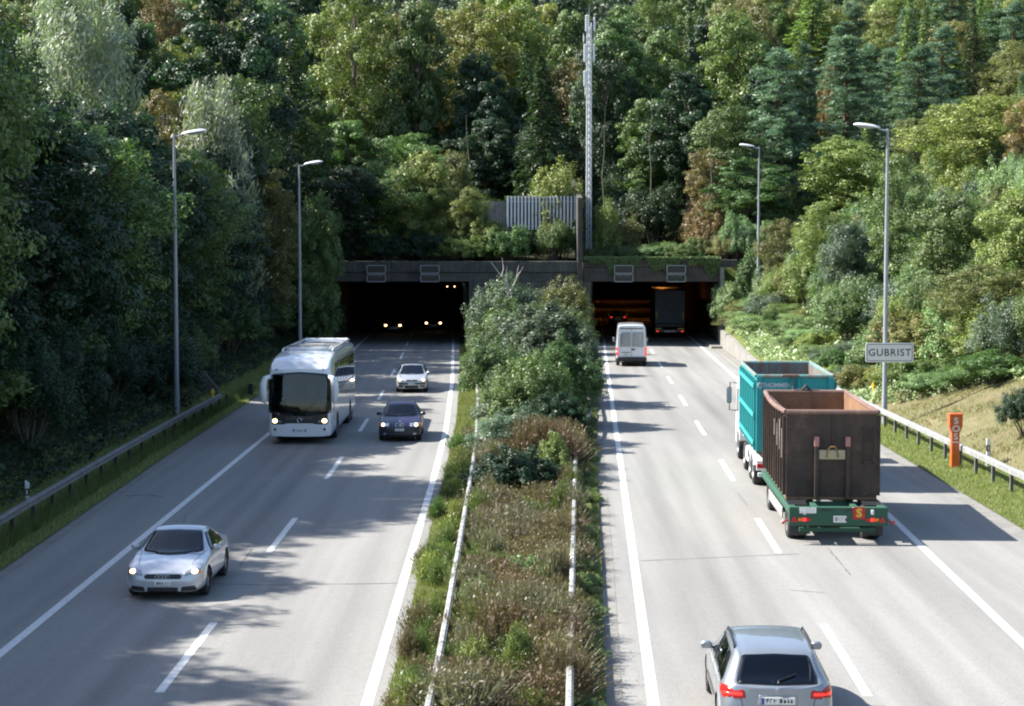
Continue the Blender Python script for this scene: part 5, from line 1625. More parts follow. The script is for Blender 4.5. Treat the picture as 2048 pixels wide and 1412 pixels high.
# ---- dark saloon coming towards us
ZR = lambda y: -(math.pi)  # facing the camera
e, sh, F_, w = make_car('saloon_car', (G(797, 884).x, G(797, 884).y + 2.2, 0), math.pi + .02, 'dark blue saloon with lit headlamps, just right of the white coach', 'car', carpaint('midnight_blue_paint', (.012, .009, .040), .0, .35, .25), L=4.47, w=.87, H=1.42)
for sd in (-1, 1):
    hl = [(sd * .42, .61), (sd * .80, .63), (sd * .80, .75), (sd * .42, .74)]
    sh.patch('headlight', hl if sd > 0 else hl[::-1], 'front', M['lampglass'], e, rr=.02)
    for k, xx in enumerate((.50, .66)):
        lm = [(sd * xx + .065 * math.cos(a), .675 + .055 * math.sin(a)) for a in np.linspace(0, 2 * math.pi, 12, endpoint=False)]
        sh.patch('lamp_bulb', lm, 'front', M['headlamp_on'] if k == 1 else M['chrome'], e, off=.014, rr=.01)
    am = [(sd * .77, .60), (sd * .865, .60), (sd * .865, .74), (sd * .79, .745)]
    sh.patch('indicator', am if sd > 0 else am[::-1], 'front', M['amber'], e, off=.016, rr=.01)
    kg = [(sd * .02, .62), (sd * .17, .62), (sd * .165, .73), (sd * .03, .735)]
    sh.patch('kidney_grille', kg if sd > 0 else kg[::-1], 'front', M['chrome'], e, off=.012, rr=.02)
    sh.patch('grille_insert', shrink(kg if sd > 0 else kg[::-1], .014), 'front', M['black'], e, off=.017, rr=.015)
    sh.patch('fog_lamp', [(sd * .6 + .07 * math.cos(a), .33 + .04 * math.sin(a)) for a in np.linspace(0, 2 * math.pi, 10, endpoint=False)], 'front', M['lampglass'], e, off=.012, rr=.01)
sh.patch('lower_grille', [(-.5, .26), (.5, .26), (.46, .36), (-.46, .36)], 'front', M['black'], e, off=.01)
sh.patch('bumper_strip', [(-.84, .46), (.84, .46), (.84, .53), (-.84, .53)], 'front', M['black'], e, off=.012, rr=.01)
sh.patch('badge', [(.04 * math.cos(a), .79 + .02 * math.sin(a)) for a in np.linspace(0, 2 * math.pi, 12, endpoint=False)], 'front', M['chrome'], e, off=.014, rr=.01)
plate(e, 0, F_ + .012, .495, 1, .36, .10, seed=4)
BMW = e
# ---- small silver hatchback behind it
e, sh, F_, w = make_car('hatchback_car', (G(821, 786).x, G(821, 786).y + 2.0, 0), math.pi + .03, 'small silver hatchback with lit headlamps behind the dark blue saloon', 'car', carpaint('silver_paint', (.50, .51, .53), .55, .38), L=4.1, w=.85, H=1.43, style='hatch', detail=.8)
for sd in (-1, 1):
    hl = [(sd * .42, .62), (sd * .76, .64), (sd * .80, .78), (sd * .48, .74)]
    sh.patch('headlight', hl if sd > 0 else hl[::-1], 'front', M['lampglass'], e, rr=.03)
    sh.patch('lamp_bulb', [(sd * .62 + .085 * math.cos(a), .695 + .055 * math.sin(a)) for a in np.linspace(0, 2 * math.pi, 12, endpoint=False)], 'front', M['headlamp_on'], e, off=.014, rr=.01)
    ll = [(sd * .45, .30), (sd * .72, .32), (sd * .70, .42), (sd * .45, .41)]
    sh.patch('lower_intake', ll if sd > 0 else ll[::-1], 'front', M['black'], e, off=.01, rr=.02)
sh.patch('grille', [(-.33, .62), (.33, .62), (.30, .70), (-.30, .70)], 'front', M['black'], e, off=.01)
sh.patch('badge', [(0, .63), (.04, .67), (0, .71), (-.04, .67)], 'front', M['chrome'], e, off=.018, rr=.01)
sh.patch('lower_intake', [(-.38, .27), (.38, .27), (.36, .40), (-.36, .40)], 'front', M['black'], e, off=.01)
sh.patch('bumper_strip', [(-.82, .46), (.82, .46), (.82, .54), (-.82, .54)], 'front', M['black'], e, off=.012, rr=.01)
plate(e, 0, F_ + .014, .47, 1, .36, .10, seed=9)

# ---- silver coupe in the foreground, left lane
ttp = carpaint('silver_blue_paint', (.56, .58, .62), .55, .36)
q0 = G(325, 1202)
e, sh, F_, w = make_car('coupe_car', (q0.x + .03, q0.y + 2.0, 0), math.pi - .01, 'silver rounded sports coupe with lit headlamps in the left foreground', 'car', ttp, L=4.04, w=.90, H=1.35, style='coupe', detail=1.3)
for sd in (-1, 1):
    hl = [(sd * .44, .56), (sd * .74, .585), (sd * .83, .70), (sd * .72, .715), (sd * .50, .66)]
    sh.patch('headlight', hl if sd > 0 else hl[::-1], 'front', M['lampglass'], e, rr=.04)
    sh.patch('lamp_bulb', [(sd * .69 + .065 * math.cos(a), .64 + .045 * math.sin(a)) for a in np.linspace(0, 2 * math.pi, 14, endpoint=False)], 'front', M['headlamp_on'], e, off=.014, rr=.01)
    sh.patch('indicator', [(sd * .78 + .03 * math.cos(a), .625 + .03 * math.sin(a)) for a in np.linspace(0, 2 * math.pi, 10, endpoint=False)], 'front', M['amber'], e, off=.012, rr=.01)
    ll = [(sd * .40, .22), (sd * .74, .24), (sd * .70, .34), (sd * .42, .32)]
    sh.patch('lower_intake', ll if sd > 0 else ll[::-1], 'front', M['black'], e, off=.01, rr=.03)
sh.patch('grille', [(-.40, .49), (.40, .49), (.42, .57), (.36, .595), (-.36, .595), (-.42, .57)], 'front', M['black'], e, off=.01, rr=.04)
sh.patch('lower_intake', [(-.34, .21), (.34, .21), (.34, .31), (-.34, .31)], 'front', M['black'], e, off=.01, rr=.03)
rg = MB()
for k in range(4):
    cx = -.12 + k * .08
    rg.tube([(cx + .048 * math.cos(a), F_ + .02, .545 + .036 * math.sin(a)) for a in np.linspace(0, 2 * math.pi, 15)], .006, 5, False)
rg.build('ring_badge', M['chrome'], e, True)
plate(e, 0, F_ + .012, .40, 1, .36, .10, seed=5)
mb = MB(); mb.tube([(0, -F_ + 1.5, 1.33), (0, -F_ + 1.28, 1.52)], .006, 5); mb.build('aerial', M['black'], e)

# ---- silver estate in the right foreground, seen from behind
q1 = (XZ(1563, 28.6), 28.6)
est = carpaint('silver_grey_paint', (.27, .30, .34), .55, .38)
e, sh, F_, w = make_car('estate_car', (q1[0] + .10, q1[1] + 2.26, 0), HEAD_R, 'silver estate car with roof rails driving away at the bottom right', 'car', est, L=4.52, w=.905, H=1.46, style='estate', detail=1.4, glass='glass')
for sd in (-1, 1):
    tl = [(sd * .50, .80), (sd * .86, .78), (sd * .895, .93), (sd * .80, .965), (sd * .52, .925)]
    sh.patch('tail_light', tl if sd > 0 else tl[::-1], 'rear', M['red'], e, rr=.03)
    t2 = [(sd * .55, .845), (sd * .84, .83), (sd * .85, .875), (sd * .56, .885)]
    sh.patch('lamp_band', t2 if sd > 0 else t2[::-1], 'rear', M['red_on'], e, off=.011, rr=.01)
    s2 = [(-F_ + .08, .80), (-F_ + .42, .84), (-F_ + .46, .90), (-F_ + .20, .955), (-F_ + .10, .93)]
    sh.patch('tail_light', s2, 'side', M['red'], e, side=sd, rr=.03)
    mb = MB(); xx = sd * .62
    mb.tube([(xx, -F_ + .85, 1.425), (xx, -F_ + .95, 1.475), (xx, -F_ + 1.6, 1.487), (xx, -F_ + 2.25, 1.47), (xx, -F_ + 2.35, 1.40)], .02, 6); mb.build('roof_rail', M['black'], e, True)
    mf = [(sd * .66, .40), (sd * .78, .41), (sd * .78, .45), (sd * .66, .44)]
    sh.patch('reflector', mf if sd > 0 else mf[::-1], 'rear', M['red'], e, rr=.01)
strip_y(sh, e, 'tailgate_seam', [(-.70, 1.0), (-.56, .74), (-.54, .56), (.54, .56), (.56, .74), (.70, 1.0)], 'rear', .012, M['black'])
strip_y(sh, e, 'bumper_seam', [(-.86, .62), (.86, .62)], 'rear', .012, M['black'])
sh.patch('badge', [(.04 * math.cos(a), .93 + .04 * math.sin(a)) for a in np.linspace(0, 2 * math.pi, 12, endpoint=False)], 'rear', M['lampglass'], e, off=.012, rr=.01)
sh.patch('plate_recess', [(-.32, .70), (.32, .70), (.30, .86), (-.30, .86)], 'rear', est, e, off=.004, rr=.02)
plate(e, 0, -F_ - .02, .775, -1, .52, .11, blue=1, seed=11)
mb = MB(); mb.tube([(0, -F_ + .10, 1.0), (.02, -F_ + .14, 1.06), (.30, -F_ + .28, 1.14)], .012, 5); mb.build('rear_wiper', M['black'], e)
mb = MB(); mb.prism([(-F_ + .95, 1.43), (-F_ + 1.12, 1.43), (-F_ + 1.0, 1.475)], -.02, .02, 'x'); mb.build('roof_aerial', est, e)
mb = MB(); mb.tube([(-.45, -F_ + .02, .28), (-.45, -F_ + .2, .28)], .035, 10); mb.tube([(-.36, -F_ + .02, .28), (-.36, -F_ + .2, .28)], .035, 10); mb.build('exhaust', M['chrome'], e)

# ---- cars inside the tunnel: headlamps or tail lamps are most of what shows
def far_car(px, py_lamp, Z, label, front=True, lamp='headlamp_far', style='saloon'):
    x = XZ(px, Z)
    p_ = carpaint('far_paint_%d' % px, (.06, .065, .07), .4, .4)
    e, sh, F_, w = make_car('saloon_car' if style == 'saloon' else 'hatchback_car', (x, Z + 2.2, 0), math.pi + .03 if front else HEAD_R, label, 'car', p_, style=style, detail=.5)
    for sd in (-1, 1):
        if front:
            sh.patch('headlight', [(sd * .64 + .11 * math.cos(a), .68 + .075 * math.sin(a)) for a in np.linspace(0, 2 * math.pi, 10, endpoint=False)], 'front', M[lamp], e, off=.01, rr=.01)
        else:
            tl = [(sd * .56, .78), (sd * .74, .78), (sd * .74, .9), (sd * .56, .9)]
            sh.patch('tail_light', tl if sd > 0 else tl[::-1], 'rear', M['red_on'], e, off=.01, rr=.01)
    plate(e, 0, (F_ + .012) if front else (-F_ - .012), .48 if front else .7, 1 if front else -1, .46, .11, seed=px)
    return e
far_car(784, 657, 166, 'dark oncoming car with bright headlamps in the left tunnel mouth, left one of the pair')
far_car(865, 649, 171, 'dark oncoming car with bright headlamps in the left tunnel mouth, right one of the pair')
far_car(901, 572, 322, 'tiny pair of headlamps of a car deep inside the left tunnel')
far_car(1238, 631, 181, 'dark car with red tail lamps driving into the right tunnel ahead of the white van', False)

# ---------------------------------------------------------------- coach
def bus_ring(st):
    y, w, zb, ztop, k, rake = st     # k: roof edge drop
    zs = 1.3
    R_ = [(0, zb), (.86 * w, zb), (.985 * w, zb + .12), (w, .9), (w, 1.6), (w * .995, 2.3), (w * .965, ztop - .36 * k), (w * .88, ztop - .10 * k), (w * .5, ztop - .015), (0, ztop)]
    return [(x, y + rake * max(0, z - zs), z) for x, z in R_]
bw = 1.27
bst = [(-6.0, 0, .5, 3.25, .8, 0), (-5.98, bw * .6, .48, 3.3, .9, .03), (-5.9, bw * .9, .45, 3.4, 1, .04), (-5.7, bw, .42, 3.5, 1, .02), (-5.2, bw, .38, 3.56, 1, 0), (-3.5, bw, .34, 3.6, 1, 0), (-1, bw, .34, 3.6, 1, 0), (1.5, bw, .34, 3.6, 1, 0),
       (3.2, bw, .34, 3.58, 1, 0), (4.3, bw, .34, 3.50, 1, 0), (5.0, bw, .33, 3.42, 1, -.01), (5.45, bw, .32, 3.30, .95, -.03), (5.78, bw * .985, .32, 3.14, .8, -.08), (5.93, bw * .90, .32, 3.04, .6, -.10), (5.985, bw * .6, .32, 3.01, .4, -.10), (6.0, 0, .32, 3.0, .3, -.10)]
qb = G(598, 889)
bus_y = qb.y + 6.0
M['coach_white'] = carpaint('coach_white_paint', (.74, .76, .80), .0, .3)
bus = empty('coach', (qb.x, bus_y, 0), math.pi + .005, 'white coach with black windscreen surround and lit headlamps on the shaded left carriageway', 'coach')
sh = Shell(bst, bus_ring, subu=8, subv=6)
wsp = [(-1.17, 1.26), (-.6, 1.16), (0, 1.13), (.6, 1.16), (1.17, 1.26), (1.18, 2.60), (1.08, 2.80), (0, 2.88), (-1.08, 2.80), (-1.18, 2.60)]
mask = [(-1.22, .80), (1.22, .80), (1.22, 1.6), (1.20, 2.6), (1.06, 2.80), (0, 2.88), (-1.06, 2.80), (-1.20, 2.6), (-1.22, 1.6)]
sh.hole(wsp, 'front', 4.0, .03)
sides = []
y = 4.55; k = 0
while y > -5.2:
    y2 = max(y - 1.42, -5.55)
    sides.append([(y, 1.95), (y - .06 if k else y - .30, 3.06), (y2 + .05, 3.06), (y2 + .05, 1.95)]); y = y2; k += 1
for q_ in sides[:2]:
    sh.hole(q_, 'side', 1, .03); sh.hole(q_, 'side', -1, .03)
for yy in (3.35, -2.9): sh.arch(yy, .5, .60, 1.0)
sh.build('body', M['coach_white'], bus)
# black mask as a ring around the windscreen: lower apron, pillars and header
sh.patch('front_apron', [(-1.235, .80), (-.62, .80), (-.55, .84), (.55, .84), (.62, .80), (1.235, .80), (1.24, 1.27), (.6, 1.17), (0, 1.14), (-.6, 1.17), (-1.24, 1.27)], 'front', M['panelblack'], bus, off=.006, rr=.05, rings=9)
for sd in (-1, 1):
    pl = [(sd * 1.14, 1.24), (sd * 1.245, 1.24), (sd * 1.225, 2.62), (sd * 1.13, 2.62)]
    sh.patch('windscreen_pillar', pl if sd > 0 else pl[::-1], 'front', M['panelblack'], bus, off=.005, rr=.02)
sh.patch('windscreen', wsp, 'front', M['glass'], bus, off=.010, rings=10, rr=.12)
for sd in (-1, 1):
    for q_ in sides: sh.patch('side_window', shrink(q_, -.02), 'side', M['glass' if q_ in sides[:2] else 'glass_dark'], bus, side=sd, rr=.05)
    sh.patch('window_band', [(4.6, 1.86), (4.2, 3.12), (-5.62, 3.12), (-5.62, 1.86)] if False else [(-5.0, 3.09), (4.2, 3.09), (4.2, 3.13), (-5.0, 3.13)], 'side', M['panelblack'], bus, side=sd, off=.004, rr=.01)
    for yy in (2.55, 1.55, .55, -.45, -1.45, -3.8, -4.8): strip_y(sh, bus, 'locker_seam', [(yy, .5), (yy, 1.5)], 'side', .02, M['black'], sd)
    strip_y(sh, bus, 'side_crease', [(4.9, 1.56), (-5.6, 1.56)], 'side', .03, M['chrome'], sd)
    strip_y(sh, bus, 'door_seam', [(5.0, .45), (5.0, 1.85), (4.0, 1.85), (4.0, .45)], 'side', .025, M['black'], sd)
    sh.patch('driver_window', [(5.25, 1.30), (5.28, 2.50), (4.70, 2.55), (4.70, 1.35)], 'side', M['glass_dark'], bus, side=sd, off=.008)
    sh.patch('headlight', [(sd * 1.0 + .15 * math.cos(a), .93 + .10 * math.sin(a)) for a in np.linspace(0, 2 * math.pi, 12, endpoint=False)], 'front', M['lampglass'], bus, off=.012, rr=.01)
    sh.patch('lamp_bulb', [(sd * .98 + .10 * math.cos(a), .94 + .085 * math.sin(a)) for a in np.linspace(0, 2 * math.pi, 12, endpoint=False)], 'front', M['headlamp_on'], bus, off=.02, rr=.01)
    sh.patch('small_lamp', [(sd * .78 + .06 * math.cos(a), .91 + .05 * math.sin(a)) for a in np.linspace(0, 2 * math.pi, 10, endpoint=False)], 'front', M['lampglass'], bus, off=.014, rr=.01)
    sh.patch('fog_lamp', [(sd * .98 + .055 * math.cos(a), .60 + .055 * math.sin(a)) for a in np.linspace(0, 2 * math.pi, 12, endpoint=False)], 'front', M['black'], bus, off=.008, rr=.01)
    # big drooping mirrors
    mb = MB(); x_ = sd * 1.36
    mb.tube([(sd * 1.12, 5.55, 2.62), (sd * 1.22, 5.95, 2.68), (sd * 1.34, 6.10, 2.62), (x_ + sd * .05, 6.14, 2.42), (x_ + sd * .06, 6.12, 2.05), (x_ + sd * .02, 6.08, 1.74), (x_, 6.06, 1.66)], [.07, .09, .12, .15, .155, .12, .04], 12, True, (0, 1, 0))
    mo = mb.build('wing_mirror', M['coach_white'], bus, True)
    for yy in (3.35, -2.9): wheel(bus, sd * 1.10, yy, .50, .30, sd, 0, 'zinc_old_shaded')
wheel(bus, .0 + 1.10, -4.15, .50, .30, 1, 0, 'zinc_old_shaded'); wheel(bus, -1.10, -4.15, .50, .30, -1, 0, 'zinc_old_shaded')
mb = MB(); mb.box(-.95, .95, -5.7, 5.4, .28, .45); mb.build('underbody', M['interior'], bus)
mb = MB(); mb.box(-1.12, 1.12, -5.4, 5.2, 1.15, 1.25); mb.build('cabin_floor', M['interior'], bus)
mb = MB(); mb.box(-1.1, 1.1, 4.9, 5.45, 1.15, 1.42, .08); mb.build('dashboard', M['interior'], bus)
mb = MB(); mb.box(-1.15, 1.15, 2.2, 2.3, 1.25, 3.3); mb.build('partition', M['interior'], bus)
# roof gear
sh.patch('air_conditioner', [(-.86, 1.2), (.86, 1.2), (.86, 3.0), (.6, 3.35), (-.6, 3.35), (-.86, 3.0)], 'top', M['coach_white'], bus, off=.13, rr=.1)
strip_y(sh, bus, 'roof_vent', [(-.35, 4.0), (.30, 4.0)], 'top', .10, M['black'])
sh.patch('roof_hatch', [(-.4, -1.0), (.4, -1.0), (.4, -.3), (-.4, -.3)], 'top', M['zinc'], bus, off=.05)
for sd in (-1, 1): 
    mb = MB(); mb.tube([(sd * 1.02, 2.9, 3.52), (sd * 1.02, 2.5, 3.60), (sd * 1.02, -5.4, 3.58)], .05, 6); mb.build('roof_rail', M['coach_white'], bus, True)
    sh.patch('clearance_lamp', [(sd * .92 + .06 * math.cos(a), 2.96 + .025 * math.sin(a)) for a in np.linspace(0, 2 * math.pi, 8, endpoint=False)], 'front', M['lampglass'], bus, off=.02, rr=.01)
mb = MB(); mb.box(-1.0, 1.0, -5.5, -5.3, 3.52, 3.66, .04); mb.build('rear_spoiler', M['coach_white'], bus)
mb = MB(); mb.box(-.12, .12, 5.05, 5.2, 3.2, 3.32, .03); mb.build('roof_camera', M['zinc'], bus)
plate(bus, 0, 6.015, .56, 1, .52, .13, blue=2, seed=21)
text_obj('lettering', 'LONGWYA', .20, M['zinc_old_shaded'], bus, Matrix.Translation((0, 6.022, 1.04)) @ MXZ_F, .002)
mb = MB(); mb.tube([(.085 * math.cos(a), 6.028, .965 + .085 * math.sin(a)) for a in np.linspace(0, 2 * math.pi, 17)], .014, 6, False); mb.build('badge', M['chrome'], bus, True)
for sd in (-1, 1):
    mb = MB(); mb.tube([(sd * .12, 6.03, 1.30), (sd * .55, 5.99, 1.55), (sd * .62, 5.95, 1.75)], .012, 5); mb.build('wiper', M['black'], bus)
# two front seats with white covers, driver
def seat_bus(x, y):
    mb = MB(); mb.box(x - .23, x + .23, y - .1, y + .42, 1.45, 1.60, .04); mb.box(x - .24, x + .24, y - .22, y - .08, 1.5, 2.2, .05); s_ = mb.build('seat', M['seat'], bus)
    mb = MB(); mb.box(x - .2, x + .2, y - .075, y - .06, 1.78, 2.2, .005); mb.build('headrest_cover', M['cloth_white'], s_)
seat_bus(-.78, 4.05); seat_bus(-.28, 4.05); seat_bus(.62, 4.25)
mb = MB(); mb.box(-.85, -.35, 5.2, 5.35, 1.43, 1.52, .02); mb.build('papers', M['cloth_white'], bus)
mb = MB(); mb.tube([(.62 + .22 * math.cos(a), 4.98 + .10 * math.sin(a), 1.72 + .17 * math.sin(a)) for a in np.linspace(0, 2 * math.pi, 17)], .017, 6, False); mb.build('steering_wheel', M['black'], bus, True)
bR = Matrix.Rotation(math.pi + .005, 4, 'Z')
wp = Vector((qb.x, bus_y, 0)) + bR @ Vector((.62, 4.33, 1.70))
person_sitting(wp, math.pi, 'coach driver in a white shirt sitting behind the coach windscreen', M['cloth_white'], arms_fwd=.50)
wp = Vector((BMW.location.x, BMW.location.y, 0)) + Matrix.Rotation(math.pi + .02, 4, 'Z') @ Vector((-.36, .0, .53))
wp = Vector((BMW.location.x, BMW.location.y, 0)) + Matrix.Rotation(math.pi + .02, 4, 'Z') @ Vector((-.36, -.28, .52))
person_sitting(wp, math.pi, 'driver in a pale top behind the windscreen of the dark blue saloon', M['cloth_white'], s=.88, arms_fwd=.36)

# ---------------------------------------------------------------- white van seen from behind
def van_ring(st):
    y, w, zb, ztop, xr, rake = st
    R_ = [(0, zb), (.82 * w, zb), (.97 * w, zb + .08), (w, .75), (w, 1.15), (w * .985, 1.45), (xr + (w - xr) * .25, ztop - .32), (xr * .93, ztop - .05), (xr * .5, ztop), (0, ztop + .01)]
    return [(x, y + rake * max(0, z - 1.1), z) for x, z in R_]
vw = 1.0
vst = [(-2.8, 0, .55, 2.66, vw * .86, .02), (-2.795, vw * .6, .5, 2.66, vw * .86, .02), (-2.78, vw * .93, .45, 2.68, vw * .86, .03), (-2.68, vw * .99, .4, 2.7, vw * .87, .02), (-2.3, vw, .38, 2.72, vw * .87, 0), (-1, vw, .38, 2.74, vw * .87, 0), (.4, vw, .38, 2.74, vw * .87, 0),
       (1.0, vw, .38, 2.66, vw * .84, 0), (1.45, vw, .38, 2.25, vw * .80, 0), (1.95, vw * .98, .38, 1.5, vw * .78, 0), (2.4, vw * .95, .36, 1.32, vw * .74, 0), (2.65, vw * .85, .34, 1.15, vw * .6, 0), (2.78, vw * .5, .34, 1.05, vw * .3, 0), (2.8, 0, .34, 1.0, 0, 0)]
# collapse rear tops at the centre line properly
vst[0] = (-2.8, 0, .55, 2.66, 0.0, .02); vst[1] = (-2.795, vw * .6, .5, 2.665, vw * .5, .02)
qv = G(1263, 733)
van = empty('van', (qv.x + .12, qv.y + 2.8, 0), HEAD_R, 'white high roof van driving towards the right tunnel mouth', 'van')
sh = Shell(vst, van_ring, 5, 4)
sw1 = [(1.35, 1.45), (1.15, 2.15), (.55, 2.15), (.55, 1.45)]
for yy in (1.75, -1.65): sh.arch(yy, .36, .42, .7)
sh.build('body', M['coach_white'], van)
sh.patch('windscreen', [(-.78, 1.5), (.78, 1.5), (.66, 2.2), (-.66, 2.2)], 'front', M['glass_dark'], van)
for sd in (-1, 1):
    sh.patch('side_window', sw1, 'side', M['glass_dark'], van, side=sd)
    dw = [(sd * .045, 1.28), (sd * .79, 1.28), (sd * .75, 2.22), (sd * .07, 2.24)]
    sh.patch('rear_door_window', dw if sd > 0 else dw[::-1], 'rear', M['lampglass'], van, off=.010, rr=.06)
    tl = [(sd * .85, .74), (sd * .975, .74), (sd * .965, 1.26), (sd * .86, 1.26)]
    t_ = sh.patch('tail_light', tl if sd > 0 else tl[::-1], 'rear', M['red_on'], van, off=.03, rr=.02)
    wl = [(sd * .87, .92), (sd * .965, .92), (sd * .965, 1.04), (sd * .87, 1.04)]
    sh.patch('reversing_lamp', wl if sd > 0 else wl[::-1], 'rear', M['plate'], van, off=.04, rr=.01)
    for zz in (1.2, 1.9): 
        mb = MB(); mb.box(sd * .88 - .05, sd * .88 + .05, -2.83, -2.79, zz - .03, zz + .03, .01); mb.build('door_hinge', M['coach_white'], van)
    for yy in (1.75, -1.65): wheel(van, sd * .87, yy, .35, .22, sd, 0, 'zinc_old_shaded')
    mirror(van, sd * 1.02, 1.35, 1.55, sd, M['black'], .17, .34)
    mb = MB(); mb.box(sd * .97 - .03, sd * .97 + .03, -2.6, 1.3, .36, .5, .02); mb.build('side_skirt', M['black'], van)
strip_y(sh, van, 'door_seam', [(0, .62), (0, 2.5)], 'rear', .022, M['black'], off=.006)
strip_y(sh, van, 'roof_seam', [(-.74, 2.47), (.74, 2.47)], 'rear', .06, M['black'], off=.01)
arch_liner(van, 1.75, .35, vw, .3, .42); arch_liner(van, -1.65, .35, vw, .3, .42)
mb = MB(); mb.box(-.97, .97, -2.92, -2.76, .34, .62, .05); mb.build('rear_bumper', M['black'], van)
mb = MB(); mb.box(-.1, .12, -2.84, -2.80, 1.06, 1.16, .02); mb.build('door_handle', M['black'], van).location = (.1, 0, 0)
plate(van, -.36, -2.825, .76, -1, .34, .16, seed=31)
mb = MB(); mb.box(-.62, -.1, -2.83, -2.80, .90, .93); mb.build('trim_bar', M['black'], van)
mb = MB(); mb.box(-.85, .85, -2.5, 1.6, .3, .42); mb.build('underbody', M['interior'], van)

# ---------------------------------------------------------------- lorry inside the tunnel
lor = empty('lorry', (XZ(1340, 157), 157.0, 0), HEAD_R, 'blue grey box lorry with yellow reflector boards entering the right tunnel', 'lorry')
M['tarp'] = plain('blue_grey_tarpaulin', (.10, .13, .18), .6, var=.25, nscale=3)
M['yellow'] = plain('yellow_reflector', (.70, .48, .03), .4)
mb = MB(); mb.box(-1.25, 1.25, 0, 13, 1.25, 4.05, .03); mb.build('box_body', M['tarp'], lor)
for xx in np.linspace(-1.0, 1.0, 9):
    mb = MB(); mb.box(xx - .012, xx + .012, -.02, -.002, 1.3, 4.0); mb.build('rear_seam', M['interior'], lor)
mb = MB(); mb.box(-1.2, 1.2, .1, 13, .95, 1.2); mb.build('chassis', M['black'], lor)
mb = MB(); mb.box(-1.22, 1.22, -.02, .12, .48, .72, .02); mb.build('rear_bumper', M['zinc_old_shaded'], lor)
for sd in (-1, 1):
    mb = MB(); mb.box(sd * .95 - .28, sd * .95 + .28, -.04, -.025, .74, .87); mb.build('reflector_board', M['yellow'], lor)
    mb = MB(); mb.box(sd * 1.05 - .08, sd * 1.05 + .08, -.045, -.025, .54, .64); mb.build('tail_light', M['red_on'], lor)
    mb = MB()
    for q_ in range(4):
        z0 = 1.62 + q_ * .16; mb.add([(sd * 1.12 - .08, -.012, z0), (sd * 1.12 + .08, -.012, z0 + .05), (sd * 1.12 + .08, -.012, z0 + .13), (sd * 1.12 - .08, -.012, z0 + .08)], [(0, 1, 2, 3)])
    mb.build('striped_panel', M['yellow'], lor, recalc=False)
    for yy in (1.6, 2.9, 4.2, 10.5): wheel(lor, sd * 1.08, yy, .5, .32, sd, 0, 'zinc_old_shaded')
mb = MB(); mb.box(-.5, .5, -.03, -.021, .53, .65); mb.build('number_plate', M['plate'], lor)
mb = MB(); mb.box(-1.2, 1.2, 13.6, 15.8, .8, 3.6, .12); mb.build('cab', M['tarp'], lor)

# ---------------------------------------------------------------- roll-off truck with trailer and two open containers
M['teal'] = rust_mat('teal_enamel', (.03, .30, .31), .16, (.10, .07, .05), (.20, .11, .06), (.30, .22, .17))
M['teal_in'] = rust_mat('worn_inner_steel', (.16, .19, .19), .5, (.10, .08, .07), (.18, .13, .10), (.28, .24, .2))
M['rust_out'] = rust_mat('rusty_brown_steel', (.050, .038, .033), .58, (.018, .015, .014), (.075, .048, .036), (.22, .15, .11))
M['rust_in'] = rust_mat('orange_rusty_steel', (.20, .13, .085), .55, (.12, .07, .045), (.26, .14, .07), (.40, .24, .13))
M['rim_steel'] = rust_mat('worn_top_rail', (.17, .10, .085), .5, (.08, .05, .045), (.19, .12, .09), (.32, .22, .17))
M['green'] = rust_mat('green_trailer_paint', (.02, .085, .052), .25, (.06, .06, .04), (.10, .09, .05), (.2, .17, .1))

def container(e, L, w, H, out, inn, rim, nrib, taper=.0, bow=0.0, ribw=.05, rail=.07):
    """open box with floor, four thick walls, side ribs, top rail; rear face at y=0"""
    t = .05
    def wall(nm, x0, x1, y0, y1, z0, z1, mat): mb = MB(); mb.box(x0, x1, y0, y1, z0, z1); return mb.build(nm, mat, e)
    wall('floor', -w, w, 0, L, 0, .06, inn)
    for sd in (-1, 1):
        xa, xb = sorted((sd * w, sd * (w - t)))
        wall('side_wall', xa, xb, 0, L, .063, H, out)
        xa, xb = sorted((sd * (w - t - .002), sd * (w - t - .012)))
        wall('lining', xa, xb, t + .01, L - t - .01, .065, H - .01, inn)
        for k in range(nrib):
            y = .14 + (L - .28) * k / (nrib - 1)
            xa, xb = sorted((sd * (w + .002), sd * (w + .10)))
            wall('rib', xa, xb, y - ribw, y + ribw, .10, H - .10, out)
    wall('rear_wall', -w + t + .002, w - t - .002, 0, t, .063, H, out); wall('front_wall', -w + t + .002, w - t - .002, L - t, L, .063, H, out)
    wall('lining', -w + t + .014, w - t - .014, L - t - .012, L - t - .002, .065, H - .01, inn)
    wall('lining', -w + t + .014, w - t - .014, t + .002, t + .012, .065, H - .01, inn)
    # top rail, slightly buckled
    for sd in (-1, 1):
        pts = [(sd * (w + .015 + bow * sd * -1 * math.sin(3.1 * k / 12) * (1 if sd < 0 else .3)), L * k / 12, H + .02 - (abs(bow) * .8 * math.sin(math.pi * k / 12) if sd < 0 else 0)) for k in range(13)]
        mb = MB(); mb.tube(pts, rail, 8); mb.build('top_rail', rim, e, True)
    for y in (0, L):
        mb = MB(); mb.tube([(-w - .01, y, H + .02), (w + .01, y, H + .02)], rail, 8); mb.build('top_rail', rim, e, True)
Ry = lambda v, a=HEAD_R: Matrix.Rotation(a, 4, 'Z') @ Vector(v)
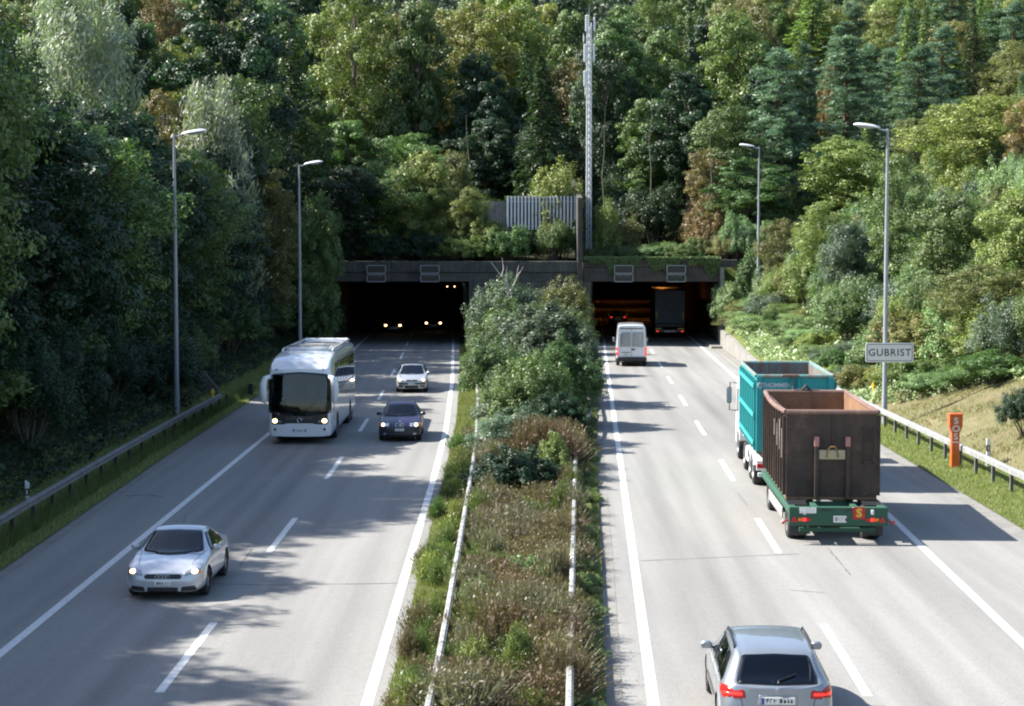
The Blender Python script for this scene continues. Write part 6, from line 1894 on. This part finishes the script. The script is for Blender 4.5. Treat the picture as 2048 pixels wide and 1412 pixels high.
# trailer
TX, TY = XZ(1681, 48.5), 48.5
tr = empty('trailer', (TX, TY, 0), HEAD_R, 'dark green flat trailer carrying the rusty brown container', 'trailer')
for sd in (-1, 1):
    xa, xb = sorted((sd * 1.30, sd * 1.08)); mb = MB(); mb.box(xa, xb, .14, 8.0, .80, .98, .02); mb.build('side_beam', M['green'], tr)
    xa, xb = sorted((sd * .60, sd * .45)); mb = MB(); mb.box(xa, xb, .14, 8.0, .55, .93, .01); mb.build('main_beam', M['green'], tr)
mb = MB(); mb.box(-1.30, 1.30, -.02, .135, .50, 1.0, .02); mb.build('rear_beam', M['green'], tr)
for yy in (1.6, 3.0, 4.4, 5.8, 7.2, 7.9): mb = MB(); mb.box(-1.07, 1.07, yy - .06, yy + .06, .78, .92); mb.build('cross_member', M['green'], tr)
for sd in (-1, 1):
    for yy in (1.15, 6.4):
        wheel(tr, sd * 1.12, yy, .46, .24, sd, 0, 'zinc_old_shaded'); wheel(tr, sd * .85, yy, .46, .24, sd, 0, 'zinc_old_shaded')
    mb = MB(); mb.prism([(.52, .98), (1.15, 1.02), (1.75, .95), (1.75, .92), (1.15, .985), (.52, .94)], sd * .75 if sd > 0 else -1.25, sd * 1.25 if sd > 0 else -.75, 'x'); mb.build('mudguard', M['black'], tr)
    mb = MB(); mb.box(sd * 1.0 - .24, sd * 1.0 + .24, .44, .46, .18, .62); mb.build('mud_flap', M['black'], tr)
    mb = MB(); mb.box(sd * 1.27 - .02, sd * 1.27 + .02, 1.9, 5.7, .42, .72, .01); mb.build('side_guard', M['zinc'], tr)
    xs = [(sd * 1.15, 'red', 'tri'), (sd * 1.01, 'amber', 'box'), (sd * .89, 'red_on', 'box'), (sd * .77, 'red', 'box')]
    for xx, m_, sh_ in xs:
        mb = MB()
        if sh_ == 'tri': mb.prism([(xx - .09, .60), (xx + .09, .60), (xx, .76)], -.055, -.022, 'y')
        else: mb.box(xx - .055, xx + .055, -.05, -.022, .62, .71, .01)
        mb.build('tail_light' if sh_ == 'box' else 'reflector_triangle', M[m_], tr)
    mb = MB(); mb.box(sd * .89 - .04, sd * .89 + .04, -.05, -.022, .80, .93, .01); mb.build('marker_lamp', M['plate'], tr)
    mb = MB(); mb.tube([(sd * 1.28, .05, .66), (sd * 1.44, -.02, .60)], .022, 6); mb.box(sd * 1.45 - .03, sd * 1.45 + .03, -.06, 0, .54, .64, .01); mb.build('side_marker', M['red'], tr)
plate(tr, .0 + .04, -.032, .68, -1, .34, .18, seed=41)
mb = MB(); mb.box(.38, .70, -.040, -.024, .68, 1.0, .004); sp = mb.build('speed_board', M['red'], tr); text_obj('letter', 'S', .30, M['yellow'], sp, Matrix.Translation((.54, -.043, .84)) @ MXZ, .001, 1.1, .012)
mb = MB(); mb.box(-1.02, -.58, -.036, -.022, .83, .98, .003); mb.build('sticker', M['plate'], tr)
for xx in (-.3, .3): mb = MB(); mb.box(xx - .16, xx + .16, -.035, -.021, .90, .94, .004); mb.build('slot', M['black'], tr)
mb = MB(); mb.box(-1.0, 1.0, .2, .28, .30, .42, .01); mb.build('underrun_bar', M['green'], tr)
mb = MB(); mb.tube([(-.4, 8.0, .75), (0, 9.3, .62), (.4, 8.0, .75)], .06, 6); mb.build('drawbar', M['green'], tr)
# brown container
pos = Vector((TX, TY, 0)) + Ry((-.0, 1.45, 1.0))
M['faded'] = rust_mat('flaking_white_paint', (.42, .40, .38), .45)
cb = empty('container', pos, HEAD_R - .012, 'rusty brown open topped scrap container standing on the green trailer', 'container')
CL, CW, CH = 6.9, 1.22, 2.36
container(cb, CL, CW, CH, M['rust_out'], M['rust_in'], M['rim_steel'], 10, bow=.07, ribw=.05)
for sd in (-1, 1):
    mb = MB(); mb.box(sd * .42 - .055, sd * .42 + .055, -.16, -.002, .02, 1.45, .01); mb.build('hook_post', M['rust_out'], cb)
    mb = MB(); mb.box(sd * .42 - .065, sd * .42 + .065, -.165, -.001, 1.455, 1.72, .01); mb.build('post_cap', plain('faded_red_%d' % sd, (.42, .20, .18), .6), cb)
mb = MB(); mb.box(-.36, .36, -.12, -.002, 1.10, 1.36, .02); mb.build('lock_plate', rust_mat('worn_yellow', (.42, .38, .24), .3), cb)
mb = MB(); mb.tube([(-.13, -.14, 1.36), (-.06, -.20, 1.46), (.06, -.20, 1.46), (.13, -.14, 1.36)], .03, 6); mb.tube([(-.13, -.14, 1.36), (-.15, -.15, 1.16)], .02, 5); mb.tube([(.13, -.14, 1.36), (.16, -.15, 1.16)], .02, 5); mb.build('chain_loop', rust_mat('rusty_chain', (.36, .20, .07), .4), cb)
mb = MB(); mb.box(-.006, .03, -.03, -.002, 1.4, 2.3); mb.build('door_bar', M['rust_out'], cb)
mb = MB(); mb.box(-CW + .1, CW - .1, -.02, -.002, 1.24, 1.27); mb.build('weld_seam', M['rust_out'], cb)
lad = MB()
for xx in (.84, 1.10): lad.tube([(xx, -.02, 1.95), (xx, -.12, 1.93), (xx, -.12, 1.05), (xx, -.02, 1.0)], .022, 6)
for zz in (1.05, 1.3, 1.55): lad.tube([(.84, -.12, zz), (1.10, -.12, zz)], .02, 6)
lad.build('ladder', M['rust_out'], cb)
mb = MB(); mb.box(-.42, .42, CL - .05, CL + .12, CH - .12, CH + .10, .03); mb.tube([(-.14, CL, CH + .08), (0, CL, CH + .22), (.14, CL, CH + .08)], .04, 6); mb.build('hook_frame', M['rust_out'], cb)
for k, (yy, z0, z1) in enumerate(((.95, 1.25, 2.1), (1.75, 1.3, 1.9), (.30, 1.1, 1.9), (2.6, 1.5, 1.95))):
    mb = MB(); mb.box(-CW - .112, -CW - .1025, yy - .05, yy + .05, z0, z1); mb.build('paint_patch', M['faded'], cb)
# teal container
TT0 = Vector((TX, TY, 0)) + Ry((.05, 11.1, 0))
ct = empty('container', TT0 + Vector((0, 0, 1.15)), HEAD_R - .012, 'teal open topped scrap container on the truck in front of the rusty one', 'container')
M['teal_rim'] = rust_mat('worn_teal_rim', (.07, .30, .31), .5, (.12, .10, .08), (.22, .17, .14), (.34, .30, .26))
container(ct, 7.0, 1.22, 2.5, M['teal'], M['teal_in'], M['teal_rim'], 9, ribw=.07, rail=.06)
for zz in (.35, 1.25, 2.2):
    for sd in (-1, 1):
        mb = MB(); xa, xb = sorted((sd * 1.322, sd * 1.345)); mb.box(xa, xb, 0, 7.0, zz - .07, zz + .07); mb.build('side_rail', M['teal'], ct)
for sd in (-1, 1):
    mb = MB(); mb.box(sd * 1.15 - .09, sd * 1.15 + .09, -.07, -.002, .1, 2.5, .01); mb.build('corner_post', M['teal'], ct)
for xx in (-.12, .12): mb = MB(); mb.box(xx - .04, xx + .04, -.09, -.002, .1, 2.44, .01); mb.build('door_post', M['teal'], ct)
mb = MB(); mb.box(-.42, .12, -.13, .05, 2.52, 2.58, .01); mb.build('locking_lever', M['rim_steel'], ct)
mb = MB(); mb.tube([(-.08, -.11, 2.5), (-.08, -.11, .8)], .025, 6); mb.build('locking_rod', M['zinc_old_shaded'], ct)
mb = MB(); mb.box(.16, 1.05, -.03, -.002, 2.05, 2.12, .005); mb.build('door_rail', M['teal'], ct)
M['lettering'] = plain('faded_white_lettering', (.55, .62, .63), .6)
text_obj('lettering', 'THOMMEN', .20, M['lettering'], ct, Matrix.Translation((-.60, -.012, 2.22)) @ MXZ, .003, .92, .006)
mb = MB(); mb.tube([(-1.12 + .075 * math.cos(a), -.08, 2.22 + .085 * math.sin(a)) for a in np.linspace(.8, 5.6, 14)], .016, 5, False); mb.tube([(-1.12 + .032 * math.cos(a), -.08, 2.22 + .035 * math.sin(a)) for a in np.linspace(2.6, 8.6, 10)], .014, 5, False); mb.build('logo', M['lettering'], ct)
# truck chassis and cab
tk = empty('truck', TT0, HEAD_R - .012, 'white roll-off truck carrying the teal container, pulling the green trailer', 'truck')
for sd in (-1, 1):
    xa, xb = sorted((sd * .52, sd * .40)); mb = MB(); mb.box(xa, xb, -.5, 9.6, .78, 1.05, .01); mb.build('main_beam', M['white'], tk)
    for yy in (1.2, 2.6, 5.2, 8.6):
        wheel(tk, sd * 1.10, yy, .5, .30, sd, 0, 'alloy')
        if yy < 4: wheel(tk, sd * .78, yy, .5, .30, sd, 0, 'zinc_old_shaded')
    # mudguards over the rear axles
    pr = []
    for a in np.linspace(-.1, math.pi + .1, 9): pr.append((1.2 + .60 * math.cos(a), .5 + .58 * math.sin(a)))
    mb = MB(); x0, x1 = (.72, 1.28) if sd > 0 else (-1.28, -.72)
    for cyy in (1.2, 2.6):
        P1 = [(cyy + .61 * math.cos(a), .5 + .60 * math.sin(a)) for a in np.linspace(.35, math.pi - .35, 8)]; P2 = [(cyy + .58 * math.cos(a), .5 + .57 * math.sin(a)) for a in np.linspace(math.pi - .35, .35, 8)]
        mb.prism(P1 + P2, x0, x1, 'x')
    mb.build('mudguard', M['white'], tk)
    mb = MB(); mb.box(sd * 1.15 - .10, sd * 1.15 + .10, 3.4, 4.5, .45, .95, .05); mb.build('fuel_tank' if sd < 0 else 'tool_box', M['white'], tk)
    mb = MB(); mb.box(sd * .98 - .24, sd * .98 + .24, .0, .06, .60, .92, .01); mb.build('lamp_panel', M['white'], tk)
    mb = MB(); mb.box(sd * .98 - .22, sd * .98 + .22, -.035, -.003, .68, .82, .01); mb.build('tail_light', M['red'], tk)
    # cab mirror on its arm
    mb = MB(); mb.tube([(sd * 1.22, 9.3, 2.75), (sd * 1.50, 9.32, 2.78), (sd * 1.52, 9.32, 1.75), (sd * 1.22, 9.3, 1.72)], .025, 6); mb.box(sd * 1.53 - .09, sd * 1.53 + .09, 9.28, 9.40, 2.0, 2.6, .03)
    mr_ = mb.build('wing_mirror', M['black'], tk); mb = MB(); mb.box(sd * 1.53 - .075, sd * 1.53 + .075, 9.265, 9.277, 2.04, 2.56, .004); mb.build('mirror_glass', M['lampglass'], mr_)
mb = MB(); mb.prism([(7.75, .75), (7.75, 3.0), (8.0, 3.1), (9.35, 3.0), (9.75, 1.7), (9.82, 1.5), (9.82, .55), (9.2, .55), (9.15, 1.0), (8.1, 1.0), (8.05, .75)], -1.24, 1.24, 'x'); mb.build('cab', M['white'], tk)
for sd in (-1, 1): mb = MB(); xa, xb = sorted((sd * 1.242, sd * 1.25)); mb.prism([(8.35, 1.75), (8.35, 2.6), (9.1, 2.6), (9.45, 1.75)], xa, xb, 'x'); mb.build('side_window', M['glass_dark'], tk)
mb = MB(); mb.box(-1.15, 1.15, 7.4, 7.6, .95, 2.6, .03); mb.build('headboard', M['white'], tk)
mb = MB(); mb.box(-1.2, 1.2, -.45, -.35, .45, .58, .01); mb.build('underrun_bar', M['white'], tk)
# ============================================================ street furniture and small structures
# ---- box-beam guard rails
def guardrail(label, pts, z=.72, post=2.4, seg=4.0, size=(.16, .20), off=0.0, group='guard rails along the carriageways', mat_='rail', pmat='zinc_old_shaded'):
    e = empty('guard_rail', (0, 0, 0), 0, label, 'guard rail', group)
    d = [0.0]
    P_ = [Vector((p[0], p[1])) for p in pts]
    for a, b in zip(P_[:-1], P_[1:]): d.append(d[-1] + (b - a).length)
    def pos(s): 
        return Vector((np.interp(s, d, [p.x for p in P_]), np.interp(s, d, [p.y for p in P_])))
    n = int(d[-1] / seg)
    hw, hh = size[0] / 2, size[1] / 2
    for k in range(n):
        a, b = pos(k * seg + .006), pos((k + 1) * seg - .006)
        t = (b - a).normalized(); nn = Vector((t.y, -t.x)); v = []; j = random.uniform(-.008, .008)
        prof = [(-hw, -hh), (-hw, hh - .03), (-hw + .03, hh), (hw - .03, hh), (hw, hh - .03), (hw, .02), (hw - .035, 0), (hw, -.02), (hw, -hh)]
        for p_ in (a, b):
            for (u, w_) in prof: v.append((p_.x + nn.x * u, p_.y + nn.y * u, z + w_ + (j if p_ is a else -j)))
        m = len(prof); mb = MB(); mb.add(v, [tuple(range(m))[::-1], tuple(range(m, 2 * m))] + [(i, (i + 1) % m, m + (i + 1) % m, m + i) for i in range(m)])
        mb.build('rail_beam', M[mat_], e)
    pm = None; s_ = .5
    while s_ < d[-1]:
        p_ = pos(s_)
        if pm is None:
            mb = MB(); mb.box(-.05, .05, -.02, .02, -.25, z - hh - .003); mb.box(-.052, -.04, -.05, .05, -.25, z - hh - .004); mb.box(.04, .052, -.05, .05, -.25, z - hh - .004)
            o = mb.build('post', M[pmat], e); pm = o.data; o.location = (p_.x, p_.y, 0)
        else: share('post', pm, e, (p_.x, p_.y, 0))
        s_ += post
    return e
def raw(px, py, z=.75):
    q_ = G(px, py, z); return (q_.x, q_.y)
guardrail('left roadside guard rail in the shade, running below the dark trees', [(-12.9, 20), (-13.15, 35), (-13.4, 48.5), (-13.7, 62), (-13.85, 75), (-13.95, 91)], mat_='zinc_old_shaded', pmat='post_dark')  # beam and posts darker than on the right: shade painted into both
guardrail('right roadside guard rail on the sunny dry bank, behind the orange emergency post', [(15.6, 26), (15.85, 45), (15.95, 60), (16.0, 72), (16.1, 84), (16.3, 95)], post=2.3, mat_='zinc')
guardrail('left median guard rail with worn pale top', [(-.95, 20), raw(852, 1412), raw(880, 1300), raw(914, 1110), raw(940, 960), raw(952, 880), raw(956, 800), raw(953, 750), raw(946, 690), (-2.8, 146)], z=.68, size=(.12, .09))
guardrail('right median guard rail with worn pale top', [(.85, 20), raw(1137, 1412), raw(1143, 1200), raw(1147, 1050), raw(1151, 900), (3.4, 80), (4.3, 108), (5.6, 140)], z=.68, size=(.12, .09))

# ---- lamp posts
def lamp_post(x, y, z, H, side, label):
    e = empty('street_lamp', (x, y, z), 0, label, 'street lamp', 'lamp posts beside the motorway')
    mb = MB(); mb.tube([(0, 0, -.3), (0, 0, 1.2)], [.125, .125], 12); mb.box(-.05, .05, -.13, -.115, .5, .9); mb.build('base', M['pole'], e, True)
    mb = MB(); mb.tube([(0, 0, 1.2), (0, 0, H * .55), (0, 0, H)], [.11, .09, .055], 12); mb.build('pole', M['pole'], e, True)
    mb = MB(); mb.tube([(0, 0, H - .08), (side * .18, 0, H - .06), (side * .42, 0, H)], [.045, .04, .035], 8); mb.build('arm', M['pole'], e, True)
    # shell-shaped lantern
    v = []; f = []; n = 14; st = [(.32, .05, .03), (.40, .10, .09), (.62, .155, .13), (.95, .185, .15), (1.25, .175, .14), (1.42, .13, .10), (1.50, .04, .03)]
    for i, (u, hw, hh) in enumerate(st):
        for k in range(n):
            a = math.pi * k / (n - 1)
            v.append((side * u, hw * math.cos(a), H + .02 + (u - .3) * .13 + hh * math.sin(a) * .9))
        if i:
            for k in range(n - 1): f.append(((i - 1) * n + k, (i - 1) * n + k + 1, i * n + k + 1, i * n + k))
    for i in range(1, len(st)): f.append(((i - 1) * n, i * n, i * n + n - 1, (i - 1) * n + n - 1))
    mb = MB(); mb.add(v, f); h_ = mb.build('lamp_head', M['lampshell'], e, True)
    mb = MB(); v = []; f = []
    st2 = [(.62, .12, .02), (.80, .15, .06), (1.15, .155, .075), (1.38, .11, .03)]
    for i, (u, hw, dz) in enumerate(st2):
        v += [(side * u, -hw, H + .012 + (u - .3) * .13), (side * u, -hw * .6, H - dz + (u - .3) * .13), (side * u, hw * .6, H - dz + (u - .3) * .13), (side * u, hw, H + .012 + (u - .3) * .13)]
        if i:
            for k in range(3): f.append(((i - 1) * 4 + k, (i - 1) * 4 + k + 1, i * 4 + k + 1, i * 4 + k))
    mb.add(v, f); mb.build('lens', M['lens'], h_)
    return e
lamp_post(XZ(345, 84.5) + .15, 84.5, 0.0, 12.9, 1, 'nearest left lamp post standing in the shade beside the left guard rail')
lamp_post(XZ(600, 117), 117, 0.0, 12.95, 1, 'second left lamp post, rising behind the white coach')
lampA = lamp_post(XZ(1767, 81) + .1, 81, 0.1, 12.85, -1, 'nearest right lamp post carrying the white place name sign')
lamp_post(XZ(1516, 140), 140, float(T(XZ(1516, 140), 140)), 12.6, -1, 'further right lamp post on the shrubby slope near the tunnel')

# ---- place-name sign
sg = empty('sign', (XZ(1780, 80.8), 80.75, CAM_H + (HORIZON - 705) * 80.8 / F_PX), 0, 'white place name board reading GUBRIST fixed to the near right lamp post', 'sign')
def rrect(w, h, r, n=5):
    out = []
    for cx, cz, a0 in ((w / 2 - r, h / 2 - r, 0), (-w / 2 + r, h / 2 - r, 90), (-w / 2 + r, -h / 2 + r, 180), (w / 2 - r, -h / 2 + r, 270)):
        for k in range(n): a = R(a0 + 90 * k / (n - 1)); out.append((cx + r * math.cos(a), cz + r * math.sin(a)))
    return out
def frame(name, w, h, r, t, y0, y1, mat, parent):
    A = rrect(w, h, r); B = rrect(w - 2 * t, h - 2 * t, max(.01, r - t)); n = len(A)
    v = [(a, y0, b) for a, b in A] + [(a, y0, b) for a, b in B] + [(a, y1, b) for a, b in A] + [(a, y1, b) for a, b in B]; f = []
    for i in range(n):
        j = (i + 1) % n
        f += [(i, j, n + j, n + i), (2 * n + i, 3 * n + i, 3 * n + j, 2 * n + j), (i, 2 * n + i, 2 * n + j, j), (n + i, n + j, 3 * n + j, 3 * n + i)]
    mb = MB(); mb.add(v, f); return mb.build(name, mat, parent)
mb = MB(); mb.prism(rrect(2.1, .85, .07), -.02, .02, 'y'); bd = mb.build('board', M['signwhite'], sg)
frame('border', 1.99, .74, .08, .022, -.026, -.0205, M['signblack'], bd)
text_obj('lettering', 'GUBRIST', .44, M['signblack'], bd, Matrix.Translation((0, -.024, -.01)) @ MXZ, .002, .98, .004, 1.14)
for zz in (-.2, .2):
    mb = MB(); mb.box(-.9, .6, .022, .06, zz - .03, zz + .03); mb.build('bracket', M['zinc'], sg)

# ---- orange emergency phone post
q_ = G(1909, 937)
so = empty('emergency_phone', (q_.x, q_.y, 0), 0, 'orange emergency telephone post lettered SOS in front of the right guard rail', 'emergency phone')
mb = MB(); mb.box(-.145, .145, -.12, .12, -.05, 1.32, .02); mb.build('pedestal', M['sos'], so)
mb = MB(); mb.prism([(-.15, 1.30), (.15, 1.30), (.23, 1.52), (.23, 1.90), (-.23, 1.90), (-.23, 1.52)], -.16, .16, 'y'); mb.build('head', M['sos'], so)
mb = MB(); mb.box(-.245, .245, -.18, .18, 1.902, 1.96, .015); mb.build('cap', M['sos'], so)
for ch, zz, yy in (('S', 1.70, -.163), ('O', 1.42, -.163), ('S', 1.14, -.123)):
    text_obj('letter', ch, .31, M['signwhite'], so, Matrix.Translation((0, yy, zz)) @ MXZ, .002, 1.15, .006)
mb = MB(); mb.box(-.11, .11, -.124, -.1205, .93, .97); mb.build('underline', M['signwhite'], so)

# ---- marker posts, hydrants, small box
def marker(px, py, label, z=None):
    q_ = G(px, py); zz = float(T(q_.x, q_.y)) if z is None else z
    e = empty('marker_post', (q_.x, q_.y, zz), 0, label, 'marker post')
    mb = MB(); mb.prism([(-.06, -.1), (.06, -.1), (.06, .86), (-.06, .94)], -.04, .04, 'y'); mb.build('post', M['signwhite'], e)
    mb = MB(); mb.box(-.063, .063, -.043, .043, .48, .70); mb.build('black_band', M['signblack'], e)
    mb = MB(); mb.box(-.025, .025, -.049, -.044, .52, .66); mb.build('reflector', M['plate'], e)
marker(1976, 936, 'white marker post with black band behind the right guard rail', .12)
marker(55, 1008, 'pale marker post behind the left guard rail in the shade', -.22)
def hydrant(x, y, z, label):
    e = empty('hydrant', (x, y, z), 0, label, 'hydrant')
    mb = MB(); mb.lathe([(.09, -.1), (.09, .55), (.13, .56), (.13, .62), (.10, .64), (.10, .80), (.06, .88), (.0, .90)], 12); mb.build('barrel', M['yellow'], e, True)
    mb = MB(); mb.tube([(-.17, 0, .68), (.17, 0, .68)], .05, 8); mb.build('outlet', M['yellow'], e, True)
    e.scale = (.75, .75, .75)
hydrant(XZ(1750, 92), 92, float(T(XZ(1750, 92), 92)) + .05, 'small yellow hydrant left of the near right lamp post')
hydrant(XZ(423, 91), 91.0, .15, 'small yellow hydrant at the end of the left guard rail')
bx = empty('cable_box', (XZ(500, 97), 97, .0), 0, 'small black cabinet on the grass left of the white coach', 'cabinet')
mb = MB(); mb.box(-.13, .13, -.1, .1, -.05, .58, .02); mb.build('case', M['black'], bx); mb = MB(); mb.box(-.15, .15, -.12, .12, .582, .62, .01); mb.build('lid', M['black'], bx)
# low block retaining wall on the left slope behind the nearest left lamp post
lw = empty('retaining_wall', (XZ(385, 94), 95.5, .1), 0, 'small grey concrete wall in the dark left slope right of the nearest left lamp post', 'wall')
mb = MB(); mb.prism([(-.6, -.3), (1.0, -.3), (1.0, .4), (.3, 1.3), (-.6, 1.5)], -.15, .15, 'y'); mb.build('wall_panel', M['concrete'], lw)

# ---- lane control signals above the mouths
for px, zone in ((753, 'leftmost pair over the left tunnel mouth'), (860, 'right pair over the left tunnel mouth'), (1247, 'left pair over the right tunnel mouth'), (1352, 'rightmost pair over the right tunnel mouth')):
    for kz, (py, hh) in enumerate(((538.5, .60), (556, .56))):
        Zs = PY - .55
        e = empty('lane_signal', (XZ(px, Zs), Zs, CAM_H + (HORIZON - py) * Zs / F_PX), 0, ('upper' if kz == 0 else 'lower') + ' black lane signal with pale rim, ' + zone, 'lane signal', 'lane signals over the tunnel mouths')
        mb = MB(); mb.prism(rrect(1.44, hh, .10), -.10, .12, 'y'); mb.build('case', M['panelblack'], e)
        frame('rim', 1.50, hh + .05, .12, .055, -.13, -.102, M['pole'], e)
        mb = MB(); mb.box(-.5, -.44, .122, .42, -.05, .05); mb.box(.44, .5, .122, .42, -.05, .05); mb.build('bracket', M['zinc_old_shaded'], e)
        if kz == 1:
            mb = MB()
            for cx in (-.24, .24): mb.tube([(cx + .17 * math.cos(a), -.115, .17 * math.sin(a) * .9) for a in np.linspace(.2, 2.9, 9)], .018, 5, False)
            mb.build('hood', M['zinc_old_shaded'], e)

# ---- white slatted screen and slab on the slope
sc = empty('screen', (XZ(1086, 150), 150.0, CAM_H + (HORIZON - 460) * 150 / F_PX), 0, 'white vertical slatted screen above the middle of the tunnel portal', 'screen')
for k in range(21):
    xx = -2.85 + 5.7 * k / 20
    mb = MB(); mb.box(xx - .07, xx + .07, -.12, -.03, 0, 2.72, .01); mb.build('slat', M['white'], sc)
mb = MB(); mb.box(-2.92, 2.92, .0, .05, .05, 2.66); mb.build('back_board', plain('dark_grey_board', (.05, .055, .065), .6), sc)
for zz in (.3, 2.3): mb = MB(); mb.box(-2.92, 2.92, -.028, -.002, zz - .04, zz + .04); mb.build('cross_rail', M['zinc'], sc)
for xx in (-2.6, 0, 2.8): mb = MB(); mb.box(xx - .05, xx + .05, .052, .15, -3.2, 2.6); mb.build('post', M['zinc'], sc)
sl = empty('slab', (XZ(985, 151), 151.2, 0), 0, 'pale grey concrete slab at the left end of the white slatted screen', 'slab')
mb = MB(); mb.prism([(-1.5, 5.5), (1.3, 5.5), (1.3, 11.45), (-.9, 11.45), (-1.5, 10.6)], -.15, .15, 'y'); mb.build('panel', M['concrete_pale'], sl)
# thin handrails above the parapets
for x0, x1, yy, zz, lb in ((XZ(845, 149), XZ(930, 149), 149, 7.35, 'thin steel handrail half hidden above the left tunnel mouth'), (XZ(1340, 150), XZ(1415, 150), 149.6, 7.5, 'thin steel handrail above the right tunnel mouth')):
    e = empty('handrail', (x0, yy, 6.5), 0, lb, 'handrail')
    mb = MB(); mb.tube([(0, 0, zz - 6.5 + .25), (x1 - x0, 0, zz - 6.5 + .25)], .04, 8); mb.build('top_bar', M['zinc'], e, True)
    for q_ in range(3): mb = MB(); mb.tube([((x1 - x0) * q_ / 2, 0, -.2), ((x1 - x0) * q_ / 2, 0, zz - 6.5 + .2)], .025, 6); mb.build('post', M['zinc'], e)

# ---- antenna mast
mx, my = XZ(1177, 154), 154.0
mt = empty('antenna_mast', (mx, my, 7.2), 0, 'tall white lattice antenna mast with panel antennas between the two tunnel mouths', 'mast')
Hm = CAM_H + (HORIZON - 50) * 154 / F_PX - 7.2
hw = .2
for i, (a, b) in enumerate(((-hw, -hw * .6), (hw, -hw * .6), (0, hw))):
    mb = MB(); mb.tube([(a, b, -1.5), (a * .85, b * .85, Hm)], [.055, .045], 8); mb.build('leg', M['white'], mt, True)
br = MB(); z_ = 0.0; k = 0; C3 = [(-hw, -hw * .6), (hw, -hw * .6), (0, hw)]
while z_ < Hm - .5:
    for i in range(3):
        a, b = C3[i], C3[(i + 1) % 3]; s_ = 1 - .15 * z_ / Hm
        br.tube([(a[0] * s_, a[1] * s_, z_), (b[0] * s_, b[1] * s_, z_ + .55)], .022, 4, False)
        br.tube([(a[0] * s_, a[1] * s_, z_), (b[0] * s_, b[1] * s_, z_)], .02, 4, False)
    z_ += .55
br.build('lattice', M['white'], mt)
mb = MB(); mb.tube([(0, 0, Hm - .2), (0, 0, Hm + 1.5)], [.05, .015], 6); mb.build('lightning_rod', M['zinc'], mt)
def pan(px0, px1, py0, py1, dy=-.35):
    x0, x1 = XZ(px0, 154) - mx, XZ(px1, 154) - mx
    z1, z0 = [CAM_H + (HORIZON - p_) * 154 / F_PX - 7.2 for p_ in (py0, py1)]
    mb = MB(); mb.box(x0, x1, dy, dy + .12, z0, z1, .03); pn = mb.build('panel_antenna', M['lampshell'], mt)
    mb = MB(); xm = (x0 + x1) / 2; mb.tube([(xm, dy + .16, z0 - .2), (xm, dy + .16, z1 + .2)], .03, 6)
    for z_ in (z0 + .2, z1 - .2): mb.tube([(xm, dy + .16, z_), (0, 0, z_)], .02, 5)
    mb.build('antenna_bracket', M['zinc'], pn)
pan(1169, 1176, 36, 68); pan(1185, 1189, 40, 68); pan(1166, 1174, 93, 128); pan(1184.5, 1188, 93, 128); pan(1166, 1173, 145, 176); pan(1165, 1166.5, 75, 88); pan(1187, 1188.5, 75, 88); pan(1168.5, 1170, 178, 194)

M['bark_slim'] = bark_mat('slim_bark', (.10, .09, .07), (.22, .20, .16))
# slim bare trunks that show in the wood
for px, p0, p1, Z, lb in ((1205, 350, 215, 160, 'thin leaning pale trunk right of the antenna mast'), (1300, 305, 190, 162, 'slim straight pale trunk in the dark wood right of the mast'), (943, 300, 230, 160, 'thin pale trunk above the left tunnel mouth'), (1419, 300, 240, 158, 'slim trunk above the rusty orange bush'), (1962, 60, -20, 300, 'thin tall trunk in the far wood, top right')):
    x, y, zt = at(px, p1, Z); zb = CAM_H + (HORIZON - p0) * Z / F_PX
    e = empty('tree_trunk', (x, y, 0), 0, lb, 'trunk')
    mb = MB(); mb.tube(bend((0, 0, min(zb, float(T(x, y))) - .3), (random.uniform(-.5, .5), 0, zt), .02, 6), [.07, .06, .05, .045, .035, .02, .01], 7); mb.build('bare_trunk', M['bark_slim'], e, True)
